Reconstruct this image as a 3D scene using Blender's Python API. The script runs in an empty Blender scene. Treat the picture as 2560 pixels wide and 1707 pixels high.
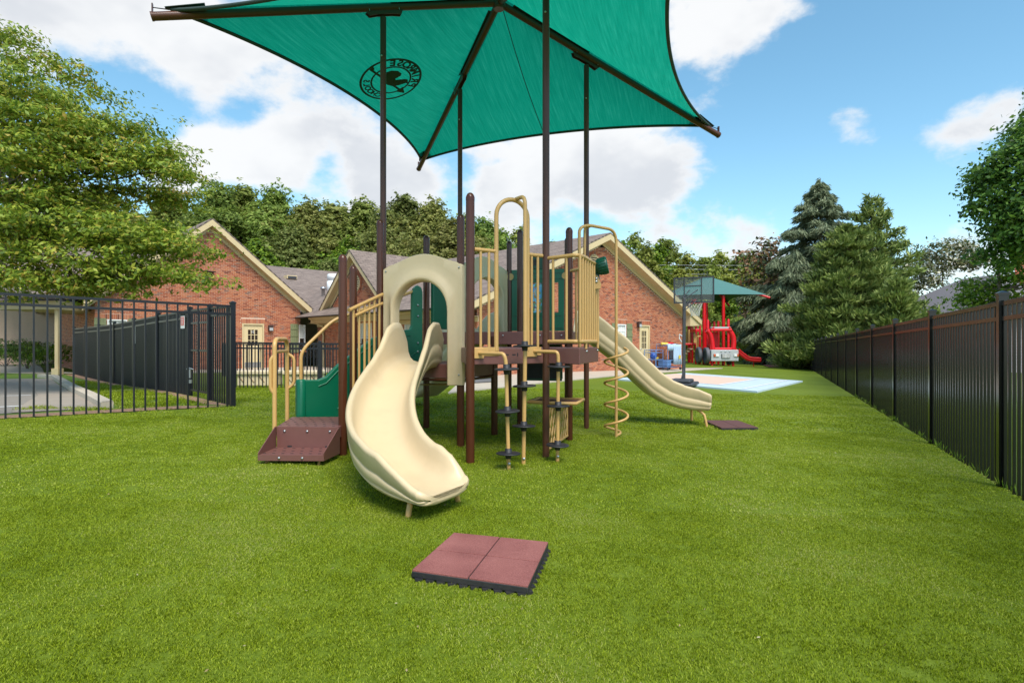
import bpy, bmesh, math, random
import numpy as np
from mathutils import Vector, Matrix, noise as mnoise
R = math.radians
S = bpy.context.scene
COL = S.collection

# ------------------------------------------------------------------ camera
CZ = 1.25                      # camera height above the turf under it
FPX, CX, CY = 1422.0, 1280.0, 853.5
cd = bpy.data.cameras.new('camera'); cam = bpy.data.objects.new('camera', cd); COL.objects.link(cam)
cam.location = (0, 0, CZ); cam.rotation_euler = (R(90), 0, 0)
cd.sensor_width = 36; cd.lens = 20.0; cd.clip_end = 3000; cd.clip_start = .05
S.camera = cam

# ------------------------------------------------------------------ sky, sun, exposure
SUN_EL, SUN_AZ = 56.0, 158.0       # azimuth clockwise from +Y
W = bpy.data.worlds.new('World'); S.world = W; W.use_nodes = True
wn, wl = W.node_tree.nodes, W.node_tree.links; wn.clear()
def WN(t, **k):
    n = wn.new(t)
    for a, b in k.items(): setattr(n, a, b)
    return n
def wmath(op, a, b=None, c=None, clamp=False):
    n = WN('ShaderNodeMath', operation=op, use_clamp=clamp)
    for i, x in enumerate((a, b, c)):
        if x is None: continue
        if isinstance(x, (int, float)): n.inputs[i].default_value = x
        else: wl.new(x, n.inputs[i])
    return n.outputs[0]
sky = WN('ShaderNodeTexSky', sky_type='NISHITA', sun_disc=False)
sky.sun_elevation = R(SUN_EL); sky.sun_rotation = R(SUN_AZ)
sky.air_density = 1.0; sky.dust_density = .6; sky.ozone_density = 1.6
SKY_STRENGTH = .063
CLOUD_LIT = (7.6, 7.65, 7.7, 1); CLOUD_DIM = (5.7, 5.9, 6.25, 1)
tc = WN('ShaderNodeTexCoord')
sep = WN('ShaderNodeSeparateXYZ'); wl.new(tc.outputs['Generated'], sep.inputs[0])
dx, dy, dz = sep.outputs
def wnoise(scale, detail, rough, off, dist=0.0, zs=1.6):
    mp = WN('ShaderNodeMapping'); mp.inputs['Location'].default_value = off; mp.inputs['Scale'].default_value = (1, 1, zs)
    wl.new(tc.outputs['Generated'], mp.inputs[0])
    n = WN('ShaderNodeTexNoise'); n.inputs['Scale'].default_value = scale; n.inputs['Detail'].default_value = detail
    n.inputs['Roughness'].default_value = rough; n.inputs['Distortion'].default_value = dist
    wl.new(mp.outputs[0], n.inputs['Vector']); return n.outputs['Fac']
def wramp(v, lo, hi):
    n = WN('ShaderNodeMapRange', interpolation_type='SMOOTHSTEP'); wl.new(v, n.inputs[0])
    n.inputs[1].default_value = lo; n.inputs[2].default_value = hi; n.inputs[3].default_value = 0; n.inputs[4].default_value = 1
    return n.outputs[0]
n1 = wnoise(4.2, 8, .58, (.3, .1, .2))
n2 = wnoise(2.4, 5, .55, (4.3, 2.1, .2))
# cloud banks as compass directions: (bearing as x over y, height as z over y, angular radius, weight)
banks = [(-.95, .66, .30, .26), (-.66, .53, .24, .26), (-.45, .47, .20, .27), (-.27, .38, .16, .24),
         (-.58, .315, .11, .30), (-.42, .315, .11, .30), (-.20, .29, .12, .24),
         (.02, .29, .14, .24), (.17, .31, .19, .34), (.29, .22, .17, .28), (.42, .16, .12, .24),
         (.36, .56, .16, .34), (.60, .375, .085, .42), (.76, .355, .095, .42), (.88, .42, .08, .38),
         (-.64, .395, .10, -.36), (-.47, .385, .07, -.30), (-.33, .325, .055, -.24), (.72, .58, .36, -.26), (.62, .25, .20, -.22)]
acc = None
for (bx_, bz_, br_, bw_) in banks:
    L_ = math.sqrt(bx_ * bx_ + 1 + bz_ * bz_); vd = WN('ShaderNodeVectorMath', operation='DISTANCE')
    wl.new(tc.outputs['Generated'], vd.inputs[0]); vd.inputs[1].default_value = (bx_ / L_, 1 / L_, bz_ / L_)
    t_ = wmath('MULTIPLY', wramp(vd.outputs['Value'], br_, 0.0), bw_)
    acc = t_ if acc is None else wmath('ADD', acc, t_)
cov = wmath('ADD', wmath('MULTIPLY', n1, 1.7), acc)
mask = wramp(cov, .915, 1.15)
thick = wmath('MULTIPLY', wramp(n2, .42, .60), wramp(cov, 1.02, 1.28))
ccol = WN('ShaderNodeMix', data_type='RGBA')
wl.new(thick, ccol.inputs[0]); ccol.inputs[6].default_value = CLOUD_LIT; ccol.inputs[7].default_value = CLOUD_DIM
hsv = WN('ShaderNodeHueSaturation'); hsv.inputs['Hue'].default_value = .478; hsv.inputs['Saturation'].default_value = 1.12; hsv.inputs['Value'].default_value = 1.75; wl.new(sky.outputs[0], hsv.inputs['Color'])
mixs = WN('ShaderNodeMix', data_type='RGBA')
wl.new(wmath('MULTIPLY', mask, .96), mixs.inputs[0]); wl.new(hsv.outputs[0], mixs.inputs[6]); wl.new(ccol.outputs[2], mixs.inputs[7])
bg = WN('ShaderNodeBackground'); wl.new(mixs.outputs[2], bg.inputs[0]); bg.inputs[1].default_value = SKY_STRENGTH
wo = WN('ShaderNodeOutputWorld'); wl.new(bg.outputs[0], wo.inputs[0])

sd = bpy.data.lights.new('sun', 'SUN'); sd.energy = 2.3; sd.angle = R(34); sd.color = (1, .95, .87)
so = bpy.data.objects.new('sun', sd); COL.objects.link(so)
_a, _e = R(SUN_AZ), R(SUN_EL)
_d = Vector((math.sin(_a) * math.cos(_e), math.cos(_a) * math.cos(_e), math.sin(_e)))
so.rotation_euler = _d.to_track_quat('Z', 'Y').to_euler(); so.location = _d * 60

V = S.view_settings
V.view_transform = 'Standard'; V.look = 'None'; V.gamma = 1; V.exposure = 1.05; V.use_curve_mapping = False
S.render.engine = 'CYCLES'
S.cycles.max_bounces = 5; S.cycles.diffuse_bounces = 2; S.cycles.glossy_bounces = 3; S.cycles.transparent_max_bounces = 8
W.cycles.sampling_method = 'MANUAL'; W.cycles.sample_map_resolution = 512

# ------------------------------------------------------------------ helpers
def sm(a, b, x):
    t = min(1, max(0, (x - a) / (b - a))); return t * t * (3 - 2 * t)
def G(x, y):
    """height of the ground"""
    if x > 0: z = -.027 * x
    else: z = .022 * min(-x, 7.5) * (1 - sm(9.5, 18, y)) - .03 * sm(12, 22, y)
    return z
def at(px, py, y): return Vector(((px - CX) / FPX * y, y, CZ + (CY - py) / FPX * y))
def gnd(px, py):
    y = 8.0
    for _ in range(60):
        x = (px - CX) / FPX * y
        yn = (CZ - G(x, y)) * FPX / (py - CY)
        y = .5 * y + .5 * min(yn, 300)
    x = (px - CX) / FPX * y
    return Vector((x, y, G(x, y)))
def lerp(a, b, t): return a + (b - a) * t
def srgb(r, g, b):
    def c(u):
        u /= 255.
        return u / 12.92 if u <= .04045 else ((u + .055) / 1.055) ** 2.4
    return (c(r), c(g), c(b), 1)

class MB:
    def __init__(s): s.v = []; s.f = []; s.s = []
    def add(s, vs, fs, smooth=False):
        o = len(s.v); s.v += [tuple(p) for p in vs]
        for f in fs: s.f.append(tuple(i + o for i in f)); s.s.append(smooth)
        return s
    def obox(s, c, a, b, d):
        c, a, b, d = map(Vector, (c, a, b, d))
        vs = [c + i * a + j * b + k * d for i in (-1, 1) for j in (-1, 1) for k in (-1, 1)]
        fs = [(0, 1, 3, 2), (4, 6, 7, 5), (0, 4, 5, 1), (2, 3, 7, 6), (0, 2, 6, 4), (1, 5, 7, 3)]
        if a.cross(b).dot(d) < 0: fs = [f[::-1] for f in fs]
        return s.add(vs, fs)
    def box(s, c, size, rz=0):
        m = Matrix.Rotation(rz, 3, 'Z')
        return s.obox(c, m @ Vector((size[0] / 2, 0, 0)), m @ Vector((0, size[1] / 2, 0)), (0, 0, size[2] / 2))
    def tube(s, pts, r, n=8, caps=True, smooth=True, closed=False):
        pts = [Vector(p) for p in pts]; m = len(pts)
        rs = r if isinstance(r, (list, tuple)) else [r] * m
        t0 = (pts[1] - pts[0]).normalized()
        up = Vector((0, 0, 1)) if abs(t0.z) < .9 else Vector((1, 0, 0))
        nrm = (up - t0 * up.dot(t0)).normalized(); vs = []
        for i in range(m):
            if closed: t = (pts[(i + 1) % m] - pts[i - 1]).normalized()
            else: t = (pts[min(i + 1, m - 1)] - pts[max(i - 1, 0)]).normalized()
            nrm = (nrm - t * nrm.dot(t)).normalized(); bn = t.cross(nrm)
            for k in range(n):
                a = 2 * math.pi * k / n
                vs.append(pts[i] + (nrm * math.cos(a) + bn * math.sin(a)) * rs[i])
        fs = []
        for i in range(m if closed else m - 1):
            i2 = (i + 1) % m
            for k in range(n):
                k2 = (k + 1) % n
                fs.append((i * n + k, i * n + k2, i2 * n + k2, i2 * n + k))
        s.add(vs, fs, smooth)
        if caps and not closed:
            s.add(vs[:n], [tuple(range(n - 1, -1, -1))]); s.add(vs[-n:], [tuple(range(n))])
        return s
    def bar(s, a, b, r, n=8, caps=True): return s.tube([a, b], r, n, caps)
    def lathe(s, o, ax, prof, n=16, smooth=True):
        o, ax = Vector(o), Vector(ax).normalized()
        u = ax.orthogonal().normalized(); w = ax.cross(u); vs = []; fs = []
        for r, h in prof:
            for k in range(n):
                a = 2 * math.pi * k / n
                vs.append(o + ax * h + (u * math.cos(a) + w * math.sin(a)) * max(r, 1e-4))
        for i in range(len(prof) - 1):
            for k in range(n):
                k2 = (k + 1) % n
                fs.append((i * n + k, i * n + k2, (i + 1) * n + k2, (i + 1) * n + k))
        s.add(vs, fs, smooth)
        s.add(vs[:n], [tuple(range(n - 1, -1, -1))]); s.add(vs[-n:], [tuple(range(n))])
        return s
    def prism(s, poly, vec):
        poly = [Vector(p) for p in poly]; vec = Vector(vec); n = len(poly)
        nr = Vector((0, 0, 0))
        for i in range(n): nr += poly[i].cross(poly[(i + 1) % n])
        if nr.dot(vec) < 0: poly = poly[::-1]
        vs = poly + [p + vec for p in poly]
        fs = [tuple(range(n - 1, -1, -1)), tuple(range(n, 2 * n))] + [(i, (i + 1) % n, n + (i + 1) % n, n + i) for i in range(n)]
        return s.add(vs, fs)
    def grid(s, rows, smooth=True, flip=False):
        nr, nc = len(rows), len(rows[0]); vs = [p for r in rows for p in r]; fs = []
        for i in range(nr - 1):
            for j in range(nc - 1):
                f = (i * nc + j, i * nc + j + 1, (i + 1) * nc + j + 1, (i + 1) * nc + j)
                fs.append(f[::-1] if flip else f)
        return s.add(vs, fs, smooth)
    def mesh(s, name, uvf=None):
        me = bpy.data.meshes.new(name); me.from_pydata(s.v, [], s.f)
        me.polygons.foreach_set('use_smooth', s.s)
        if uvf:
            ul = me.uv_layers.new(name='UVMap')
            vi = np.empty(len(me.loops), dtype=np.int32); me.loops.foreach_get('vertex_index', vi)
            uv = np.array([uvf(Vector(p)) for p in s.v], dtype=np.float32)
            ul.data.foreach_set('uv', uv[vi].ravel())
        me.update(); return me
    def build(s, name, m, parent=None, uvf=None, bevel=0, solid=0, label=None, subsurf=0):
        o = bpy.data.objects.new(name, s.mesh(name, uvf)); COL.objects.link(o)
        o.data.materials.append(m)
        if parent is not None: attach(o, parent)
        if solid:
            md = o.modifiers.new('solid', 'SOLIDIFY'); md.thickness = solid; md.offset = 0
        if subsurf:
            md = o.modifiers.new('sub', 'SUBSURF'); md.levels = md.render_levels = subsurf
        if bevel:
            md = o.modifiers.new('bevel', 'BEVEL'); md.width = bevel; md.segments = 2; md.limit_method = 'ANGLE'
        if label: o['label'] = label
        return o
def attach(o, p):
    """parts are modelled in world coordinates; the parent is an empty or mesh that is only translated / rotated at top level"""
    o.parent = p
    top = p if p.parent is None else p.parent
    if p.parent is None: o.matrix_parent_inverse = (Matrix.Translation(p.location) @ p.rotation_euler.to_matrix().to_4x4()).inverted()
    # a sub-part's parent already sits at the world origin through its own parent inverse
def thing(name, label, cat, loc=(0, 0, 0), group=None):
    o = bpy.data.objects.new(name, None); COL.objects.link(o); o.location = loc; o.empty_display_size = .2
    o['label'] = label; o['category'] = cat
    if group: o['group'] = group
    return o
def tag(o, label, cat, group=None):
    o['label'] = label; o['category'] = cat
    if group: o['group'] = group
    return o
def struct(o): o['kind'] = 'structure'; return o
def stuff(o): o['kind'] = 'stuff'; return o

# ------------------------------------------------------------------ materials
def nmat(name):
    m = bpy.data.materials.new(name); m.use_nodes = True
    nt = m.node_tree; return m, nt.nodes, nt.links, nt.nodes['Principled BSDF']
def mat(name, col, rough=.5, metal=0, var=.08, scale=6, bump=0, bscale=60, spec=.5, coat=0, dirt=0):
    m, n, l, b = nmat(name)
    if len(col) == 3: col = (*col, 1)
    b.inputs['Roughness'].default_value = rough; b.inputs['Metallic'].default_value = metal
    b.inputs['Specular IOR Level'].default_value = spec; b.inputs['Coat Weight'].default_value = coat
    t = n.new('ShaderNodeTexCoord'); nz = n.new('ShaderNodeTexNoise')
    nz.inputs['Scale'].default_value = scale; nz.inputs['Detail'].default_value = 6; nz.inputs['Roughness'].default_value = .6
    l.new(t.outputs['Object'], nz.inputs['Vector'])
    mx = n.new('ShaderNodeMix'); mx.data_type = 'RGBA'
    mx.inputs[6].default_value = (*[c * (1 - var) for c in col[:3]], 1); mx.inputs[7].default_value = (*[min(1, c * (1 + var)) for c in col[:3]], 1)
    l.new(nz.outputs['Fac'], mx.inputs[0])
    last = mx.outputs[2]
    if dirt:
        n3 = n.new('ShaderNodeTexNoise'); n3.inputs['Scale'].default_value = 2.3; n3.inputs['Detail'].default_value = 8; n3.inputs['Roughness'].default_value = .7
        l.new(t.outputs['Object'], n3.inputs['Vector'])
        rp = n.new('ShaderNodeMapRange'); l.new(n3.outputs['Fac'], rp.inputs[0]); rp.inputs[1].default_value = .5; rp.inputs[2].default_value = .75; rp.inputs[4].default_value = dirt
        m2 = n.new('ShaderNodeMix'); m2.data_type = 'RGBA'; l.new(rp.outputs[0], m2.inputs[0]); l.new(last, m2.inputs[6]); m2.inputs[7].default_value = (.16, .13, .09, 1); last = m2.outputs[2]
    l.new(last, b.inputs['Base Color'])
    if bump:
        n2 = n.new('ShaderNodeTexNoise'); n2.inputs['Scale'].default_value = bscale; n2.inputs['Detail'].default_value = 4
        l.new(t.outputs['Object'], n2.inputs['Vector'])
        bp = n.new('ShaderNodeBump'); bp.inputs['Strength'].default_value = bump; bp.inputs['Distance'].default_value = .01
        l.new(n2.outputs['Fac'], bp.inputs['Height']); l.new(bp.outputs[0], b.inputs['Normal'])
    return m
def ramp(n, l, fac, stops):
    r = n.new('ShaderNodeValToRGB'); e = r.color_ramp.elements
    while len(e) > 1: e.remove(e[-1])
    e[0].position = stops[0][0]; e[0].color = (*stops[0][1][:3], 1)
    for p, c in stops[1:]:
        k = e.new(p); k.color = (*c[:3], 1)
    l.new(fac, r.inputs[0]); return r.outputs[0]
def island_mat(name, stops, rough=.8, trans=0, spec=.3, big=0, bigscale=.8, tint=0):
    """colour differs from piece to piece (bricks, leaves)"""
    m, n, l, b = nmat(name)
    g = n.new('ShaderNodeNewGeometry')
    fac = g.outputs['Random Per Island']
    if big:
        t = n.new('ShaderNodeTexCoord'); nz = n.new('ShaderNodeTexNoise'); nz.inputs['Scale'].default_value = bigscale; nz.inputs['Detail'].default_value = 3
        l.new(t.outputs['Object'], nz.inputs['Vector'])
        a = n.new('ShaderNodeMath'); a.operation = 'MULTIPLY_ADD'; l.new(nz.outputs['Fac'], a.inputs[0]); a.inputs[1].default_value = big * 2; a.inputs[2].default_value = -big
        a2 = n.new('ShaderNodeMath'); a2.operation = 'ADD'; a2.use_clamp = True; l.new(a.outputs[0], a2.inputs[0]); l.new(fac, a2.inputs[1]); fac = a2.outputs[0]
    c = ramp(n, l, fac, stops)
    if tint:
        oi = n.new('ShaderNodeObjectInfo'); hs = n.new('ShaderNodeHueSaturation')
        mr = n.new('ShaderNodeMapRange'); l.new(oi.outputs['Random'], mr.inputs[0]); mr.inputs[3].default_value = .475; mr.inputs[4].default_value = .51; l.new(mr.outputs[0], hs.inputs['Hue'])
        m7 = n.new('ShaderNodeMath'); m7.operation = 'MULTIPLY'; l.new(oi.outputs['Random'], m7.inputs[0]); m7.inputs[1].default_value = 7.31
        m8 = n.new('ShaderNodeMath'); m8.operation = 'FRACT'; l.new(m7.outputs[0], m8.inputs[0])
        mv = n.new('ShaderNodeMapRange'); l.new(m8.outputs[0], mv.inputs[0]); mv.inputs[3].default_value = 1 - tint; mv.inputs[4].default_value = 1 + tint; l.new(mv.outputs[0], hs.inputs['Value'])
        l.new(c, hs.inputs['Color']); c = hs.outputs[0]
    l.new(c, b.inputs['Base Color']); b.inputs['Roughness'].default_value = rough; b.inputs['Specular IOR Level'].default_value = spec
    if trans:
        tr = n.new('ShaderNodeBsdfTranslucent'); l.new(c, tr.inputs[0])
        ms = n.new('ShaderNodeMixShader'); ms.inputs[0].default_value = trans
        l.new(b.outputs[0], ms.inputs[1]); l.new(tr.outputs[0], ms.inputs[2]); l.new(ms.outputs[0], n['Material Output'].inputs[0])
    return m

M = {}
M['tube_tan'] = mat('tan_powder_coat', srgb(198, 156, 94), .38, var=.05, scale=9, spec=.5, dirt=.12)
M['slide_tan'] = mat('tan_moulded_plastic', srgb(206, 183, 145), .40, var=.04, scale=3, bump=.05, bscale=140, dirt=.16)
M['brown'] = mat('brown_powder_coat', srgb(78, 40, 25), .24, var=.10, scale=8, spec=.4)
M['deck'] = mat('maroon_coated_deck', srgb(112, 72, 66), .42, var=.10, scale=14, bump=.12, bscale=160, dirt=.18)
M['dark_brown'] = mat('dark_bronze_frame', srgb(84, 52, 38), .3, var=.12, scale=5, spec=.35)
M['green'] = mat('green_moulded_plastic', srgb(0, 98, 68), .34, var=.08, scale=4, spec=.5, bump=.04, bscale=120)
M['green_dk'] = mat('dark_green_plastic', srgb(8, 72, 52), .36, var=.08, scale=5)
M['rubber'] = mat('black_rubber_pod', srgb(34, 34, 38), .55, var=.2, scale=12, bump=.1, bscale=90, dirt=.2)
M['black'] = mat('black_fence_paint', srgb(14, 14, 16), .20, var=.15, scale=6, spec=.6)
M['navy'] = mat('weathered_black_paint', srgb(26, 27, 34), .36, var=.15, scale=6, spec=.5)
M['steel'] = mat('galvanised_steel', srgb(180, 182, 184), .35, metal=.9, var=.1)
M['trim'] = mat('cream_painted_trim', srgb(206, 184, 142), .55, var=.05, scale=3, dirt=.12)
M['door'] = mat('cream_painted_door', srgb(214, 194, 150), .45, var=.03, scale=3)
M['shutter'] = mat('olive_painted_shutter', srgb(122, 128, 92), .6, var=.06, scale=4)
M['white'] = mat('white_vinyl', srgb(232, 232, 230), .45, var=.03)
M['blind'] = mat('white_blind', srgb(214, 214, 208), .7, var=.04)
M['concrete'] = mat('pale_concrete', srgb(182, 170, 152), .85, var=.12, scale=1.7, bump=.15, bscale=70, dirt=.14)
M['asphalt'] = mat('grey_asphalt', srgb(132, 124, 114), .9, var=.16, scale=2.5, bump=.3, bscale=120)
M['red'] = mat('red_powder_coat', srgb(206, 18, 26), .35, var=.06, scale=4, spec=.5)
M['red_plastic'] = mat('red_moulded_plastic', srgb(214, 26, 36), .42, var=.06, scale=4)
M['grey_plastic'] = mat('grey_resin', srgb(112, 112, 116), .5, var=.08, scale=4, bump=.1)
M['silver_plastic'] = mat('silver_grey_plastic', srgb(176, 180, 182), .5, var=.05)
M['dark_grey'] = mat('charcoal_plastic', srgb(58, 58, 62), .5, var=.12, scale=5)
M['tyre'] = mat('moulded_tyre', srgb(88, 88, 94), .6, var=.15)
M['blue_wire'] = mat('blue_coated_wire', srgb(96, 134, 186), .4, var=.05)
M['mulch'] = mat('bark_mulch', srgb(142, 112, 88), .95, var=.35, scale=30, bump=.8, bscale=60)
M['bark'] = mat('grey_brown_bark', srgb(104, 92, 80), .9, var=.3, scale=9, bump=.7, bscale=26)
M['bark_lt'] = mat('pale_tan_bark', srgb(190, 162, 132), .8, var=.18, scale=7, bump=.4, bscale=22)
M['dark_glass'] = mat('dark_window_glass', srgb(52, 44, 38), .06, var=.15, scale=2, spec=.6)
M['orange'] = mat('amber_lens', srgb(206, 96, 52), .3, var=.05)
M['yellow'] = mat('yellow_plastic', srgb(222, 190, 70), .45, var=.05)
M['blue'] = mat('blue_plastic', srgb(40, 84, 170), .4, var=.08)
M['wood'] = mat('weathered_wood', srgb(150, 124, 96), .8, var=.2, scale=12, bump=.3)
M['brown_box'] = mat('dark_brown_resin', srgb(66, 48, 42), .6, var=.12, scale=5)
M['wire'] = mat('overhead_wire', srgb(186, 186, 184), .5)
M['net'] = mat('white_cord', srgb(226, 220, 206), .8)
M['cream_bench'] = mat('cream_resin', srgb(226, 208, 174), .5, var=.05)
M['porch_shade'] = mat('tan_stucco', srgb(190, 160, 118), .8, var=.08)
# ------------------------------------------------------------------ ground
def turf_mat(name, c1, c2, c3, bump=.5, seam=False):
    m, n, l, b = nmat(name)
    t = n.new('ShaderNodeTexCoord')
    def nz(sc, det, ro=.6, dist=0):
        k = n.new('ShaderNodeTexNoise'); k.inputs['Scale'].default_value = sc; k.inputs['Detail'].default_value = det; k.inputs['Roughness'].default_value = ro
        l.new(t.outputs['Object'], k.inputs['Vector']); return k.outputs['Fac']
    big, fine = nz(.45, 4), nz(55, 5, .75)
    a = n.new('ShaderNodeMath'); a.operation = 'MULTIPLY_ADD'; l.new(fine, a.inputs[0]); a.inputs[1].default_value = .9; a.inputs[2].default_value = -.2
    a2 = n.new('ShaderNodeMath'); a2.operation = 'MULTIPLY_ADD'; l.new(big, a2.inputs[0]); a2.inputs[1].default_value = .5; l.new(a.outputs[0], a2.inputs[2])
    c = ramp(n, l, a2.outputs[0], [(.22, c1), (.5, c2), (.8, c3)])
    l.new(c, b.inputs['Base Color']); b.inputs['Roughness'].default_value = .8; b.inputs['Specular IOR Level'].default_value = .2
    bp = n.new('ShaderNodeBump'); bp.inputs['Strength'].default_value = bump; bp.inputs['Distance'].default_value = .02
    l.new(fine, bp.inputs['Height']); l.new(bp.outputs[0], b.inputs['Normal'])
    return m
TURF = turf_mat('green_turf', (.062, .098, .004), (.122, .172, .009), (.195, .24, .03))
LAWN = turf_mat('lawn_grass', (.04, .08, .012), (.12, .20, .03), (.22, .30, .08), .7)
def axis(near, far, step, grow):
    a = [0.]; s = step
    while a[-1] < near: a.append(a[-1] + s)
    while a[-1] < far: s *= grow; a.append(a[-1] + s)
    return a
xs = axis(12, 900, .5, 1.12); xs = [-v for v in xs[:0:-1]] + xs
ys = [-60, -30, -15, -8, -4, -2] + axis(26, 1500, .5, 1.13)
gm = MB().grid([[(x, y, G(x, y)) for x in xs] for y in ys])
struct(gm.build('ground', TURF))

def sheet(name, poly, off, m, step=.6, side=0, kind='structure'):
    """a thin sheet over a convex ground polygon, following the ground"""
    poly = [Vector((p[0], p[1], 0)) for p in poly]
    ar = sum(poly[i].x * poly[(i + 1) % len(poly)].y - poly[(i + 1) % len(poly)].x * poly[i].y for i in range(len(poly)))
    if ar < 0: poly = poly[::-1]
    bm = bmesh.new(); bm.faces.new([bm.verts.new(p) for p in poly])
    x0, x1 = min(p.x for p in poly), max(p.x for p in poly); y0, y1 = min(p.y for p in poly), max(p.y for p in poly)
    for k in range(1, int((x1 - x0) / step) + 1):
        bmesh.ops.bisect_plane(bm, geom=bm.verts[:] + bm.edges[:] + bm.faces[:], plane_co=(x0 + k * step, 0, 0), plane_no=(1, 0, 0))
    for k in range(1, int((y1 - y0) / step) + 1):
        bmesh.ops.bisect_plane(bm, geom=bm.verts[:] + bm.edges[:] + bm.faces[:], plane_co=(0, y0 + k * step, 0), plane_no=(0, 1, 0))
    for v in bm.verts: v.co.z = G(v.co.x, v.co.y) + off
    if side:
        be = [e for e in bm.edges if e.is_boundary]
        r = bmesh.ops.extrude_edge_only(bm, edges=be)
        for v in r['geom']:
            if isinstance(v, bmesh.types.BMVert): v.co.z -= side
        bmesh.ops.recalc_face_normals(bm, faces=bm.faces)
    me = bpy.data.meshes.new(name); bm.to_mesh(me); bm.free()
    o = bpy.data.objects.new(name, me); COL.objects.link(o); me.materials.append(m); o['kind'] = kind
    return o

# fence lines in plan
LA, LB = Vector((-6.79, 8.3, 0)), Vector((-4.91, 10.0, 0))          # front fence, corner post at LB
ld = (LB - LA).normalized()
LN = LA - ld * 12
LC = Vector((-17.0, 22.1, 0))                                        # fence running back from LB
rd = Vector((.423, .906, 0)).normalized(); RP = Vector((4.63, 5.37, 0))
# beyond the right fence, beyond the left fences
rn = Vector((rd.y, -rd.x, 0))
q0, q1 = RP - rd * 12 + rn * .04, RP + rd * 75 + rn * .04
sheet('lawn', [q0, q1, q1 + rn * 90, q0 + rn * 60], .006, LAWN, 2.5)
sheet('lawn', [LN - Vector((20, 0, 0)), LN, LB + Vector((-.02, .0, 0)), LC, LC + Vector((-30, 6, 0)), LN + Vector((-40, 6, 0))], .006, LAWN, 1.5)
# bark mulch along the foot of the front fence
ln = Vector((-ld.y, ld.x, 0))
sheet('mulch_bed', [LN + ln * .02, LB - ld * .1 + ln * .02, LB - ld * .7 + ln * .42, LN + ln * .42], .014, M['mulch'], .8)
bd = (LC - LB).normalized(); bn2 = Vector((bd.y, -bd.x, 0))
sheet('mulch_bed', [LB + bd * .1, LC, LC - bn2 * .3, LB + bd * .5 - bn2 * .3], .012, M['mulch'], 1.2)
# car park, kerb, path
APRON = mat('worn_concrete', srgb(150, 138, 124), .9, var=.18, scale=2, bump=.2, bscale=60, dirt=.2)
kb = [gnd(*p) for p in ((128, 946), (152, 962), (174, 978), (207, 996), (231, 1010), (252, 1022))]
far_l, near_l = gnd(-260, 950), gnd(-420, 1080)
cp = [kb[0], kb[2], kb[4], kb[5] - ld * .1, LN + ln * .46, Vector((-26, 4, 0)), Vector((-30, 16, 0))]
sheet('parking_lot', cp, .010, M['asphalt'], 1.0)
sheet('concrete_apron', [kb[0], kb[2], kb[5], kb[5] - ld * 1.1, gnd(96, 990), gnd(70, 952)], .016, APRON, .8)
kerb = MB()
kp = [kb[0] + Vector((-.9, .5, 0))] + kb
for i in range(len(kp)): kp[i] = Vector((kp[i].x, kp[i].y, G(kp[i].x, kp[i].y)))
def offset_path(pts, w):
    out = []
    for i in range(len(pts)):
        t = (pts[min(i + 1, len(pts) - 1)] - pts[max(i - 1, 0)]).normalized(); out.append(pts[i] + Vector((t.y, -t.x, 0)) * w)
    return out
kA, kB = kp, offset_path(kp, -.17)
H_ = Vector((0, 0, .12))
kerb.prism([kA[-1] - H_ * .5, kA[-1] + H_ * .95, kB[-1] + H_ * .95, kB[-1] - H_ * .5], (kA[-1] - kA[-2]).normalized() * .02)
kerb.grid([[p - H_ * .5 for p in kA], [p + H_ * .9 for p in kA], [lerp(a, b, .15) + H_ for a, b in zip(kA, kB)], [b + H_ for b in kB], [b - H_ * .5 for b in kB]], smooth=False)
struct(kerb.build('kerb', M['concrete']))
wl_ = MB()
for (a, b) in (((0, 1019), (106, 1013)), ((10, 991), (78, 989))):
    A, B = gnd(*a), gnd(*b); t = (B - A).normalized(); n_ = Vector((-t.y, t.x, 0)) * .05
    wl_.add([Vector((p.x, p.y, G(p.x, p.y) + .015)) for p in (A - n_, B - n_, B + n_, A + n_)], [(0, 1, 2, 3)])
struct(wl_.build('parking_line', M['white']))
sheet('sidewalk', [gnd(-120, 929), gnd(112, 935), gnd(100, 912), gnd(52, 904), gnd(-120, 905)], .018, M['concrete'], 1.2, side=.05)
sheet('sidewalk', [gnd(180, 935), gnd(205, 934), gnd(150, 929), gnd(100, 934)], .020, M['concrete'], 1.0)

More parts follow.
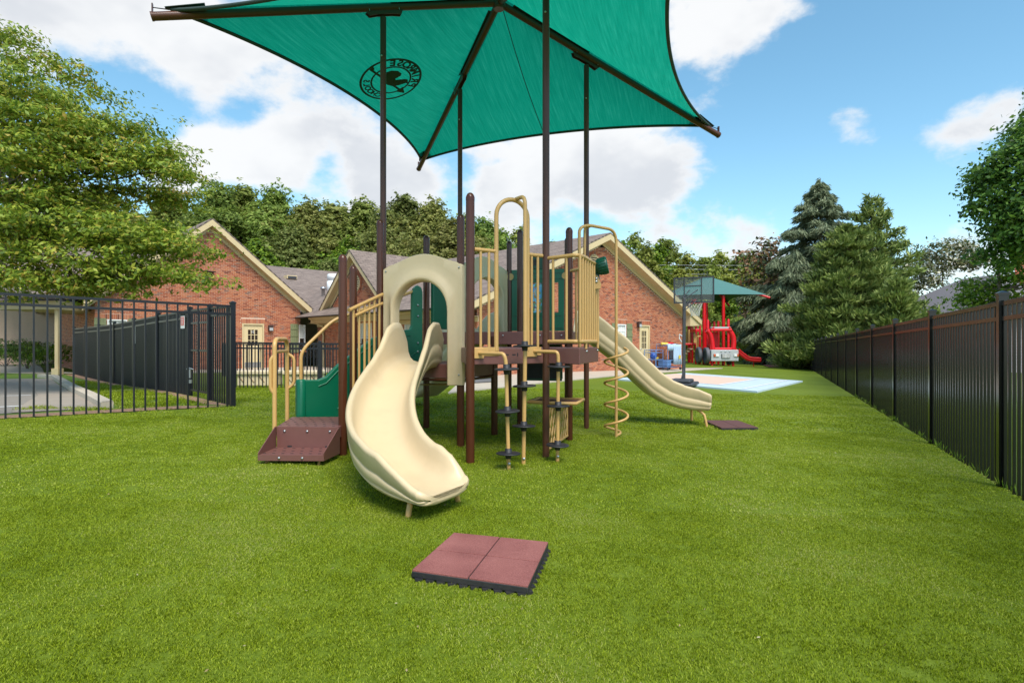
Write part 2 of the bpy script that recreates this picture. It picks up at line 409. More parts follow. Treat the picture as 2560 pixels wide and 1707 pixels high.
# ------------------------------------------------------------------ the school building
D1 = Vector((.7071, .7071, 0)); D2 = Vector((-.7071, .7071, 0)); UP = Vector((0, 0, 1))
FN = Vector((.7071, -.7071, 0))       # the gable walls face this way
BRICK = island_mat('red_brick', [(0, (.17, .055, .035)), (.1, (.33, .10, .055)), (.45, (.43, .14, .070)), (.8, (.50, .19, .095)), (.93, (.40, .17, .11)), (1, (.22, .13, .10))], .85, spec=.25)
MORTAR = mat('mortar', srgb(222, 194, 172), .95, var=.1, scale=12, bump=.2, bscale=80)
def shingle_mat():
    m, n, l, b = nmat('asphalt_shingles')
    uv = n.new('ShaderNodeUVMap'); br = n.new('ShaderNodeTexBrick')
    l.new(uv.outputs[0], br.inputs['Vector'])
    br.inputs['Scale'].default_value = 1; br.inputs['Brick Width'].default_value = .32; br.inputs['Row Height'].default_value = .14; br.inputs['Mortar Size'].default_value = .008
    br.inputs['Color1'].default_value = (.190, .145, .122, 1); br.inputs['Color2'].default_value = (.265, .205, .172, 1); br.inputs['Mortar'].default_value = (.10, .08, .075, 1)
    t = n.new('ShaderNodeTexCoord'); nz = n.new('ShaderNodeTexNoise'); nz.inputs['Scale'].default_value = 1.4; nz.inputs['Detail'].default_value = 8; nz.inputs['Roughness'].default_value = .7
    l.new(t.outputs['Object'], nz.inputs['Vector'])
    mr = n.new('ShaderNodeMapRange'); l.new(nz.outputs['Fac'], mr.inputs[0]); mr.inputs[1].default_value = .25; mr.inputs[2].default_value = .75; mr.inputs[3].default_value = .72; mr.inputs[4].default_value = 1.25
    vm = n.new('ShaderNodeVectorMath'); vm.operation = 'SCALE'; l.new(br.outputs['Color'], vm.inputs[0]); l.new(mr.outputs[0], vm.inputs['Scale'])
    l.new(vm.outputs[0], b.inputs['Base Color']); b.inputs['Roughness'].default_value = .9; b.inputs['Specular IOR Level'].default_value = .2
    bp = n.new('ShaderNodeBump'); bp.inputs['Strength'].default_value = .5; bp.inputs['Distance'].default_value = .012; l.new(br.outputs['Fac'], bp.inputs['Height']); bp.invert = True
    l.new(bp.outputs[0], b.inputs['Normal'])
    return m
SHINGLE = shingle_mat()

class Wall:
    """a vertical brick wall: O at s=0, runs along d, faces nrm"""
    def __init__(s, O, d, nrm): s.O = Vector((O[0], O[1], 0)); s.d = d; s.n = nrm
    def P(s, t, z, out=0): return s.O + s.d * t + UP * z + s.n * out
    def s_of(s, px):
        r = (px - CX) / FPX
        return (r * s.O.y - s.O.x) / (s.d.x - r * s.d.y)
    def sz(s, px, py):
        t = s.s_of(px); p = s.P(t, 0); return t, CZ + (CY - py) / FPX * p.y
def brick_wall(w, rng, z0, ztop, opens, lintels=()):
    """rng(z)->(s0,s1) extent at height z; opens: rects (s0,s1,z0,z1); returns MB of mortar bed, MB of bricks"""
    bed, br = MB(), MB()
    CH, BL, JT = .0677, .2032, .011
    cuts = sorted(set([z0, ztop] + [o[2] for o in opens] + [o[3] for o in opens] + list(np.linspace(z0, ztop, 40))))
    cuts = [c for c in cuts if z0 <= c <= ztop]
    def spans(za, zb, extra=()):
        a0, a1 = rng(za); b0, b1 = rng(zb)
        seg = [(max(a0, b0), min(a1, b1))]
        for o in list(opens) + list(extra):
            if o[3] <= za + .004 or o[2] >= zb - .004: continue
            ns = []
            for (p, q) in seg:
                if o[1] <= p or o[0] >= q: ns.append((p, q)); continue
                if o[0] > p: ns.append((p, o[0]))
                if o[1] < q: ns.append((o[1], q))
            seg = ns
        return [g for g in seg if g[1] - g[0] > .01]
    for za, zb in zip(cuts[:-1], cuts[1:]):
        a0, a1 = rng(za); b0, b1 = rng(zb)
        sg = spans(za, zb)
        for k, (p, q) in enumerate(sg):
            pl, ql = p, q
            pt, qt = p, q
            if abs(p - max(a0, b0)) < 1e-6: pl, pt = a0, b0
            if abs(q - min(a1, b1)) < 1e-6: ql, qt = a1, b1
            bed.add([w.P(pl, za), w.P(ql, za), w.P(qt, zb), w.P(pt, zb)], [(0, 1, 2, 3)])
    row = 0; z = z0
    def brick(p, q, za, zb, out=.009):
        if q - p < .02: return
        a = [w.P(p, za), w.P(q, za), w.P(q, zb), w.P(p, zb)]; b = [v + w.n * out for v in a]
        br.add(a + b, [(4, 5, 6, 7), (0, 1, 5, 4), (1, 2, 6, 5), (2, 3, 7, 6), (3, 0, 4, 7)])
    while z + CH < ztop:
        for (p, q) in spans(z, z + CH, lintels):
            t = math.floor(p / BL) * BL - (BL / 2 if row % 2 else 0)
            while t < q:
                a, b = max(t, p), min(t + BL - JT, q)
                brick(a, b, z + JT / 2, z + CH - JT / 2); t += BL
        z += CH; row += 1
    for (a, b, za, zb) in lintels:
        k = max(1, int(round((b - a) / CH))); ws = (b - a) / k
        for i in range(k): brick(a + i * ws + JT / 2, a + (i + 1) * ws - JT / 2, za + .004, zb - .004, .012)
    return bed, br
def roof_slab(name, pts, parent, th=.14, label=None):
    """pts: lower edge a,b then upper edge c,d"""
    a, b, c, d = [Vector(p) for p in pts]
    u = (b - a).normalized(); nr = (b - a).cross(d - a).normalized()
    if nr.z < 0: nr = -nr
    v = nr.cross(u)
    m = MB().prism([a, b, c, d], nr * th)
    return m.build(name, SHINGLE, parent, uvf=lambda p: ((p - a).dot(u), (p - a).dot(v)), label=label)
def board(m, p, q, h, t, out):
    """a fascia board from p to q, h high (hanging down), t thick towards out"""
    p, q, out = Vector(p), Vector(q), Vector(out)
    m.prism([p, q, q - UP * h, p - UP * h], out * t); return m
ZG = -.55                                  # walls start below the ground
school = thing('school_building', 'long red brick school building with cream trimmed gables and brown shingle roofs', 'building', (-4, 30, 0))

# --- left gable wing
aL = at(524, 551.5, 25.35)
WL = Wall((aL.x, aL.y), D1, FN)
sR, zR = WL.sz(771, 772)
pL = (aL.z - zR) / sR                                         # roof pitch of the wing
s_wall = sR - .42; zr = lambda s: aL.z - .42 - abs(s) * pL      # brick stops under the soffit
z_eL = zr(s_wall)
rngL = lambda z: (-s_wall, s_wall) if z <= z_eL else (-(aL.z - .42 - z) / pL, (aL.z - .42 - z) / pL)
def rect(w, x0, x1, y0, y1):
    a, z1 = w.sz(x0, y0); b, _ = w.sz(x1, y0); _, z0 = w.sz((x0 + x1) / 2, y1); return (a, b, z0, z1)
dL = rect(WL, 605, 660, 808, 921); dL = (dL[0], dL[1], -.03, dL[3])
wLs0 = WL.s_of(747); wLw = (wLs0, wLs0 + .34, .78, CZ + (853.5 - 812) / FPX * 28.3)
lintL = [(dL[0] - .05, dL[1] + .05, dL[3], dL[3] + .21)]
wlx = rect(WL, 268, 318, 798, 880)                             # window behind the iron fence
openL = [dL, wLw, wlx]; lintL.append((wlx[0] - .2, wlx[1] + .2, wlx[3], wlx[3] + .21))
bed, br = brick_wall(WL, rngL, ZG, aL.z - .5, openL, lintL)
ob = bed.build('wall', MORTAR, school); stuff(br.build('bricks', BRICK, ob))
# side walls of the wing (plain brick running back)
def long_wall(O, d, nrm, length, z1, opens=(), lints=()):
    w = Wall(O, d, nrm); bed, br = brick_wall(w, lambda z: (0, length), ZG, z1, opens, lints)
    o = bed.build('wall', MORTAR, school); stuff(br.build('bricks', BRICK, o)); return w
p = WL.P(-s_wall, 0); long_wall(p, D2, -D1, 9, z_eL)
def gable_trim(w, apex_z, pitch, half, over=.35, depth=.28):
    """rake boards and soffit on the gable"""
    m = MB(); sf = MB()
    for sg in (-1, 1):
        a0 = w.P(0, apex_z, over); b0 = w.P(sg * half, apex_z - pitch * half, over)
        dn = UP * depth
        m.prism([a0, b0, b0 - dn, a0 - dn], w.n * .04)
        sf.prism([a0 - dn - w.n * .005, b0 - dn - w.n * .005, b0 - dn - w.n * (over - .01), a0 - dn - w.n * (over - .01)], UP * .03)
        m.prism([w.P(0, apex_z - depth - .002, .013), w.P(sg * half, apex_z - pitch * half - depth - .002, .013), w.P(sg * half, apex_z - pitch * half - depth - .17, .013), w.P(0, apex_z - depth - .17, .013)], w.n * .035)
    m.build('rake_board', M['trim'], school); sf.build('soffit', M['trim'], school)
gable_trim(WL, aL.z, pL, sR)
th = .05
def gable_roof(w, apex_z, pitch, half, back, over=.40):
    for sg in (-1, 1):
        a = w.P(0, apex_z + .003, over); b = w.P(sg * (half + .06), apex_z - pitch * (half + .06) + .003, over)
        roof_slab('roof', [b, b - w.n * (back + over), a - w.n * (back + over), a], school, th)
gable_roof(WL, aL.z, pL, sR, 16)

# --- right wing: big low gable
aR = at(1504, 588, 25.6)
WR = Wall((aR.x, aR.y), D1, FN)
sR2, zR2 = WR.sz(1734, 801)
pR = (aR.z - zR2) / sR2
sw2 = WR.s_of(1709); zr2 = lambda s: aR.z - .45 - abs(s) * pR
z_eR = zr2(sw2)
rngR = lambda z: (-sw2, sw2) if z <= z_eR else (-(aR.z - .45 - z) / pR, (aR.z - .45 - z) / pR)
dR = rect(WR, 1598, 1624, 812, 919); dR = (dR[0], dR[1], -.06, dR[3])
wR = rect(WR, 1543.5, 1565, 810, 879)
lintR = [(dR[0] - .06, dR[1] + .06, dR[3], dR[3] + .21), (wR[0] - .08, wR[1] + .08, wR[3], wR[3] + .21)]
bed, br = brick_wall(WR, rngR, ZG, aR.z - .55, [dR, wR], lintR)
ob = bed.build('wall', MORTAR, school); stuff(br.build('bricks', BRICK, ob))
gable_trim(WR, aR.z, pR, sR2, .45, .26)
gable_roof(WR, aR.z, pR, sR2, 24, .5)
# boxed eave return at the right-hand foot of the gable, and corner board
m = MB(); e = WR.P(sw2 - .02, z_eR - .12, .02)
m.prism([WR.P(sw2 - .05, zr2(sw2) + .35, .014), WR.P(sR2, zR2 - .02, .014), WR.P(sR2, zR2 - .30, .014), WR.P(sw2 - .05, zR2 - .34, .014)], FN * .40)
m.prism([WR.P(sw2 - .02, zR2 - .36, .0), WR.P(sw2 + .06, zR2 - .36, .0), WR.P(sw2 + .06, zR2 - .95, 0), WR.P(sw2 - .02, zR2 - .95, 0)], FN * .03)
m.build('eave_return', M['trim'], school)
# left side wall of the right wing (the courtyard wall), runs back along D2, faces -D1
cM = WR.P(-sw2, 0)
lenM = 0; dl = (cM - WL.O); lenM = (Vector((cM.x, cM.y, 0)) - WL.O).dot(FN)     # distance back to the left gable plane
WM = Wall((cM.x, cM.y), D2, -D1)
mw = [rect(WM, 935, 905, 815, 880)]
mw = [(min(o[0], o[1]), max(o[0], o[1]), .75, 2.05) for o in mw]
mw.append((1.2, 2.1, .75, 2.05)); mw.append((3.6, 4.5, .75, 2.05))
bed, br = brick_wall(WM, lambda z: (0, lenM), ZG, z_eR - .02, mw, [(o[0] - .08, o[1] + .08, o[3], o[3] + .2) for o in mw])
ob = bed.build('wall', MORTAR, school); stuff(br.build('bricks', BRICK, ob))
# eave: soffit, fascia and gutter of the courtyard wall
ze = aR.z - pR * sR2
m = MB(); m.prism([WM.P(-.1, ze - .06, .55), WM.P(lenM - .4, ze - .06, .55), WM.P(lenM - .4, ze - .26, .55), WM.P(-.1, ze - .26, .55)], -D1 * .03)
m.prism([WM.P(-.1, ze - .28, .012), WM.P(lenM, ze - .28, .012), WM.P(lenM, ze - .28, .54), WM.P(-.1, ze - .28, .54)], UP * .02)
m.prism([WM.P(-.1, ze - .29, .012), WM.P(lenM, ze - .29, .012), WM.P(lenM, ze - .47, .012), WM.P(-.1, ze - .47, .012)], -D1 * .03)
m.build('fascia', M['trim'], school)
g = MB(); g.tube([WM.P(-.3, ze - .02, .66), WM.P(lenM - .45, ze - .02, .66)], .07, 8); g.build('gutter', M['trim'], school)
ds = MB(); ds.tube([WM.P(lenM - .55, ze - .08, .62), WM.P(lenM - .6, ze - .22, .5), WM.P(lenM - .75, ze - .42, .10), WM.P(lenM - .75, ze - .6, .08), WM.P(lenM - .75, -.2, .08)], .05, 8); ds.build('downspout', M['trim'], school)
# small cross gable over the courtyard wall
tS, zS = WM.sz(895, 629); tE, zE = WM.sz(816, 783)
WS = Wall(WM.P(tS, 0, .10)[:2], D2, -D1); hS = tE - tS; pS = (zS - zE) / hS
bed, br = brick_wall(WS, lambda z: (-min(hS - .35, (zS - .45 - z) / pS), min(hS - .35, (zS - .45 - z) / pS)), ZG, zS - .55, [(o[0] - tS, o[1] - tS, o[2], o[3]) for o in mw if abs(o[0] - tS) < hS], [])
ob = bed.build('wall', MORTAR, school); stuff(br.build('bricks', BRICK, ob))
gable_trim(WS, zS, pS, hS, .30, .24)
for sg in (-1, 1):
    a = WS.P(0, zS + .003, .36); b = WS.P(sg * (hS + .06), zS - pS * (hS + .06), .36)
    roof_slab('roof', [b, b + D1 * 1.2, a + D1 * 8, a], school, .05)
# round louvred vents
def round_vent(w, s, z, r, out):
    ring = MB(); k = 28
    for i in range(k):
        a0, a1 = 2 * math.pi * (i + .06) / k, 2 * math.pi * (i + .94) / k
        q = [w.P(s + rr * math.cos(a), z + rr * math.sin(a), out) for rr, a in ((r, a0), (r, a1), (r * 1.34, a1), (r * 1.34, a0))]
        ring.prism(q, w.n * .02)
    ring.build('vent_surround', BRICK, school)
    fr = MB(); pts = [w.P(s + r * .93 * math.cos(a), z + r * .93 * math.sin(a), out + .02) for a in np.linspace(0, 2 * math.pi, 25)[:-1]]
    fr.tube(pts, r * .09, 6, closed=True); v = fr.build('round_vent', M['trim'], school)
    bk = MB(); bk.lathe(w.P(s, z, out - .002), w.n, [(r * .93, 0), (r * .93, .008)], 24, False); bk.build('vent_back', M['brown_box'], v)
    for i in range(7):
        zz = -r * .75 + i * r * .25; hw = math.sqrt(max(.01, (r * .9) ** 2 - zz * zz))
        sl = MB(); c = w.P(s, z + zz, out + .02); sl.obox(c, w.d * hw, (w.n * .02 - UP * .03), w.n * .004 + UP * .003); sl.build('louvre', M['trim'], v)
round_vent(WS, 0, WM.sz(914, 707)[1], .40, .012)
round_vent(WR, WR.s_of(1484), aR.z - 1.35, .42, .012)

# --- main block between the wings: one long roof with its ridge along D1
rb = at(653, 663, 41.0); back = -FN
mr0 = WL.P(-9, 0, -13.0); zb = rb.z
zlow = 2.55
low_a = WL.P(-8, zlow, -1.6); low_b = WL.P(16, zlow, -1.6)
hi_a = WL.P(-8, 0, -14.5); hi_a.z = zb; hi_b = WL.P(24, 0, -14.5); hi_b.z = zb
roof_slab('roof', [low_a, low_b, hi_b, hi_a], school, .05)
bkw = MB(); bkw.prism([WL.P(-8, zb - .1, -14.6), WL.P(24, zb - .1, -14.6), WL.P(24, ZG, -14.6), WL.P(-8, ZG, -14.6)], back * .2); bkw.build('wall', MORTAR, school)
def roof_point(px, py):
    """where the view ray meets the main roof plane"""
    n = (low_b - low_a).cross(hi_a - low_a); d = at(px, py, 1) - Vector((0, 0, CZ)); o = Vector((0, 0, CZ))
    return o + d * ((low_a - o).dot(n) / d.dot(n))
p = roof_point(726, 699)
m = MB(); m.obox(p + UP * .14, D1 * .35, (-FN) * .3, UP * .12); v = m.build('roof_vent', M['trim'], school, bevel=.02)
m = MB(); m.obox(p + UP * .12 + FN * .305, D1 * .30, FN * .01, UP * .085); m.build('vent_mouth', M['dark_grey'], v)
p = roof_point(808, 764); hgt = 45 / FPX * p.y
m = MB(); m.lathe(p - UP * .1, UP, [(.26, 0), (.26, .06), (.10, .16), (.10, hgt), (.16, hgt), (.16, hgt + .1), (.02, hgt + .16)], 14); m.build('flue_pipe', M['steel'], school)
p = roof_point(836, 745); 
m = MB(); m.lathe(p - UP * .1, UP, [(.22, 0), (.26, .30), (.46, .55), (.46, 1.15), (.36, 1.17), (.36, 1.22), (.44, 1.24), (.44, 1.55), (.40, 1.6), (.1, 1.62)], 18); m.build('exhaust_fan', M['white'], school)

# --- doors, windows, shutters, lamps
def door(w, o, panes=(3, 3), number=None, pane_zone=(.52, .90), hinge=1):
    s0, s1, z0, z1 = o; fr = MB(); t = .07
    fr.obox(w.P(s0 + t / 2, (z0 + z1) / 2, -.03), w.d * t / 2, UP * (z1 - z0) / 2, w.n * .05)
    fr.obox(w.P(s1 - t / 2, (z0 + z1) / 2, -.03), w.d * t / 2, UP * (z1 - z0) / 2, w.n * .05)
    fr.obox(w.P((s0 + s1) / 2, z1 - t / 2, -.03), w.d * ((s1 - s0) / 2 - t - .001), UP * t / 2, w.n * .049)
    dr = MB(); a, b = s0 + t + .004, s1 - t - .004; za, zb_ = z0 + .02, z1 - t - .004
    h = zb_ - za; p0, p1 = za + h * pane_zone[0], za + h * pane_zone[1]; iw = (b - a) * .22
    def bx(sa, sb, ya, yb, out, th=.02): dr.obox(w.P((sa + sb) / 2, (ya + yb) / 2, out), w.d * (sb - sa) / 2, UP * (yb - ya) / 2, w.n * th)
    bx(a, b, za, p0, -.05); bx(a, b, p1, zb_, -.05); bx(a, a + iw, p0, p1, -.05); bx(b - iw, b, p0, p1, -.05)
    do = dr.build('door', M['door'], school)
    fr.build('door_frame', M['trim'], do)
    nc, nr_ = panes; pw = (b - a - 2 * iw) / nc; ph = (p1 - p0) / nr_; bars = MB()
    for i in range(nc):
        for j in range(nr_):
            g = MB(); g.obox(w.P(a + iw + (i + .5) * pw, p0 + (j + .5) * ph, -.055), w.d * (pw / 2 - .012), UP * (ph / 2 - .012), w.n * .004); g.build('pane', M['dark_glass'], do)
    for i in range(1, nc): bars.obox(w.P(a + iw + i * pw, (p0 + p1) / 2, -.04), w.d * .014, UP * (p1 - p0) / 2, w.n * .012)
    for j in range(1, nr_): bars.obox(w.P((a + b) / 2, p0 + j * ph, -.0405), w.d * ((b - a) / 2 - iw), UP * .014, w.n * .011)
    for sg in (0, 1):
        bars.obox(w.P(a + iw if sg == 0 else b - iw, (p0 + p1) / 2, -.0395), w.d * .016, UP * ((p1 - p0) / 2 + .016), w.n * .0125)
        bars.obox(w.P((a + b) / 2, p0 if sg == 0 else p1, -.041), w.d * ((b - a) / 2 - iw), UP * .016, w.n * .0125)
    bars.build('glazing_bar', M['door'], do)
    kp_ = MB(); kp_.obox(w.P((a + b) / 2, za + .16, -.028), w.d * ((b - a) / 2 - .06), UP * .13, w.n * .002); kp_.build('kick_plate', M['steel'], do)
    kn = MB(); ks = a + .09 if hinge > 0 else b - .09; kn.lathe(w.P(ks, za + h * .45, -.03), w.n, [(.03, 0), (.03, .01), (.014, .012), (.014, .05), (.032, .055), (.03, .085), (.005, .09)], 10); kn.build('door_knob', M['steel'], do)
    if number:
        cu = bpy.data.curves.new('n', 'FONT'); cu.body = number; cu.size = .17; cu.align_x = 'CENTER'; cu.align_y = 'CENTER'; cu.extrude = .001
        to = bpy.data.objects.new('n', cu); me = bpy.data.meshes.new_from_object(to); bpy.data.objects.remove(to)
        mm = Matrix((w.d.to_4d(), UP.to_4d(), w.n.to_4d(), (0, 0, 0, 1))).transposed(); mm[3] = (0, 0, 0, 1)
        for vv in me.vertices: vv.co = w.P((a + b) / 2, p1 - ph * .48, -.046) + w.d * vv.co.x + UP * vv.co.y + w.n * vv.co.z
        o_ = bpy.data.objects.new('door_number', me); COL.objects.link(o_); me.materials.clear(); me.materials.append(M['white']); attach(o_, do)
    bk = MB(); bk.obox(w.P((s0 + s1) / 2, (z0 + z1) / 2, -.12), w.d * (s1 - s0) / 2, UP * (z1 - z0) / 2, w.n * .01); bk.build('lining', M['brown_box'], do)
def window(w, o, nc=2, shutters=(1, 1), shw=.36, blind=.5):
    s0, s1, z0, z1 = o; f = MB(); t = .05; zm = (z0 + z1) / 2
    for sc in (s0 + t / 2, s1 - t / 2): f.obox(w.P(sc, zm, -.03), w.d * t / 2, UP * (z1 - z0) / 2, w.n * .04)
    for zc in (z0 + t / 2, z1 - t / 2, zm): f.obox(w.P((s0 + s1) / 2, zc, -.031), w.d * ((s1 - s0) / 2 - t - .001), UP * t / 2, w.n * .038)
    wo_ = f.build('window', M['white'], school)
    for j, (za, zb_) in enumerate(((z0 + t, zm - t / 2), (zm + t / 2, z1 - t))):
        pw = (s1 - s0 - 2 * t) / nc; ph = (zb_ - za) / 2
        for i in range(nc):
            for k in range(2):
                g = MB(); g.obox(w.P(s0 + t + (i + .5) * pw, za + (k + .5) * ph, -.05), w.d * (pw / 2 - .008), UP * (ph / 2 - .008), w.n * .003)
                g.build('pane', M['blind'] if (j == 1) == (blind > 0) else M['dark_glass'], wo_)
        bb = MB()
        for i in range(1, nc): bb.obox(w.P(s0 + t + i * pw, (za + zb_) / 2, -.04), w.d * .01, UP * (zb_ - za) / 2, w.n * .012)
        bb.obox(w.P((s0 + s1) / 2, (za + zb_) / 2, -.0405), w.d * ((s1 - s0) / 2 - t), UP * .01, w.n * .011); bb.build('glazing_bar', M['white'], wo_)
    sl = MB(); sl.obox(w.P((s0 + s1) / 2, z0 - .035, .02), w.d * ((s1 - s0) / 2 + .04), UP * .034, w.n * .05); sl.build('sill', BRICK, wo_)
    bk = MB(); bk.obox(w.P((s0 + s1) / 2, zm, -.11), w.d * (s1 - s0) / 2, UP * (z1 - z0) / 2, w.n * .01); bk.build('lining', M['brown_box'], wo_)
    for k, sg in enumerate((-1, 1)):
        if not shutters[k]: continue
        c = s0 - .03 - shw / 2 if sg < 0 else s1 + .03 + shw / 2
        sh = MB(); nb = 4; bw = shw / nb
        for i in range(nb): sh.obox(w.P(c - shw / 2 + (i + .5) * bw, zm - .02, .028), w.d * (bw / 2 - .004), UP * ((z1 - z0) / 2 + .06), w.n * .014)
        so_ = sh.build('shutter', M['shutter'], school)
        for zz in (z0 + (z1 - z0) * .12, zm + .12, z1 - (z1 - z0) * .14):
            bt = MB(); bt.obox(w.P(c, zz, .052), w.d * shw / 2, UP * .045, w.n * .010); bt.build('batten', M['shutter'], so_)
def lamp(w, s, z):
    m = MB(); m.obox(w.P(s, z, .09), w.d * .11, UP * .14, w.n * .078); o = m.build('wall_lamp', M['brown_box'], school, bevel=.02)
    g = MB(); g.obox(w.P(s, z - .06, .172), w.d * .085, UP * .07, w.n * .012); g.build('lens', M['silver_plastic'], o, bevel=.01)
door(WL, dL, number='10', hinge=-1); door(WR, dR, pane_zone=(.46, .90))
window(WL, wLw, 1, (1, 0), .40); window(WR, wR, 2, (1, 1), .45)
window(WL, wlx, 2, (1, 1), .4)
for o in mw:
    w_, o_ = (WS, (o[0] - tS, o[1] - tS, o[2], o[3])) if abs(o[0] - tS) < hS else (WM, o)
    window(w_, o_, 2, (0, 0))
s_, z_ = WL.sz(675, 820); lamp(WL, s_, z_); s_, z_ = WR.sz(1594, 811); lamp(WR, s_, z_)
s_, z_ = WL.sz(517, 684)
m = MB(); m.obox(WL.P(s_, z_, .10), D1 * .16, UP * .07, FN * .088); m.obox(WL.P(s_ + .05, z_ + .08, .16), D1 * .24, UP * .02, FN * .15); m.build('floodlight', M['brown_box'], school, bevel=.01)
# patio along the right wing
pat = [gnd(1120, 985), gnd(1524, 942), gnd(1650, 929.5), gnd(1807, 921)]
sheet('patio', [pat[0], pat[1], pat[3], WR.P(sw2 + 1.0, 0, -.4), WR.P(-sw2 - .2, 0, -.4)], .035, M['concrete'], 1.2, side=.1)
# courtyard walk in front of the left wing
sheet('courtyard_walk', [WL.P(-1.5, 0, -.2), WL.P(s_wall + .5, 0, -.2), WM.P(.5, 0, -.1), WM.P(.5, 0, 1.6), WL.P(s_wall - 1.7, 0, 3.2), WL.P(-1.5, 0, 2.0)], .03, M['concrete'], 1.2, side=.06)

# ------------------------------------------------------------------ iron fences
def pick_mesh(h, w=.024):
    return MB().box((0, 0, h / 2), (w, w, h)).mesh('picket')
def post_mesh(h, w=.08):
    m = MB().box((0, 0, h / 2), (w, w, h)); c = w / 2 + .008
    m.box((0, 0, h + .012), (2 * c, 2 * c, .024))
    m.add([(-c, -c, h + .024), (c, -c, h + .024), (c, c, h + .024), (-c, c, h + .024), (0, 0, h + .045)], [(0, 1, 4), (1, 2, 4), (2, 3, 4), (3, 0, 4)])
    return m.mesh('post')
def fence(name, label, P0, P1, h, n_panels, m, per=23, first_post=True, last_post=True, drop=(.07, .21), limit=300, parent=None, pw=.024, postw=.08, panels=None):
    t = parent or thing(name, label, 'fence', (P0.x, P0.y, G(P0.x, P0.y)))
    d = (P1 - P0); L = d.length; d = d.normalized(); rz = math.atan2(d.y, d.x)
    pm, qm = pick_mesh(h - .05, pw), post_mesh(h, postw); pm.materials.append(m); qm.materials.append(m)
    inv = (Matrix.Translation(t.location)).inverted()
    def put(nm, me, p):
        o = bpy.data.objects.new(nm, me); COL.objects.link(o); o.parent = t; o.matrix_parent_inverse = inv
        o.location = (p.x, p.y, G(p.x, p.y) - .02); o.rotation_euler = (0, 0, rz); return o
    rest = MB(); cnt = 0
    for i in range(n_panels):
        a, b = P0 + d * (L * i / n_panels), P0 + d * (L * (i + 1) / n_panels)
        if i > 0 or first_post: put('post', qm, a)
        A = Vector((a.x, a.y, G(a.x, a.y))); B = Vector((b.x, b.y, G(b.x, b.y)))
        for dr in drop:
            r = MB(); c = (A + B) / 2 + UP * (h - dr); r.obox(c, (B - A) / 2 - d * (postw / 2 + .001), Vector((-d.y, d.x, 0)) * .019, UP * .019); r.build('rail', m, t)
        for k in range(per):
            p = a + (b - a) * ((k + .6) / (per + .2))
            if cnt < limit: put('picket', pm, p); cnt += 1
            else: rest.box((p.x, p.y, G(p.x, p.y) + h / 2 - .03), (pw, pw, h - .05), rz)
    if last_post: put('post', qm, P1)
    if rest.v: stuff(rest.build('far_pickets', m, t))
    return t
fence('iron_fence', 'tall glossy black iron fence running away along the right of the turf', RP - rd * 5.4, RP + rd * 2.7 * 15, 1.83, 17, M['black'], per=24, drop=(.10, .24), limit=300, postw=.076)
fence('iron_fence', 'black iron fence in front of the parking lot at the left', LN + ld * 4.4, LB, 1.83, 3, M['navy'], per=22, limit=300)
bdv = (LC - LB).normalized()
g0, g1, g2 = LB + bdv * 1.2, LB + bdv * 2.45, LB + bdv * 3.75
fb = fence('iron_fence', 'black iron fence running back from the corner post to the brick gable', g1, LC, 1.83, 6, M['navy'], per=23, limit=300)
fence('', '', LB, g0, 1.83, 1, M['navy'], per=10, first_post=False, parent=fb)
# the gate, between two posts, with its latch
gt = thing('fence_gate', 'black iron gate with a silver lever latch in the fence behind the corner post', 'gate', (g0.x, g0.y, 0))
gA, gB = g0 + bdv * .07, g1 - bdv * .07
for fr_ in (0, 1):
    p = lerp(gA, gB, fr_); m = MB(); m.box((p.x, p.y, G(p.x, p.y) + .93), (.05, .05, 1.72), math.atan2(bdv.y, bdv.x)); m.build('gate_stile', M['navy'], gt)
for zz in (.14, .95, 1.5, 1.76):
    c = (gA + gB) / 2; m = MB(); m.obox((c.x, c.y, G(c.x, c.y) + zz), (gB - gA) / 2 - bdv * .027, Vector((-bdv.y, bdv.x, 0)) * .018, UP * .019); m.build('gate_rail', M['navy'], gt)
for k in range(9):
    p = lerp(gA, gB, (k + 1) / 10); m = MB(); m.box((p.x, p.y, G(p.x, p.y) + .93), (.02, .02, 1.62), math.atan2(bdv.y, bdv.x)); m.build('picket', M['navy'], gt)
p = at(474, 926, 11.55); m = MB(); m.tube([p + Vector((-.06, 0, .03)), p + Vector((0, 0, .05)), p + Vector((.08, 0, .02))], .012, 6); m.box(p - UP * .06, (.05, .03, .18)); m.box(p - UP * .22 + Vector((.01, 0, 0)), (.07, .04, .07)); m.build('latch', M['steel'], gt)
# notices on the fence
def notice(name, label, px0, px1, py0, py1, y, col, inner=None):
    p0, p1 = at(px0, py1, y), at(px1, py0, y); c = (p0 + p1) / 2
    t = thing(name, label, 'sign', (c.x, c.y, c.z))
    u = bdv * -1; hw = (p1.x - p0.x) / 2; hz = (p1.z - p0.z) / 2; nn = Vector((-.7071, -.7071, 0))
    m = MB(); m.obox(c, u * hw, UP * hz, nn * .003); m.build('board', col, t)
    if inner:
        m = MB(); m.obox(c + nn * .004 + UP * hz * .18, u * hw * .82, UP * hz * .68, nn * .002); m.build('printed_panel', inner, t)
        m = MB()
        for k in range(4): m.obox(c + nn * .0065 + UP * hz * (.62 - k * .28), u * hw * .5, UP * hz * .05, nn * .001)
        m.build('print', M['white'] if inner is not M['silver_plastic'] else M['dark_grey'], t)
nearf = LB + bdv * 4.1
notice('warning_sign', 'small red and white notice hung on the black iron fence beside the gate', 441, 472, 790, 821, 11.9, M['white'], M['red'])
notice('strip_sign', 'tall narrow pale notice strip on the back iron fence left of the red one', 327, 345, 817, 859, 14.2, M['white'], None)
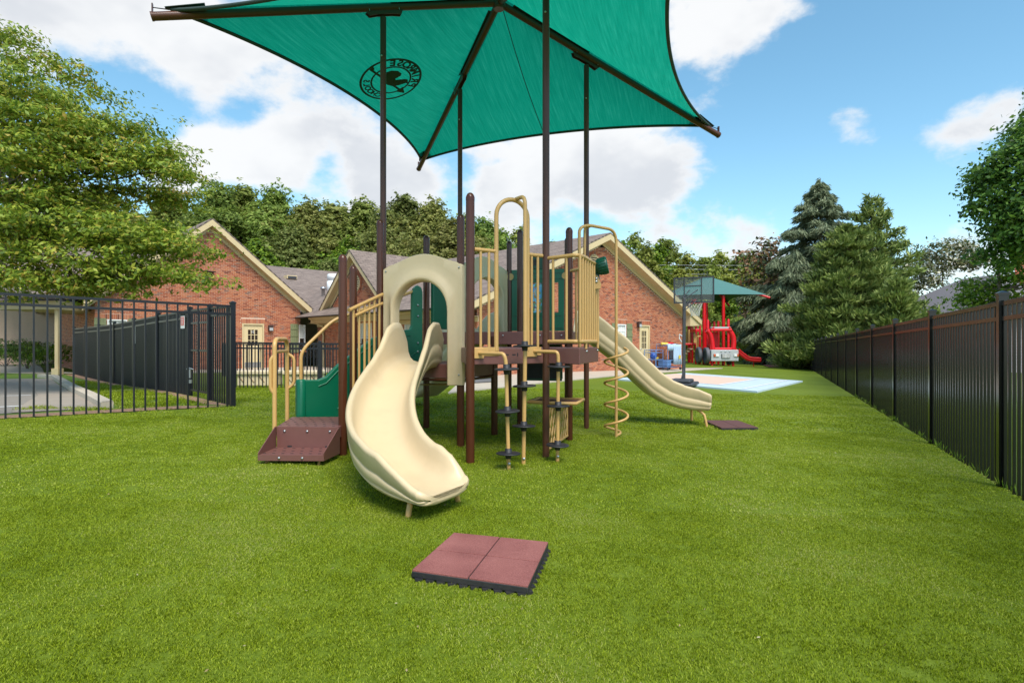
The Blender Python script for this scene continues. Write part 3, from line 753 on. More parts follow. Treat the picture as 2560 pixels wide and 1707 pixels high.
# low courtyard fence
F0, F1 = at(575, 978, 14.6), at(1010, 985, 15.6)
fence('low_iron_fence', 'low black picket fence closing off the courtyard behind the stairs', Vector((F0.x, F0.y, 0)), Vector((F1.x, F1.y, 0)), 1.22, 2, M['navy'], per=24, drop=(.05, .19), postw=.075)
F2, F3 = at(560, 948, 21), at(880, 950, 21.5)
fence('low_iron_fence', 'second low black picket fence farther back in the courtyard', Vector((F2.x, F2.y, 0)), Vector((F3.x, F3.y, 0)), 1.22, 2, M['navy'], per=22, drop=(.05, .19), postw=.075)
# ------------------------------------------------------------------ play structure
def Z(rel): return CZ + rel
def G0(x, y): return G(x, y) - .03
play = thing('play_structure', 'tan and brown play structure with slides, decks and climbers under the green canopy', 'play structure', (-.3, 7.3, 0))
def dome_post(x, y, top, r=.045, parent=play, m=None, name='post', cap=True):
    z0 = G0(x, y); h = top - z0
    b = MB(); prof = [(r, 0), (r, h - .05)]
    b.lathe((x, y, z0), UP, prof, 16); o = b.build(name, m or M['brown'], parent)
    if cap:
        c = MB(); c.lathe((x, y, top - .051), UP, [(r * 1.03, 0), (r * 1.03, .03), (r * .94, .045), (r * .72, .064), (r * .4, .076), (.001, .08)], 16); c.build('post_cap', m or M['brown'], o)
    return o
def pg(px, py): p = gnd(px, py); return Vector((p.x, p.y))
Pa, Pe, Pd, Pf = pg(857, 1137), pg(1175.5, 1157), pg(1151.5, 1115.6), pg(1066, 1070)
Pg, Ph, Pj = pg(1236, 1087), pg(1300, 1061), pg(1423, 1100)
Pi, Pk = pg(1365, 1142), pg(1466, 1070.5)
Pc = Vector((-1.645, 7.1)); Pb = Vector((-1.94, 6.95)); Pp = Vector((-.05, 10.0)); Pq = Vector((.95, 9.8))
Ps1 = Vector((-1.63, 7.20)); Ps2 = Vector((-.84, 9.2))
for p, t in ((Pa, .90), (Pb, .90), (Pc, 1.49), (Pd, 1.47), (Pe, 1.49), (Pf, 1.47), (Ph, 1.66), (Pj, 1.44), (Pp, 1.74), (Pq, 1.76)):
    dome_post(p.x, p.y, Z(t))
dome_post(Pg.x, Pg.y, Z(.12), cap=False)
# decks
def deck(poly, zt, th=.17):
    m = MB(); m.prism([(p[0], p[1], zt - th) for p in poly], (0, 0, th)); return m.build('deck', M['deck'], play, bevel=.008)
al = Vector((.325, .946)); nn = Vector((.946, -.325))
v1 = Vector((.705, 5.93)); v2 = Vector((1.04, 6.84))
zD1, zD2, zD3 = Z(-.27), Z(-.07), Z(.13)
deck([Pc, Pd, Pg, Pf], zD1)
deck([Pd, Pe, Pi, v1, v2, Pj, Pg], zD2)
deck([Pf, Pg, Pj, Pk, Pq, Pp, Ps2], zD3)
# perforations and bolts on the deck faces
bolt_m = MB(); bolt_m.lathe((0, 0, 0), (0, -1, 0), [(.012, 0), (.012, .004), (.007, .009), (.001, .010)], 8); bolt_mesh = bolt_m.mesh('bolt'); bolt_mesh.materials.append(M['steel'])
def bolt(p, parent=play, sc=1.0, rz=0):
    o = bpy.data.objects.new('bolt', bolt_mesh); COL.objects.link(o); o.parent = parent
    if parent.parent is None: o.matrix_parent_inverse = Matrix.Translation(parent.location).inverted()
    o.location = p; o.scale = (sc, sc, sc); o.rotation_euler = (0, 0, rz); return o
ein = Vector((Pi.y - Pe.y, -(Pi.x - Pe.x))).normalized()
for u in (.42, .47, .56, .61):
    p = lerp(Pe, Pi, u); sl = MB(); sl.obox((p.x + ein.x * .001, p.y + ein.y * .001, zD2 - .07), Vector((*(Pi - Pe).normalized(), 0)) * (.02 if u in (.47, .56) else .006), (ein.x * .002, ein.y * .002, 0), UP * (.006 if u in (.47, .56) else .018)); sl.build('slot', M['rubber'], play)
for (px, py, y) in ((1466, 878, 6.02), (1493, 875.5, 6.62)): bolt(at(px, py, y) + Vector((0, -.02, 0)))
gj = (Pj - Pg).normalized()
for u in (.12, .42, .62, .9): p = lerp(Pg, Pj, u); bolt((p.x - gj.y * -.012, p.y - .02, Z(.08)))

# ---- arch panels
def arch_panel(A, B, zb, zt, crest, zs, side=.17, name='arch_panel', parent=play):
    A, B = Vector((A[0], A[1], 0)), Vector((B[0], B[1], 0)); d = (B - A); Wd = d.length; d.normalize(); n = Vector((d.y, -d.x, 0))
    def P(s, z, out): return A + d * s + UP * z + n * out
    outer, inner = [], []
    NL, NT = 8, 26
    for i in range(NL): outer.append((0, lerp(zb, zt, i / NL))); inner.append((side, lerp(zb, zs, i / NL)))
    rad = Wd / 2 - side
    for i in range(NT + 1):
        u = i / NT; s = u * Wd
        bump = .5 - .5 * math.cos(2 * math.pi * u); z = zt + (crest - zt) * (bump ** .9)
        if u < .06: z -= (.06 - u) / .06 * .03
        if u > .94: z -= (u - .94) / .06 * .03
        outer.append((s, z)); a = math.pi * (1 - u); inner.append((Wd / 2 + rad * math.cos(a), zs + rad * math.sin(a)))
    for i in range(NL): outer.append((Wd, lerp(zt, zb, (i + 1) / NL))); inner.append((Wd - side, lerp(zs, zb, (i + 1) / NL)))
    def mix(t, push=0):
        out = []
        for (a, b), (c, e) in zip(outer, inner):
            out.append((a + (c - a) * t, b + (e - b) * t))
        return out
    def shr(k):
        cx, cz = Wd / 2, zs
        return [(c + (cx - c) * k, e + ((cz - e) * k if e > cz else 0)) for c, e in inner]
    rows = [(mix(0), -.05), (mix(0), -.004), (mix(.03), .010), (mix(.3), .012), (mix(.52), .014), (mix(.66), .032), (mix(.80), .060), (mix(.92), .074), (mix(1.0), .070), (shr(.04), .045), (shr(.06), .0), (shr(.06), -.06), (mix(.3), -.055), (mix(0), -.05)]
    m = MB(); m.grid([[P(s, z, o) for s, z in r] for r, o in rows], smooth=True, flip=True)
    for k in (0, -1): pass
    ob = m.build(name, M['slide_tan'], parent)
    md = ob.modifiers.new('es', 'EDGE_SPLIT'); md.split_angle = R(50)
    for s, z in ((.045, zt - .06), (Wd - .045, zt - .06), (Wd - .045, zb + .12)):
        q = P(s, z, .012); bolt(q, ob, 1.0, math.atan2(d.y, d.x))
    return ob, P, Wd
AL, AR = (-1.60, 7.08), (-.575, 6.65)
arch_panel(AL, AR, Z(-.51), Z(.925), Z(1.055), Z(.36))
ad = (Vector(AR) - Vector(AL)).normalized(); an = Vector((ad.y, -ad.x))
arch_panel((Ps2.x, Ps2.y), (Pp.x - .03, Pp.y - .02), Z(-.1), Z(1.26), Z(1.43), Z(.70), name='arch_panel')

# ---- slides
def bez(p, t):
    a, b, c, d = p; s = 1 - t
    return a * s ** 3 + b * 3 * s * s * t + c * 3 * s * t * t + d * t ** 3
def gk(e, k): return -.045 + (e + .015) * k
def slide(ctrl, zf, wf, hl, hr, n=56, name='slide', m=None, parent=play, bank=None):
    pts = []; 
    for i in range(n + 1):
        t = i / n; p = bez(ctrl, t); pts.append(Vector((p.x, p.y, zf(t))))
    secs = []
    for i in range(n + 1):
        t = i / n
        tg = (pts[min(i + 1, n)] - pts[max(i - 1, 0)]).normalized()
        hd = Vector((tg.x, tg.y, 0)).normalized(); rt = Vector((hd.y, -hd.x, 0)); upv = rt.cross(tg).normalized()
        upv = (upv * .55 + UP * .45).normalized()
        w = wf(t); L, Rr = hl(t), hr(t); b = bank(t) if bank else 0
        def q(r, u): return pts[i] + rt * r + upv * (u + b * r)
        def half(sg, h):
            e = max(h, .012)
            return [(sg * w * .35, .004), (sg * w * .62, .018), (sg * w * .82, .05 * min(1, h / .1) + .01), (sg * (w - .012), min(.12, h * .6) + .01), (sg * w, e * .85 + .01), (sg * (w + .008), e),
                    (sg * (w + .028), e + .018), (sg * (w + .05), e + .012), (sg * (w + .062), e - .010), (sg * (w + .056), e - .028),
                    (sg * (w + .048), gk(e, .62)), (sg * (w + .036), gk(e, .58)), (sg * (w + .046), gk(e, .54)), (sg * (w + .036), gk(e, .27)), (sg * (w + .022), gk(e, .23)), (sg * (w + .031), gk(e, .18)), (sg * (w - .02), -.052), (sg * w * .6, -.064)]
        lf, rg = half(-1, L), half(1, Rr)
        loop = [(0, 0)] + rg + [(0, -.066)] + lf[::-1]
        secs.append([q(r, u) for r, u in loop])
    mb = MB(); k = len(secs[0]); vs = [p for s in secs for p in s]; fs = []
    for i in range(n):
        for j in range(k):
            j2 = (j + 1) % k; fs.append((i * k + j, (i + 1) * k + j, (i + 1) * k + j2, i * k + j2))
    mb.add(vs, fs, True)
    # rounded nose at the exit
    c = sum(secs[-1], Vector()) / k; tg = (pts[-1] - pts[-2]).normalized()
    ends = [secs[-1]]
    for fw, sh, dn_ in ((.022, .02, .004), (.042, .07, .012), (.055, .16, .022), (.058, .30, .030)):
        ends.append([p + tg * fw + (c - p) * sh * Vector((.35, .35, 1)).z - UP * dn_ * (1 if (p - c).z > 0 else -.4) for p in secs[-1]])
    mb.add([p for s_ in ends for p in s_], [(a * k + j, (a + 1) * k + j, (a + 1) * k + (j + 1) % k, a * k + (j + 1) % k) for a in range(len(ends) - 1) for j in range(k)], True)
    half_k = k // 2      # close the nose between the bed side and the underside
    le = ends[-1]; mb.add(le, [(j, j + 1, k - j - 1, (k - j) % k) for j in range(half_k)], True)
    mb.add(secs[0], [tuple(range(k))])
    ob = mb.build(name, m or M['slide_tan'], parent)
    return ob, pts
def seg(t, keys):
    for (a, va), (b, vb) in zip(keys[:-1], keys[1:]):
        if t <= b: return va + (vb - va) * sm(a, b, t)
    return keys[-1][1]
ctl = [Vector(p) for p in ((-1.075, 6.90), (-1.40, 5.52), (-1.21, 4.48), (-.50, 4.08))]
zf = lambda t: seg(t, [(0, zD1 + .02), (.10, zD1 - .01), (.45, .60), (.80, .245), (1, .215)]) if False else float(np.interp(t, [0, .08, .16, .3, .45, .58, .7, .8, .9, 1], [zD1 + .02, zD1 + .005, zD1 - .06, .73, .54, .39, .28, .215, .185, .175]))
wl1 = lambda t: float(np.interp(t, [0, .12, .3, .7, .85, 1], [.205, .215, .235, .245, .245, .235]))
hl1 = lambda t: float(np.interp(t, [0, .03, .07, .11, .16, .22, .3, .5, .75, .86, .93, .98, 1], [.28, .46, .47, .42, .26, .20, .19, .215, .25, .235, .15, .07, .05]))
hr1 = lambda t: float(np.interp(t, [0, .03, .07, .11, .16, .22, .3, .5, .75, .86, .93, .98, 1], [.28, .46, .47, .42, .26, .20, .19, .195, .21, .22, .18, .10, .05]))
s1, sp1 = slide(ctl, zf, wl1, hr1, hl1)
def arch_leg(p_top, base, parent, w=.035, lean=None):
    """flat bent strap leg"""
    b = Vector(base); a = Vector(p_top); mid = lerp(a, b, .35) + Vector(((b.x - a.x) * .35, (b.y - a.y) * .35, .02))
    pts = [a, lerp(a, mid, .6) + UP * .01, mid, lerp(mid, b, .5), b - UP * .03]
    m = MB(); m.tube(pts, .021, 8); return m.build('leg', M['tube_tan'], parent)
fA, fB = gnd(1019, 1292), gnd(1146, 1252)
e1 = sp1[-3]
arch_leg(Vector((lerp(e1.x, fA.x, .7), lerp(e1.y, fA.y, .7) + .05, .13)), fA, s1); arch_leg(Vector((lerp(e1.x, fB.x, .6), lerp(e1.y, fB.y, .6), .13)), fB, s1)
# right-hand slide
c2 = [Vector(p) for p in ((1.0, 9.12), (1.75, 9.12), (2.2, 9.14), (3.06, 9.16))]
z2 = lambda t: float(np.interp(t, [0, .06, .15, .3, .45, .6, .72, .82, .92, 1], [zD3 + .02, zD3 - .02, zD3 - .14, 1.02, .74, .48, .335, .26, .225, .22]))
h2 = lambda t: float(np.interp(t, [0, .08, .2, .8, .93, 1], [.36, .36, .33, .30, .27, .20]))
s2, sp2 = slide(c2, z2, lambda t: .27, h2, h2)
fC, fD = gnd(1729, 1051), gnd(1768, 1067)
arch_leg((fC.x - .02, fC.y - .05, .17), fC, s2); arch_leg((fD.x - .12, fD.y + .1, .17), fD, s2)
# slide on the far side
c3 = [Vector(p) for p in ((-.45, 9.62), (-.95, 10.12), (-1.4, 10.6), (-1.9, 11.1))]
s3, sp3 = slide(c3, lambda t: float(np.interp(t, [0, .08, .3, .6, .8, 1], [zD3 + .02, zD3 - .02, 1.0, .5, .27, .22])), lambda t: .26, h2, h2, n=30)
for sg in (-1, 1):
    q = Vector((-1.8 + .15 * sg, 11.0 + .15 * sg, 0)); arch_leg((q.x, q.y, .17), (q.x - .02, q.y, G(q.x, q.y)), s3)

# ---- steps and landing
def slots(poly, z, nx, ny, parent):
    """drain slots let into the tread"""
    a, b, c, d = [Vector(p) for p in poly]; rnd = random.Random(5); m = MB()
    for i in range(nx):
        for j in range(ny):
            u, v = (i + .5 + (.25 if j % 2 else -.25)) / nx, (j + .5) / ny
            p = lerp(lerp(a, b, u), lerp(d, c, u), v); m.obox((p.x, p.y, z + .0015), (.014, 0, 0), (0, .005, 0), (0, 0, .0015))
    stuff(m.build('drain_slots', M['rubber'], parent))
zl = Z(-.89)
lq = [Vector((-2.47, 5.97)), Vector((-1.815, 5.93)), Vector((-1.76, 6.75)), Vector((-2.60, 6.72))]
m = MB(); m.prism([(p.x, p.y, zl - .12) for p in lq], (0, 0, .12)); ld_ = m.build('landing', M['deck'], play, bevel=.006); slots(lq, zl, 7, 6, ld_)
tq = [Vector((-2.47, 5.56)), Vector((-1.835, 5.54)), Vector((-1.80, 5.925)), Vector((-2.47, 5.965))]
zt = Z(-1.105)
st = MB(); st.prism([(p.x, p.y, zt - .015) for p in tq], (0, 0, .015)); so1 = st.build('step', M['deck'], play, bevel=.003); slots(tq, zt, 7, 3, so1)
m = MB(); m.prism([(tq[0].x, tq[0].y - .016, zt), (tq[1].x, tq[1].y - .016, zt), (tq[1].x, tq[1].y - .016, zt - .055), (tq[0].x, tq[0].y - .016, zt - .055)], (0, .014, 0)); m.build('nosing', M['deck'], so1)
m = MB(); m.prism([(tq[3].x + .01, tq[3].y - .012, zt + .001), (tq[2].x - .01, tq[2].y - .012, zt + .001), (tq[2].x - .01, tq[2].y - .012, zl - .001), (tq[3].x + .01, tq[3].y - .012, zl - .001)], (0, .010, 0)); m.build('riser', M['deck'], so1)
for (f, b_) in ((tq[0], tq[3]), (tq[1], tq[2])):
    m = MB(); m.prism([(f.x, f.y - .016, zt + .02), (f.x, f.y - .016, zt - .055), (b_.x, b_.y, zt - .06), (b_.x, b_.y, zl), (b_.x, b_.y - .03, zl)], (.008 if f is tq[1] else -.008, 0, 0)); m.build('side_plate', M['deck'], so1)
for u in (.14, .5, .86):
    p = lerp(tq[3], tq[2], u); bolt((p.x, p.y - .014, zl - .045), so1, 1.1)
for u in (.32, .68):
    p = lerp(tq[0], tq[1], u); bolt((p.x, p.y - .018, zt - .028), so1, 1.1)
for u in (.2, .8):
    m = MB(); p = lerp(tq[3], tq[2], u); m.obox((p.x + .04, p.y - .012, zt + .012), (.05, 0, 0), (0, .002, 0), (0, 0, .008)); m.build('slot', M['rubber'], so1)
for u in (.08, .86):
    p = lerp(tq[0], tq[1], u); m = MB(); m.bar((p.x + .02, p.y + .1, zt - .06), (p.x - .03 + .06 * (u > .5), p.y + .0, G(p.x, p.y) - .03), .013, 6); m.build('foot', M['tube_tan'], so1)
# hoop handrail on the landing
def rounded(pts, r=.12, k=5):
    pts = [Vector(p) for p in pts]; out = [pts[0]]
    for i in range(1, len(pts) - 1):
        a, b, c = pts[i - 1], pts[i], pts[i + 1]; d1, d2 = (a - b), (c - b); rr = min(r, d1.length * .48, d2.length * .48)
        p, q = b + d1.normalized() * rr, b + d2.normalized() * rr
        for j in range(k + 1):
            t = j / k; out.append(p * (1 - t) ** 2 + b * 2 * t * (1 - t) + q * t * t)
    out.append(pts[-1]); return out
hA, hB = Vector((-2.50, 5.99, 0)), Vector((-2.645, 6.69, 0))
m = MB(); m.tube(rounded([hA + UP * (zl - .1), hA + UP * Z(-.02), lerp(hA, hB, .12) + UP * Z(.025), lerp(hA, hB, .88) + UP * Z(.025), hB + UP * Z(-.02), hB + UP * (zl - .1)], .08), .0235, 10); hr = m.build('handrail', M['tube_tan'], play)
m = MB(); m.bar(hA + UP * Z(-.11), hB + UP * Z(-.11), .017, 8); m.build('crossbar', M['tube_tan'], hr)
for q, sg in ((hA, -1), (hB, 1)):
    dx_ = Vector((-.035 if sg < 0 else .05, -.02, 0)) if sg < 0 else Vector((.075, .02, 0))
    m = MB(); m.tube(rounded([q + UP * Z(-.14), q + dx_ + UP * Z(-.19), q + dx_ + UP * Z(-.50), q + UP * Z(-.56)], .06), .018, 8); m.build('grab_loop', M['tube_tan'], hr)
# stair: green side panel, treads, near railing
sA, sB = Vector((-2.65, 6.95, 0)), Vector((-1.22, 8.02, 0)); sd_ = (sB - sA).normalized(); sn = Vector((sd_.y, -sd_.x, 0))
prof = [(0, -.96), (0, -.49), (.02, -.47), (.26, -.475), (.36, -.44), (.50, -.30), (.98, .05), (1.40, .15), (1.52, .165), (1.545, .22), (1.55, .66), (1.575, .74), (1.63, .78), (1.69, .75), (1.71, .68), (1.71, -.45), (.55, -.96)]
m = MB(); m.prism([sA + sd_ * s + UP * Z(z) for s, z in prof], sn * .07); gp_ = m.build('stair_side', M['green'], play, bevel=.022)
m = MB(); m.tube([sA + sd_ * s + UP * Z(z - .08) + sn * .072 for s, z in prof[3:9]], .009, 6); m.build('rib', M['green'], gp_)
m = MB(); m.tube([sA + sd_ * s + UP * Z(z) + sn * .072 for s, z in ((.5, -.85), (1.0, -.52), (1.65, -.12))], .010, 6); m.build('rib', M['green'], gp_)
m = MB(); m.lathe(sA + sd_ * .06 + sn * .035 + UP * Z(-.95), UP, [(.062, 0), (.062, .47), (.05, .485), (.01, .49)], 14); m.build('newel', M['green'], gp_)
for z in (-.02, -.14, .35, .5): bolt(sA + sd_ * 1.63 + sn * .075 + UP * Z(z), gp_, 1.2, math.atan2(sd_.y, sd_.x))
nA, nB = Vector((-1.80, 6.28, 0)), Vector((-1.60, 7.02, 0))
for k in range(4):
    u = .36 + k * .17; z = Z(-.89 + (k + 1) * .125)
    a, b = lerp(nA, nB, u), lerp(sA + sn * .08, sB + sn * .08, u); dd = (nB - nA).normalized() * .14
    m = MB(); m.prism([a - dd + UP * (z - .04), b - dd + UP * (z - .04), b + dd + UP * (z - .04), a + dd + UP * (z - .04)], UP * .04); m.build('tread', M['deck'], play, bevel=.005)
    m = MB(); m.prism([a - dd + UP * (z - .13), b - dd + UP * (z - .13), b - dd + UP * (z - .041), a - dd + UP * (z - .041)], (nB - nA).normalized() * .01); m.build('riser', M['deck'], play)
def railing(rails, bal, zb, zt, parent=play, r=.021, rb=.0145):
    """rails: list of point lists; bal: points in plan"""
    m = MB()
    for i, rl in enumerate(rails): m.tube(rl, r, 10)
    o = m.build('railing', M['tube_tan'], parent)
    if len(rails) > 1: o['kind'] = 'stuff'; del o['kind']
    for i, p in enumerate(bal):
        b0 = zb(i) if callable(zb) else zb; b1 = zt(i) if callable(zt) else zt
        b = MB(); b.bar((p[0], p[1], b0), (p[0], p[1], b1), rb, 8); b.build('baluster', M['tube_tan'], o)
    return o
nbal = [lerp(nA, nB, u) for u in (.12, .28, .44, .58, .74, .90)]
zr1 = lambda u: Z(.345 + u * .235)
railing([[nA + UP * (zr1(0)), nB + UP * zr1(1)]], nbal, lambda i: Z(-.66 + i * .07), lambda i: zr1((.12, .28, .44, .58, .74, .90)[i]))
m = MB(); m.bar(nA + Vector((.04, .1, 0)) + UP * (Z(.29)), nB + UP * Z(.47), .018, 10); m.build('handrail', M['tube_tan'], play)
m = MB(); m.bar(nA + Vector((.02, .05, 0)) + UP * Z(-.66), nB + UP * Z(-.30), .018, 8); m.build('handrail', M['tube_tan'], play)
far = [(0.06, -.48), (.06, -.16), (.12, -.06), (.46, .27), (1.60, .70)]
m = MB(); m.tube(rounded([sA + sd_ * s + sn * .035 + UP * Z(z) for s, z in far], .10), .021, 10); m.build('handrail', M['tube_tan'], play)
m = MB(); m.prism([(Pf.x + .05, Pf.y + .06, Z(.18)), (Ps2.x - .04, Ps2.y - .08, Z(.18)), (Ps2.x - .04, Ps2.y - .08, Z(.72)), (lerp(Pf, Ps2, .7).x, lerp(Pf, Ps2, .7).y, Z(.86)), (Pf.x + .05, Pf.y + .06, Z(.90))], (.04, -.02, 0)); m.build('barrier_panel', M['green'], play, bevel=.012)

# ---- barriers round the middle deck
def V3(p, z): return Vector((p[0], p[1], z))
lp = lambda u: lerp(Pe, Pi, u)
ulL, ulR = .33, .745
railing([[V3(lp(.05), Z(.945)), V3(lp(ulL), Z(.94))]], [lp(.13), lp(.235)], Z(-.10), Z(.945))
railing([[V3(lp(ulR), Z(.935)), V3(lp(.95), Z(.93))]], [lp(.80), lp(.885)], Z(-.10), Z(.935))
for (a, b) in ((.04, ulL + .03), (ulR - .01, .93)):
    m = MB(); m.obox(V3(lerp(lp(a), lp(b), .5), zD2 - .035) + Vector((ein.x, ein.y, 0)) * .006, V3(lp(b) - lp(a), 0) / 2, Vector((ein.x, ein.y, 0)) * .004, UP * .045); m.build('mounting_plate', M['tube_tan'], play, bevel=.003)
# arched entry loop and the three pod climbers
La, Lb = lp(ulL), lp(ulR); zt_ = 1.50; rad = (Lb - La).length / 2
arc = [V3(La, Z(-.1))] + [V3(lerp(La, Lb, .5 - .5 * math.cos(a)), Z(zt_ - rad) + rad * math.sin(a)) for a in np.linspace(0, math.pi, 15)] + [V3(Lb, Z(-.1))]
m = MB(); m.tube(arc, .0235, 10); m.build('entry_loop', M['tube_tan'], play)
pod = MB()
pod.lathe((0, 0, -.045), UP, [(.028, 0), (.032, .036), (.06, .041), (.116, .043), (.121, .047), (.121, .054), (.112, .059), (.07, .056), (.042, .058), (.034, .064), (.034, .095), (.025, .099)], 22)
pod_mesh = pod.mesh('pod'); pod_mesh.materials.append(M['rubber'])
def pod_climber(name, top_pts, base, discs, pipe_r=.019):
    base = Vector(base); m = MB(); pts = rounded(list(top_pts) + [base - UP * .04], .14, 7); m.tube(pts, pipe_r, 10)
    o = m.build('pod_climber', M['tube_tan'], play)
    for p in discs:
        d = bpy.data.objects.new('pod', pod_mesh); COL.objects.link(d); d.parent = o; d.location = p; d.rotation_euler = (random.uniform(-.04, .04), random.uniform(-.04, .04), random.uniform(0, 3))
    bolt(base + Vector((.004, -.02, .06)), o, 1.3)
    return o
random.seed(4)
bA = gnd(1272, 1173); yA = bA.y
tA = at(1265, 905, yA + .03)
dA = [at(1266.5, 924, yA + .02), at(1269, 1029, yA + .01), at(1271, 1134.5, yA)]
pod_climber('a', [V3(lp(.10), Z(-.12)), Vector((tA.x - .02, tA.y, Z(-.12))), tA], bA, dA)
m = MB(); m.obox(V3(lp(.10), Z(-.12)) + Vector((.0, -.014, 0)), V3((Pi - Pe).normalized(), 0) * .065, Vector((ein.x, ein.y, 0)) * .005, UP * .055); m.build('mounting_plate', M['tube_tan'], play, bevel=.006)
bB = gnd(1308.5, 1160); yB = bB.y
lt = V3(lerp(La, Lb, .62), Z(zt_ + .01))
pod_climber('b', [lt, Vector((at(1313, 500, yB).x, yB + .05, Z(1.50))), at(1313, 866, yB)], bB, [at(1312, 866, yB), at(1311, 966, yB), at(1309.5, 1066, yB)], .021)
bC = gnd(1393.5, 1154); yC = bC.y
tC = at(1396, 895, yC)
pod_climber('c', [V3(lp(.82), Z(-.105)), Vector((tC.x - .01, tC.y, Z(-.11))), tC], bC, [at(1397, 917.5, yC), at(1395.5, 1016, yC), at(1394, 1113.5, yC)])
m = MB(); m.obox(V3(lp(.80), Z(-.11)) + Vector((.0, -.014, 0)), V3((Pi - Pe).normalized(), 0) * .065, Vector((ein.x, ein.y, 0)) * .005, UP * .055); m.build('mounting_plate', M['tube_tan'], play, bevel=.006)
# balcony barrier
w1 = lerp(Vector(v1), Pi, .10); w2 = v2
ring = rounded([V3(Pi, Z(.905)), V3(lerp(Pi, v1, .9), Z(.905)), V3(lerp(v1, v2, .12), Z(.905)), V3(lerp(v1, v2, .9), Z(.905)), V3(lerp(v2, Pj, .15), Z(.905)), V3(Pj, Z(.905))], .12)
ring0 = [Vector((p.x, p.y, Z(.0))) for p in ring]
bl = [lerp(Pi, v1, u) for u in (.22, .62)] + [lerp(v1, v2, u) for u in (.02, .14, .26, .38, .50, .62, .74, .86, .97)] + [lerp(v2, Pj, u) for u in (.35, .75)]
ro = railing([ring], bl, Z(0), Z(.905))
m = MB(); m.tube(ring0, .021, 10); m.build('bottom_rail', M['tube_tan'], ro)
for u in (.3, .95):
    p = lerp(v1, v2, u); m = MB(); m.bar(V3(p, zD2 - .01), V3(p, Z(0)), .016, 8); m.build('rail_foot', M['tube_tan'], ro)
# telescope
tp = at(1452, 678, 6.72); tdv = Vector((.93, -.20, .20)).normalized()
m = MB(); m.lathe(tp, tdv, [(.028, -.02), (.045, 0), (.045, .03), (.036, .04), (.040, .07), (.062, .10), (.072, .16), (.076, .175), (.072, .19), (.092, .20), (.097, .24), (.103, .31), (.096, .32), (.08, .312), (.07, .29)], 20); tl = m.build('telescope', M['green_dk'], play)
for k in range(20):
    a = 2 * math.pi * k / 20; u_ = tdv.orthogonal().normalized(); w_ = tdv.cross(u_); rr = (u_ * math.cos(a) + w_ * math.sin(a))
    m = MB(); m.bar(tp + tdv * .215 + rr * .095, tp + tdv * .30 + rr * .102, .005, 5); m.build('grip_rib', M['green_dk'], tl)
q = tp + tdv * .17
m = MB(); m.prism([q + Vector((-.05, -.01, -.05)), q + Vector((.05, -.01, -.05)), q + Vector((.055, -.01, -.16)), q + Vector((-.03, -.01, -.16))], (0, .05, 0)); m.build('cradle', M['green_dk'], tl, bevel=.008)
m = MB(); m.prism([q + Vector((-.035, -.02, -.12)), q + Vector((.0, -.02, -.085)), q + Vector((.03, -.02, -.10)), q + Vector((.07, -.02, -.20)), q + Vector((.06, -.02, -.25)), q + Vector((-.05, -.02, -.25))], (0, -.012, 0)); m.build('bracket', M['tube_tan'], tl, bevel=.004)
for z in (-.13, -.165): bolt(q + Vector((.01, -.034, z)), tl, 1.5)
m = MB(); m.tube([q + Vector((.0, .01, -.24)), q + Vector((-.02, .01, -.34)), q + Vector((-.06, .02, -.46))], .02, 8); m.build('stem', M['tube_tan'], tl)
m = MB(); m.tube([tp + tdv * .02 + Vector((.02, 0, .02)), tp + tdv * .03 + Vector((0, 0, .13)), tp + tdv * .07 + Vector((0, 0, .155)), tp + tdv * .11 + Vector((0, 0, .10)), tp + tdv * .12 + Vector((0, 0, .05))], .014, 8); m.build('hoop', M['tube_tan'], tl)
# spiral climber
cs = gnd(1540.5, 1092); cs = Vector((cs.x, cs.y, cs.z))
m = MB(); zt3 = Z(1.50)
jl = lerp(v2, Pj, .8)
m.tube(rounded([cs - UP * .04, Vector((cs.x, cs.y, zt3)), Vector((.98, 7.34, zt3)), Vector((.86, 7.27, zt3 - .05)), Vector((.86, 7.24, zD2))], .17, 8), .0205, 10); sc_ = m.build('spiral_climber', M['tube_tan'], play)
m = MB(); m.tube(rounded([Vector((1.02, 7.38, zt3 - .004)), Vector((.95, 7.42, zt3 - .02)), Vector((.935, 7.45, zD3))], .1, 6), .019, 10); m.build('back_leg', M['tube_tan'], sc_)
hx = []; z0, z1 = cs.z + .02, Z(-.09); turns = 4.05
for i in range(150):
    t = i / 149; a = 2 * math.pi * turns * t + .3; rr = .155 * (1 if t > .03 else t / .03)
    hx.append(Vector((cs.x + rr * math.cos(a), cs.y + rr * math.sin(a), lerp(z0, z1, t))))
m = MB(); m.tube(hx, .0165, 9); m.build('spiral_rung', M['tube_tan'], sc_)
# play panel at the back: frame with two windows, picture and peephole
pd_ = V3(Pq - Pp, 0).normalized(); pn = Vector((pd_.y, -pd_.x, 0)); Wp = (Pq - Pp).length - .10; o0 = V3(Pp, 0) + pd_ * .05
zb_, zt_2 = Z(.18), Z(1.25)
def PP(s, z, o=0): return o0 + pd_ * s + UP * z + pn * o
m = MB()
def pb(s0, s1, za, zb__): m.obox(PP((s0 + s1) / 2, (za + zb__) / 2), pd_ * (s1 - s0) / 2, UP * (zb__ - za) / 2, pn * .025)
w0, w1_, w2_, w3_ = Wp * .22, Wp * .58, Wp * .78, Wp * .89; za, zc = Z(.50), Z(1.02)
pb(0, Wp, zb_, za); pb(0, Wp, zc, zt_2); pb(0, w0, za, zc); pb(w1_, w2_, za, zc); pb(w3_, Wp, za, zc)
pan = m.build('play_panel', M['green'], play)
m = MB(); m.obox(PP(Wp * .46, zt_2 + .11), pd_ * .13, UP * .11, pn * .03); m.build('chimney', M['green_dk'], pan, bevel=.01)
m = MB(); m.obox(PP(Wp * .46, zt_2 + .12, .031), pd_ * .05, UP * .05, pn * .004); m.build('peephole', M['rubber'], pan)
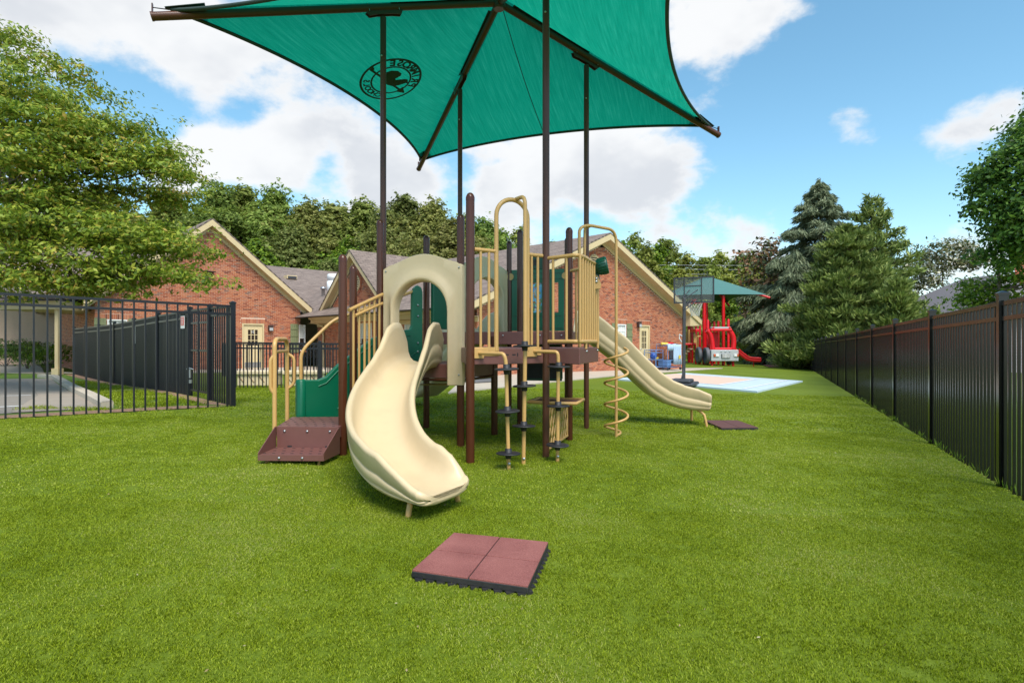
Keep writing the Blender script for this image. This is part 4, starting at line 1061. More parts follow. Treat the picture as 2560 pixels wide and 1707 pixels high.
for z in (zc + .06, zc + .16, za - .06, zb_ + .05):
    m = MB(); m.obox(PP(Wp / 2, z, .028), pd_ * (Wp / 2 - .03), UP * .006, pn * .006); m.build('rib', M['green_dk'], pan)
def picture_mat():
    mt, n, l, b = nmat('printed_picture')
    t = n.new('ShaderNodeTexCoord'); vo = n.new('ShaderNodeTexVoronoi'); vo.inputs['Scale'].default_value = 22
    l.new(t.outputs['Object'], vo.inputs['Vector']); hs = n.new('ShaderNodeSeparateColor'); l.new(vo.outputs['Color'], hs.inputs[0])
    c = ramp(n, l, hs.outputs[0], [(0, (.10, .35, .7)), (.3, (.2, .6, .85)), (.5, (.12, .35, .15)), (.65, (.45, .2, .08)), (.78, (.75, .75, .72)), (.92, (.03, .03, .06)), (1, (.5, .05, .06))])
    l.new(c, b.inputs['Base Color']); b.inputs['Roughness'].default_value = .3; return mt
m = MB(); m.obox(PP((w0 + w1_) / 2, (za + zc) / 2, -.005), pd_ * (w1_ - w0) / 2, UP * (zc - za) / 2, pn * .006); m.build('picture', picture_mat(), pan)
for s in (-.02, Wp + .02):
    m = MB(); m.lathe(PP(s, zt_2 - .12, .03), pn, [(.06, 0), (.06, .012)], 14); m.build('clamp', M['tube_tan'], pan)
m = MB(); m.obox(PP(Wp / 2 + .05, Z(-.36)), pd_ * .34, UP * .29, pn * .02); cb = m.build('chalk_board', M['rubber'], play)
for (s, z, hw, hz) in ((Wp / 2 + .05, -.055, .37, .02), (Wp / 2 + .05, -.66, .37, .02), (Wp / 2 - .31, -.36, .02, .284), (Wp / 2 + .41, -.36, .02, .284)):
    m = MB(); m.obox(PP(s, Z(z), .0), pd_ * hw, UP * hz, pn * .03); m.build('frame', M['green_dk'], cb)
# lattice and counter under the middle deck
la, lb = lerp(Pi, Pj, .06), lerp(Pi, Pj, .90); lz0, lz1 = Z(-1.19), Z(-.74); lL = (lb - la).length; ldv = V3(lb - la, 0).normalized()
def LP(s, z): return V3(la, 0) + ldv * s + UP * z
m = MB(); m.tube([LP(0, lz0), LP(lL, lz0)], .017, 8); lt_ = m.build('lattice_panel', M['tube_tan'], play)
for a, b in (((0, lz1), (lL, lz1)), ((.01, lz0), (.01, lz1)), ((lL - .01, lz0), (lL - .01, lz1))):
    m = MB(); m.bar(LP(*a), LP(*b), .014, 8); m.build('frame', M['tube_tan'], lt_)
hh = lz1 - lz0; nd = 8
for k in range(-4, nd):
    for sg in (1, -1):
        s0_, s1_ = k * lL / nd, k * lL / nd + hh * .5
        a, b = (s0_, s1_); t0, t1 = 0, 1
        if b <= 0 or a >= lL: continue
        if a < 0: t0 = -a / (b - a)
        if b > lL: t1 = (lL - a) / (b - a)
        A_, B_ = (lerp(a, b, t0), lerp(0, hh, t0)), (lerp(a, b, t1), lerp(0, hh, t1))
        f = (lambda z: lz0 + z) if sg > 0 else (lambda z: lz1 - z)
        m = MB(); m.bar(LP(A_[0], f(A_[1])), LP(B_[0], f(B_[1])), .0095, 5); m.build('lattice_bar', M['tube_tan'], lt_)
nv = V3(nn, 0); cc = V3(lerp(la, lb, .42), Z(-.705))
m = MB(); m.obox(cc, ldv * .22, nv * .26, UP * .008); ct = m.build('counter', M['deck'], play)
m = MB(); m.tube([cc + ldv * a * .23 + nv * b * .28 + UP * .01 for a, b in ((-1, -1), (1, -1), (1, 1), (-1, 1))], .02, 8, closed=True); m.build('rim', M['tube_tan'], ct)
# deck frame braces
for a, b in ((Pc, Pd), (Pf, Pg), (Pd, Pg), (Pc, Pf)):
    m = MB(); m.bar(V3(a, zD1 - .19), V3(b, zD1 - .19), .016, 6); m.build('brace', M['brown'], play)
m = MB(); m.bar(V3(lerp(Pf, Pc, .2), zD1 - .32), V3(Pd, zD1 - .24), .011, 6); m.build('brace', M['tube_tan'], play)

# ------------------------------------------------------------------ shade canopy
shade = thing('shade_canopy', 'large green fabric shade canopy on four tall bronze posts over the play structure', 'canopy', (-.2, 7.7, 0))
apex = at(1247, 8, 7.74)
cor = {'L': at(381, 42, 6.28), 'K': at(1047, 420, 11.6), 'R': at(1796, 338, 9.47), 'N': Vector((1.455, 3.5, Z(3.45)))}
cor['K'].z -= .02
sp = {'L': Ps1, 'K': Ps2, 'R': Pk, 'N': Pi}
for k, p in sp.items():
    # where the rafter passes over the post
    t = (Vector((p.x, p.y)) - apex.xy).length / (cor[k].xy - apex.xy).length; zc_ = lerp(apex.z, cor[k].z, t)
    po = dome_post(p.x, p.y, zc_ - .07, .0385, shade, M['dark_brown'], cap=False)
    m = MB(); m.lathe((p.x, p.y, zc_ - .75), UP, [(.0405, 0), (.0405, .012)], 14); m.build('sleeve_joint', M['dark_brown'], po)
    bolt((p.x - .01, p.y - .041, zc_ - .62), po, 1.0)
    d = (cor[k] - apex).normalized(); c = Vector((p.x, p.y, zc_)) ; side_ = Vector((-d.y, d.x, 0)).normalized(); dn = d.cross(side_); dn = dn if dn.z < 0 else -dn
    for sgn in (-1, 1):
        m = MB(); q = c + dn * .05 + side_ * sgn * .03
        m.prism([q - d * .24, q - d * .20 - dn * .03, q - d * .10 - dn * .012, q + d * .10 - dn * .012, q + d * .20 - dn * .03, q + d * .24, q + d * .20 + dn * .05, q + d * .10 + dn * .04, q - d * .10 + dn * .04, q - d * .20 + dn * .05], side_ * .006); m.build('bracket', M['dark_brown'], shade)
    for s in (-.19, .19):
        m = MB(); q = c + d * s; m.tube([q + dn * .05 + side_ * .05, q - dn * .05 + side_ * .048, q - dn * .058, q - dn * .05 - side_ * .048, q + dn * .05 - side_ * .05], .005, 6); m.build('u_bolt', M['steel'], shade)
rafters = {}
for k, c in cor.items():
    m = MB(); m.tube([apex, lerp(apex, c, .25), c], [.048, .046, .046], 14); rafters[k] = m.build('rafter', M['dark_brown'], shade)
    d = (c - apex).normalized(); m = MB(); m.lathe(c, d, [(.05, -.01), (.05, .012)], 14); m.build('end_plate', M['dark_brown'], rafters[k])
    m = MB(); m.obox(c + UP * .09, d * .006, Vector((-d.y, d.x, 0)).normalized() * .02, UP * .05); m.build('end_lug', M['dark_brown'], rafters[k])
m = MB(); m.lathe(apex - UP * .09, UP, [(.07, 0), (.09, .03), (.09, .13), (.06, .16)], 14); m.build('hub', M['dark_brown'], shade)
def fabric_mat():
    mt, n, l, b = nmat('green_shade_cloth')
    uv = n.new('ShaderNodeUVMap')
    def nz(sx, sy, det):
        mp = n.new('ShaderNodeMapping'); mp.inputs['Scale'].default_value = (sx, sy, 1); l.new(uv.outputs[0], mp.inputs[0])
        k = n.new('ShaderNodeTexNoise'); k.inputs['Scale'].default_value = 1; k.inputs['Detail'].default_value = det; k.inputs['Roughness'].default_value = .7; l.new(mp.outputs[0], k.inputs['Vector']); return k.outputs['Fac']
    a, b2 = nz(34, 1.6, 6), nz(90, 90, 3)
    mx = n.new('ShaderNodeMath'); mx.operation = 'MULTIPLY_ADD'; l.new(b2, mx.inputs[0]); mx.inputs[1].default_value = .35
    m2 = n.new('ShaderNodeMath'); m2.operation = 'MULTIPLY'; l.new(a, m2.inputs[0]); m2.inputs[1].default_value = .65; l.new(m2.outputs[0], mx.inputs[2])
    c = ramp(n, l, mx.outputs[0], [(.28, (.0, .16, .10)), (.5, (.002, .25, .16)), (.75, (.03, .36, .25))])
    l.new(c, b.inputs['Base Color']); b.inputs['Roughness'].default_value = .75
    tr = n.new('ShaderNodeBsdfTranslucent'); l.new(c, tr.inputs[0])
    ms = n.new('ShaderNodeMixShader'); ms.inputs[0].default_value = .62; l.new(b.outputs[0], ms.inputs[1]); l.new(tr.outputs[0], ms.inputs[2])
    l.new(ms.outputs[0], n['Material Output'].inputs[0]); return mt
FAB = fabric_mat()
HEM = mat('dark_webbing', srgb(40, 58, 52), .7, var=.15)
order = ['L', 'K', 'R', 'N']
panels = {}
for i in range(4):
    ca, cb_ = cor[order[i]], cor[order[(i + 1) % 4]]
    upz = UP * .075; ap = apex + UP * .10
    A = lerp(apex, ca, .955) + upz; B = lerp(apex, cb_, .955) + upz
    inw = ((ap - (A + B) / 2)); inw.z = 0; inw.normalize()
    def E(a, A=A, B=B, inw=inw): return A + (B - A) * a + (inw * .52 + UP * .02) * (4 * a * (1 - a)) ** .92
    NA, NB = 28, 22; rows = []
    for b in range(NB + 1):
        t = b / NB; rows.append([ap + (E(a / NA) - ap) * t + UP * (-.10 * math.sin(math.pi * t) * math.sin(math.pi * a / NA)) for a in range(NA + 1)])
    ed = (B - A).normalized(); sl = (lerp(A, B, .5) - ap); sl = (sl - ed * sl.dot(ed)).normalized()
    m = MB(); m.grid(rows); fo = m.build('fabric', FAB, shade, uvf=(lambda p: ((p - ap).dot(sl), (p - ap).dot(ed))) if i % 2 == 0 else (lambda p: ((p - ap).dot(ed), (p - ap).dot(sl))))
    m = MB(); m.tube([E(a / 40) - UP * .012 for a in range(41)], .022, 8); m.build('hem', HEM, fo)
    if order[i] == 'K':
        m = MB(); m.tube([rows[b][NA // 2] - UP * .008 for b in range(NB + 1)], .006, 5); m.build('seam', HEM, fo)
    for (cc_, P_) in ((ca, A), (cb_, B)):
        m = MB(); m.bar(P_ - UP * .01, cc_ + UP * .10, .006, 5); m.build('cable', M['dark_grey'], fo)
    panels[order[i]] = (ap, A, B, E, rows, fo)
for k, c in cor.items():       # pocket sleeves over the rafters near the hub and webbing at the corners
    d = (c - apex).normalized(); s_ = Vector((-d.y, d.x, 0)).normalized()
    m = MB(); a = lerp(apex, c, .05) + UP * .045; b = lerp(apex, c, .36) + UP * .052; m.obox((a + b) / 2, (b - a) / 2, s_ * .07, UP * .004); m.build('rafter_sleeve', HEM, shade)
    m = MB(); a = lerp(apex, c, .87) + UP * .055; b = lerp(apex, c, .97) + UP * .085; m.prism([a - s_ * .13, a + s_ * .13, b + s_ * .03, b - s_ * .03], UP * .006); m.build('corner_webbing', HEM, shade)
# the round emblem printed on the left panel, read from above
ap, A, B, E, rows, fo = panels['L']
best = None
for a in np.linspace(.2, .8, 61):
    for t in np.linspace(.3, .95, 66):
        p = ap + (E(a) - ap) * t; px = CX + p.x / p.y * FPX; py = CY - (p.z - CZ) / p.y * FPX
        e_ = (px - 979) ** 2 + (py - 191) ** 2
        if best is None or e_ < best[0]: best = (e_, a, t, p)
_, ea, et, ec = best
def surf(a, t): return ap + (E(a) - ap) * t + UP * (-.10 * math.sin(math.pi * t) * math.sin(math.pi * a))
ec = surf(ea, et); da = (surf(ea + .02, et) - surf(ea - .02, et)); dt = (surf(ea, et + .02) - surf(ea, et - .02))
en = da.cross(dt).normalized(); en = en if en.z > 0 else -en
eu = (ap - ec); eu = (eu - en * eu.dot(en)).normalized(); er = eu.cross(en).normalized()
er, eu = (er * math.cos(.10) + eu * math.sin(.10)), (eu * math.cos(.10) - er * math.sin(.10))
def EP(x, y):
    p = ec + er * x + eu * y
    # drop onto the cloth: nearest of the surface samples along the normal
    return p - en * .012
PRINT = mat('dark_green_print', srgb(10, 52, 36), .8, var=.1)
em = MB()
def ringm(r0, r1, n=48):
    vs = [EP(r * math.cos(2 * math.pi * k / n), r * math.sin(2 * math.pi * k / n)) for r in (r0, r1) for k in range(n)]
    em.add(vs, [(k, (k + 1) % n, n + (k + 1) % n, n + k) for k in range(n)])
ER = .47
ringm(ER * .925, ER); ringm(ER * .60, ER * .66)
def glyph(ch, size):
    cu = bpy.data.curves.new('g', 'FONT'); cu.body = ch; cu.size = size; cu.align_x = 'CENTER'; cu.align_y = 'CENTER'; cu.offset = size * .045
    to = bpy.data.objects.new('g', cu); me = bpy.data.meshes.new_from_object(to); bpy.data.objects.remove(to)
    return [(v.co.x, v.co.y) for v in me.vertices], [tuple(p.vertices) for p in me.polygons]
def arc_text(txt, r, a_mid, step, size, flip=False):
    n = len(txt)
    for i, ch in enumerate(txt):
        k = i - (n - 1) / 2; a = a_mid - k * step if not flip else a_mid + k * step
        vs, fs = glyph(ch, size); rot = a - math.pi / 2 if not flip else a + math.pi / 2
        cx, cy = r * math.cos(a), r * math.sin(a)
        em.add([EP(cx + x * math.cos(rot) - y * math.sin(rot), cy + x * math.sin(rot) + y * math.cos(rot)) for x, y in vs], fs)
arc_text('PRIMROSE', ER * .79, math.pi * .52, .29, .165)
arc_text('SCHOOLS', ER * .79, -math.pi * .5, .235, .125, True)
def flat(poly): em.add([EP(-x * ER, y * ER) for x, y in poly], [tuple(range(len(poly)))])
flat([(-.86, -.24), (-.86, -.16), (.62, .0), (.62, -.08)])
flat([(.58, -.20), (.90, -.02), (.56, .12)]); flat([(-.98, -.30), (-.78, -.17), (-.80, -.10), (-1.0, -.05), (-.90, -.17)])
bird = [(-.42, .05), (-.36, .30), (-.22, .44), (-.05, .46), (.02, .38), (-.06, .28), (-.02, .20), (.10, .17), (.19, .26), (.22, .40), (.30, .46), (.38, .42), (.48, .36), (.40, .33), (.38, .24), (.34, .10), (.24, -.06), (.08, -.14), (-.14, -.12), (-.30, -.04)]
# fan triangulate around the body centre
bird = [(-x * 1.12, y * 1.05 - .06) for x, y in bird]; cx_, cy_ = -.02, .04
em.add([EP(cx_ * ER, cy_ * ER)] + [EP(x * ER, y * ER) for x, y in bird], [(0, i + 1, (i + 1) % len(bird) + 1) for i in range(len(bird))])
# wrap the print on to the curved cloth: shift every vertex to just under the surface
sv = [surf(a, t) for a in np.linspace(.15, .85, 71) for t in np.linspace(.2, 1, 81)]
from mathutils.kdtree import KDTree
kd = KDTree(len(sv))
for i, p in enumerate(sv): kd.insert(p, i)
kd.balance()
nv_ = []
for p in em.v:
    p = Vector(p); hits = kd.find_n(p, 6); wsum = 0; off = 0
    for co, _, dist in hits:
        w = 1 / (dist * dist + 1e-6); off += w * (co - p).dot(en); wsum += w
    nv_.append(tuple(p + en * (off / wsum - .008)))
em.v = nv_
em.build('emblem', PRINT, fo, label='dark round emblem with a bird and mirrored lettering')

# ------------------------------------------------------------------ rubber wear mats
def rubber_top():
    mt, n, l, b = nmat('red_rubber_crumb')
    t = n.new('ShaderNodeTexCoord'); v = n.new('ShaderNodeTexNoise'); v.inputs['Scale'].default_value = 170; v.inputs['Detail'].default_value = 3; l.new(t.outputs['Object'], v.inputs['Vector'])
    v2 = n.new('ShaderNodeTexNoise'); v2.inputs['Scale'].default_value = 4; v2.inputs['Detail'].default_value = 5; l.new(t.outputs['Object'], v2.inputs['Vector'])
    a = n.new('ShaderNodeMath'); a.operation = 'MULTIPLY_ADD'; l.new(v.outputs['Fac'], a.inputs[0]); a.inputs[1].default_value = .6
    a2 = n.new('ShaderNodeMath'); a2.operation = 'MULTIPLY'; l.new(v2.outputs['Fac'], a2.inputs[0]); a2.inputs[1].default_value = .4; l.new(a2.outputs[0], a.inputs[2])
    c = ramp(n, l, a.outputs[0], [(.3, (.14, .04, .034)), (.5, (.235, .075, .064)), (.68, (.33, .125, .105)), (.75, (.30, .20, .19))])
    l.new(c, b.inputs['Base Color']); b.inputs['Roughness'].default_value = .9
    bp = n.new('ShaderNodeBump'); bp.inputs['Strength'].default_value = .5; bp.inputs['Distance'].default_value = .004; l.new(v.outputs['Fac'], bp.inputs['Height']); l.new(bp.outputs[0], b.inputs['Normal'])
    return mt
RT = rubber_top()
RT2 = mat('brown_rubber_crumb', srgb(92, 58, 54), .9, var=.2, scale=60, bump=.4, bscale=150)
def wear_mat(label, corners, th=.05, top=RT, notches=9, lift=0):
    """corners: tl, tr, br, bl at the top edge"""
    c = [Vector(p) for p in corners]; ce = sum(c, Vector()) / 4
    t = thing('rubber_mat', label, 'mat', (ce.x, ce.y, ce.z))
    lo = [p + UP * .0 for p in c]; tl, tr, br, bl = c
    base_z = [G(p.x, p.y) for p in c]
    def q(u, v, z): p = lerp(lerp(tl, tr, u), lerp(bl, br, u), v); return Vector((p.x, p.y, G(p.x, p.y) + z))
    m = MB(); m.prism([q(0, 0, .012), q(1, 0, .012), q(1, 1, .012), q(0, 1, .012)], UP * (th - .018)); m.build('underside', M['rubber'], t, bevel=.004)
    g_ = .012
    for i in (0, 1):
        for j in (0, 1):
            u0, u1 = (.003, .5 - g_ / 2) if i == 0 else (.5 + g_ / 2, .997); v0, v1_ = (.003, .5 - g_ / 2) if j == 0 else (.5 + g_ / 2, .997)
            m = MB(); m.prism([q(u0, v0, th - .014), q(u1, v0, th - .014), q(u1, v1_, th - .014), q(u0, v1_, th - .014)], UP * .016); m.build('panel', top, t, bevel=.003)
    m = MB()
    for (a, b) in (((0, 1), (1, 1)), ((1, 1), (1, 0)), ((0, 0), (0, 1))):
        for k in range(notches + 1):
            u = lerp(Vector(a), Vector(b), (k + .5) / (notches + 1)); p = q(.5 + (u.x - .5) * .98, .5 + (u.y - .5) * .98, 0)
            m.box((p.x, p.y, p.z + .006), (.040, .040, .014), .3)
    stuff(m.build('foot_studs', M['rubber'], t))
    return t
# corners measured at the top face, 5 cm above the turf
def gnd_h(px, py, h):
    y = 3.0
    for _ in range(60):
        x = (px - CX) / FPX * y; y = .5 * y + .5 * (CZ - G(x, y) - h) * FPX / (py - CY)
    return Vector(((px - CX) / FPX * y, y, 0))
wear_mat('red rubber mat of four squares on the turf in front of the curved slide', [gnd_h(*p, .05) for p in ((1134.5, 1330.5), (1371, 1354), (1320, 1465), (1029, 1424))])
wear_mat('brown rubber mat at the foot of the straight right-hand slide', [gnd_h(*p, .04) for p in ((1760, 1050), (1843, 1050), (1895, 1068), (1803, 1069))], .04, RT2)
wear_mat('small brown mat far back by the red slide', [gnd_h(*p, .04) for p in ((1906, 912), (1926, 911.5), (1948, 916.5), (1922, 917))], .05, RT2, 4)
# ------------------------------------------------------------------ court and hoop
COURT = mat('pale_blue_court_paint', srgb(182, 199, 207), .75, var=.07, scale=1.5, bump=.1, dirt=.06)
PINK = mat('salmon_court_paint', srgb(214, 182, 162), .75, var=.06, scale=1.5, bump=.1)
CFR, CNR, CFL = gnd(2007, 955), gnd(1893, 982), gnd(1715, 934.5)
CNL = CNR + (CFL - CFR) * 1.02
sheet('court', [CFR, CNR, CNL, CFL], .05, COURT, 1.5, side=.12)
def cq(u, v): return lerp(lerp(CNR, CFR, v), lerp(CNL, CFL, v), u)     # u from the fence side, v away
sheet('court_key', [cq(.30, .17), cq(.30, .80), cq(.98, .80), cq(.98, .17)], .0545, PINK, 1.5)
LINEM = M['white']
def strip(name, a, b, w=.05, off=.0585):
    t = (b - a).normalized(); n_ = Vector((-t.y, t.x, 0)) * w
    m = MB(); m.add([Vector((p.x, p.y, G(p.x, p.y) + off)) for p in (a - n_, b - n_, b + n_, a + n_)], [(0, 1, 2, 3)]); return struct(m.build(name, LINEM))
strip('court_line', cq(.30, .17), cq(.30, .80)); strip('court_line', cq(.27, .17), cq(.98, .17)); strip('court_line', cq(.27, .80), cq(.98, .80))
strip('court_line', cq(.10, .06), cq(.10, .94), .04); strip('court_line', cq(.12, .94), cq(.98, .94), .04)

hb = gnd(1709, 966)
hoop = thing('basketball_hoop', 'portable basketball hoop with clear backboard and black pole on the court', 'basketball hoop', (hb.x, hb.y, hb.z))
fz = Vector((.45, .89, 0)).normalized(); fx = Vector((fz.y, -fz.x, 0)); gz = G(hb.x, hb.y) + .05
yb = hb.y
pb0 = Vector((hb.x, hb.y, gz)); 
m = MB(); bw = .44
m.prism([pb0 - fz * .95 - fx * .42 + UP * .01, pb0 - fz * .95 + fx * .42 + UP * .01, pb0 + fz * .30 + fx * .42 + UP * .01, pb0 + fz * .30 - fx * .42 + UP * .01], UP * .10)
m.build('base', M['dark_grey'], hoop, bevel=.04)
m = MB(); m.prism([pb0 - fz * .85 - fx * .34 + UP * .111, pb0 - fz * .85 + fx * .34 + UP * .111, pb0 + fz * .10 + fx * .3 + UP * .111, pb0 + fz * .10 - fx * .3 + UP * .111], UP * .09); m.build('ballast_tank', M['dark_grey'], hoop, bevel=.05)
ptop = at(1711, 745, yb); pole0 = pb0 + UP * .05; pole1 = Vector((pole0.x + .02, pole0.y, ptop.z))
m = MB(); m.obox((pole0 + pole1) / 2, (.045, 0, 0), (0, .045, 0), (pole1 - pole0) / 2); m.build('pole', M['dark_grey'], hoop, bevel=.012)
m = MB(); m.bar(pb0 - fz * .75 + fx * .05 + UP * .18, lerp(pole0, pole1, .17), .014, 6); m.build('strut', M['dark_grey'], hoop)
bc = pole1 + fz * .62 + fx * .04; bc = Vector((bc.x, bc.y, 0)); bcx = at(1734, 725, bc.y); bc = Vector((bcx.x, bc.y, bcx.z))
hw, hz = .61 * 1.02, .395
for (s, z, a, b) in ((0, hz, hw, .022), (0, -hz, hw, .022), (-hw + .02, 0, .022, hz - .023), (hw - .02, 0, .022, hz - .023), (-.29, 0, .016, hz - .023), (.24, 0, .016, hz - .023), (-.025, .13, .248, .016)):
    m = MB(); m.obox(bc + fx * s + UP * z, fx * a, UP * b, fz * .02); m.build('backboard_frame', M['dark_grey'], hoop)
def acrylic():
    mt, n, l, b = nmat('smoked_acrylic'); tr = n.new('ShaderNodeBsdfTransparent'); tr.inputs[0].default_value = (.84, .86, .86, 1)
    df = n.new('ShaderNodeBsdfPrincipled'); df.inputs['Base Color'].default_value = (.32, .34, .34, 1); df.inputs['Roughness'].default_value = .15
    ms = n.new('ShaderNodeMixShader'); ms.inputs[0].default_value = .16; l.new(tr.outputs[0], ms.inputs[1]); l.new(df.outputs[0], ms.inputs[2]); l.new(ms.outputs[0], n['Material Output'].inputs[0]); return mt
m = MB(); m.obox(bc, fx * (hw - .02), UP * (hz - .02), fz * .004); m.build('backboard', acrylic(), hoop)
for sx in (-.05, .05):
    for (za, zb2) in ((0, .05), (-.35, -.28)):
        m = MB(); m.bar(pole1 + fx * sx + UP * za, bc + fx * sx * 2.5 + UP * (zb2 - .05) - fz * .02, .016, 6); m.build('lift_arm', M['dark_grey'], hoop)
m = MB(); m.bar(pole1 - UP * .35 - fz * .2, bc - UP * .3 - fz * .02, .014, 6); m.build('lift_arm', M['dark_grey'], hoop)
m = MB(); m.tube([pole1 - UP * 1.18 - fx * .06, pole1 - UP * 1.12 - fx * .14, pole1 - UP * 1.24 - fx * .15, pole1 - UP * 1.36 - fx * .08], .018, 6); m.build('crank_handle', M['white'], hoop)
rc = bc + fz * .30 - UP * (hz + .00); rr = .225
m = MB(); m.tube([rc + fx * rr * math.cos(a) + fz * rr * math.sin(a) for a in np.linspace(0, 2 * math.pi, 25)[:-1]], .009, 6, closed=True); rim = m.build('rim', M['red'], hoop)
m = MB(); m.obox(bc - UP * (hz - .05) + fz * .05, fx * .07, UP * .06, fz * .04); m.build('rim_mount', M['red'], hoop)
nt = MB(); NS = 12
prof = [(1, 0), (.86, -.11), (.74, -.20), (.64, -.28), (.58, -.36), (.56, -.42)]
for k in range(NS):
    for sg in (1, -1):
        pts = []
        for j, (r_, z_) in enumerate(prof):
            a = 2 * math.pi * (k + sg * j * .5) / NS; pts.append(rc + (fx * math.cos(a) + fz * math.sin(a)) * rr * r_ + UP * z_)
        nt.tube(pts, .007, 4, caps=False)
stuff(nt.build('net', M['net'], hoop))

# ------------------------------------------------------------------ ball carts by the wall
def cart(label, x0, x1, ytop, ybot, yd, covered):
    a, b = at(x0, ybot, yd), at(x1, ybot, yd); ca = (a + b) / 2; zb0 = G(ca.x, ca.y) + .04
    t = thing('ball_cart', label, 'cart', (ca.x, ca.y, zb0), None); Hh = at(x0, ytop, yd).z - zb0; u = D1; v = -FN; Lc = (b.x - a.x) / .707 * .78; dp = .62
    o = Vector((a.x, a.y, zb0))
    def q(s, d, z): return o + u * s + v * d + UP * z
    zs = .16
    for s in (0, Lc):
        for d in (0, dp):
            m = MB(); m.bar(q(s, d, zs), q(s, d, Hh), .016, 6); m.build('upright', M['blue_wire'], t)
            m = MB(); m.lathe(q(s, d, .07) - u * .018, u, [(.068, 0), (.07, .004), (.07, .032), (.068, .036)], 12); w_ = m.build('caster', M['dark_grey'], t)
    for z in ((zs, .52, .86, Hh - .02) if not covered else (zs, .5, Hh - .05)):
        m = MB()
        m.tube([q(0, 0, z), q(Lc, 0, z), q(Lc, dp, z), q(0, dp, z)], .013, 6, closed=True); r = m.build('shelf_frame', M['blue_wire'], t)
        if z < Hh - .1:
            for k in range(7):
                m = MB(); m.bar(q(Lc * (k + .5) / 7, 0, z), q(Lc * (k + .5) / 7, dp, z), .005, 4); m.build('shelf_wire', M['blue_wire'], r)
    return t, q, Lc, dp, Hh, zs
t, q, Lc, dp, Hh, zs = cart('open blue wire cart with a blue ball on its shelf by the brick wall', 1639, 1671, 874, 921, 27.6, False)
ballp = q(Lc * .3, dp * .4, .52 + .17)
bt = MB(); bt.lathe(ballp - UP * .17, UP, [(.17 * math.sin(a), .17 - .17 * math.cos(a)) for a in np.linspace(.02, math.pi - .02, 12)], 18); tag(bt.build('ball', M['blue']), 'blue ball on the shelf of the open wire cart', 'ball')
bt = MB(); p_ = q(Lc * .65, dp * .4, .52 + .06); bt.lathe(p_ - u_ * 0, D1, [(.02, -.2), (.06, -.18), (.06, .18), (.02, .2)], 10); tag(bt.build('foam_roll', M['yellow']), 'yellow roll beside the blue ball on the cart', 'toy')
CLOTH = mat('pale_blue_cover', srgb(168, 190, 214), .7, var=.06, scale=3)
t, q, Lc, dp, Hh, zs = cart('blue wire cart half covered by a pale blue sheet next to the open cart', 1669, 1727, 862, 921, 27.9, True)
rnd = random.Random(3)
rows = []
path = [(-.03, .50, 0)] + [(-.035, z, 0) for z in np.linspace(.62, Hh, 3)]
cl = MB(); NS_ = 30
for z, k in ((Hh + .015, 0), (Hh - .12, .3), (Hh - .35, .7), (Hh - .62, 1), (.28, 1.25)):
    row = []
    for i in range(NS_ + 1):
        s = lerp(Lc * .40, Lc * 1.02, i / NS_); wv = (.035 * math.sin(i * .95) + .022 * math.sin(i * 1.9 + 1)) * k
        row.append(q(s, -.03 - .03 * k + wv, z))
    rows.append(row)
top = [[q(lerp(-.03, Lc * 1.02, i / NS_), lerp(dp + .03, -.03, j / 4), Hh + .02 + .03 * math.sin(i * .5 + j)) for i in range(NS_ + 1)] for j in range(5)]
side = [[q(Lc * 1.03 + .02 * k, lerp(-.03, dp + .03, i / 14) , z) + u_ * 0 + D1 * (.03 * math.sin(i * 1.3) * k) for i in range(15)] for z, k in ((Hh + .015, 0), (Hh - .4, .6), (.3, 1.1))]
lefthalf = [[q(lerp(-.03, Lc * .42, i / 12), -.03 + .01 * math.sin(i), z) for i in range(13)] for z in (Hh + .02, Hh - .14, Hh - .28)]
cov = thing('cover_sheet', 'pale blue cloth sheet draped over the second wire cart', 'cover', q(Lc / 2, dp / 2, Hh))
for nm_, rw in (('front_drop', rows), ('top_sheet', top), ('side_drop', side), ('front_flap', lefthalf)):
    m = MB().grid(rw); m.build(nm_, CLOTH, cov, solid=.008)
m = MB(); m.obox(q(Lc * .78, -.12, Hh * .52), D1 * .1, UP * .09, FN * .004); m.build('patch', M['yellow'], cov)
bs = MB(); bs.obox(q(Lc * .2, dp * .5, .35), D1 * (Lc * .17), v2.to_3d() * 0 + FN * .25, UP * .14); tag(bs.build('storage_bin', M['blue_wire'], bevel=.03), 'blue plastic bin inside the half covered cart', 'bin')
m = MB(); m.lathe(q(Lc * .2, dp * .5, Hh + .05), D1, [(.02, -.3), (.07, -.27), (.07, .27), (.02, .3)], 10); tag(m.build('foam_roll', M['yellow']), 'yellow and red foam rolls lying on top of the covered cart', 'toy')
m = MB(); m.lathe(q(Lc * .62, dp * .5, Hh + .06), D1, [(.02, -.3), (.07, -.27), (.07, .27), (.02, .3)], 10); tag(m.build('foam_roll', M['red']), 'red foam roll lying on top of the covered cart', 'toy')

# ------------------------------------------------------------------ boxes
def deck_box(name, label, px0, px1, py0, py1, rot=True, m_=None):
    a = gnd(px0, py1); b = gnd(px1, py1); u = D1; w_ = ((b.x - a.x) / .707) * .62
    h = (py1 - py0) / FPX * a.y * .98; z = G(a.x, a.y) + .04; t = thing(name, label, 'storage box', (a.x, a.y, z)); v = -FN
    c = Vector((a.x, a.y, z)) + u * w_ / 2 + v * .3
    m = MB(); m.obox(c + UP * (h * .41), u * w_ / 2, v * .3, UP * h * .41); m.build('tub', m_ or M['grey_plastic'], t, bevel=.03)
    for k in (.2, .45, .7):
        m = MB(); m.obox(c + UP * (h * k) - v * .302, u * (w_ / 2 - .05), v * .004, UP * .012); m.build('rib', M['dark_grey'], t)
    m = MB(); m.obox(c + UP * (h * .92), u * (w_ / 2 + .03), v * .33, UP * h * .08); m.build('lid', m_ or M['grey_plastic'], t, bevel=.04)
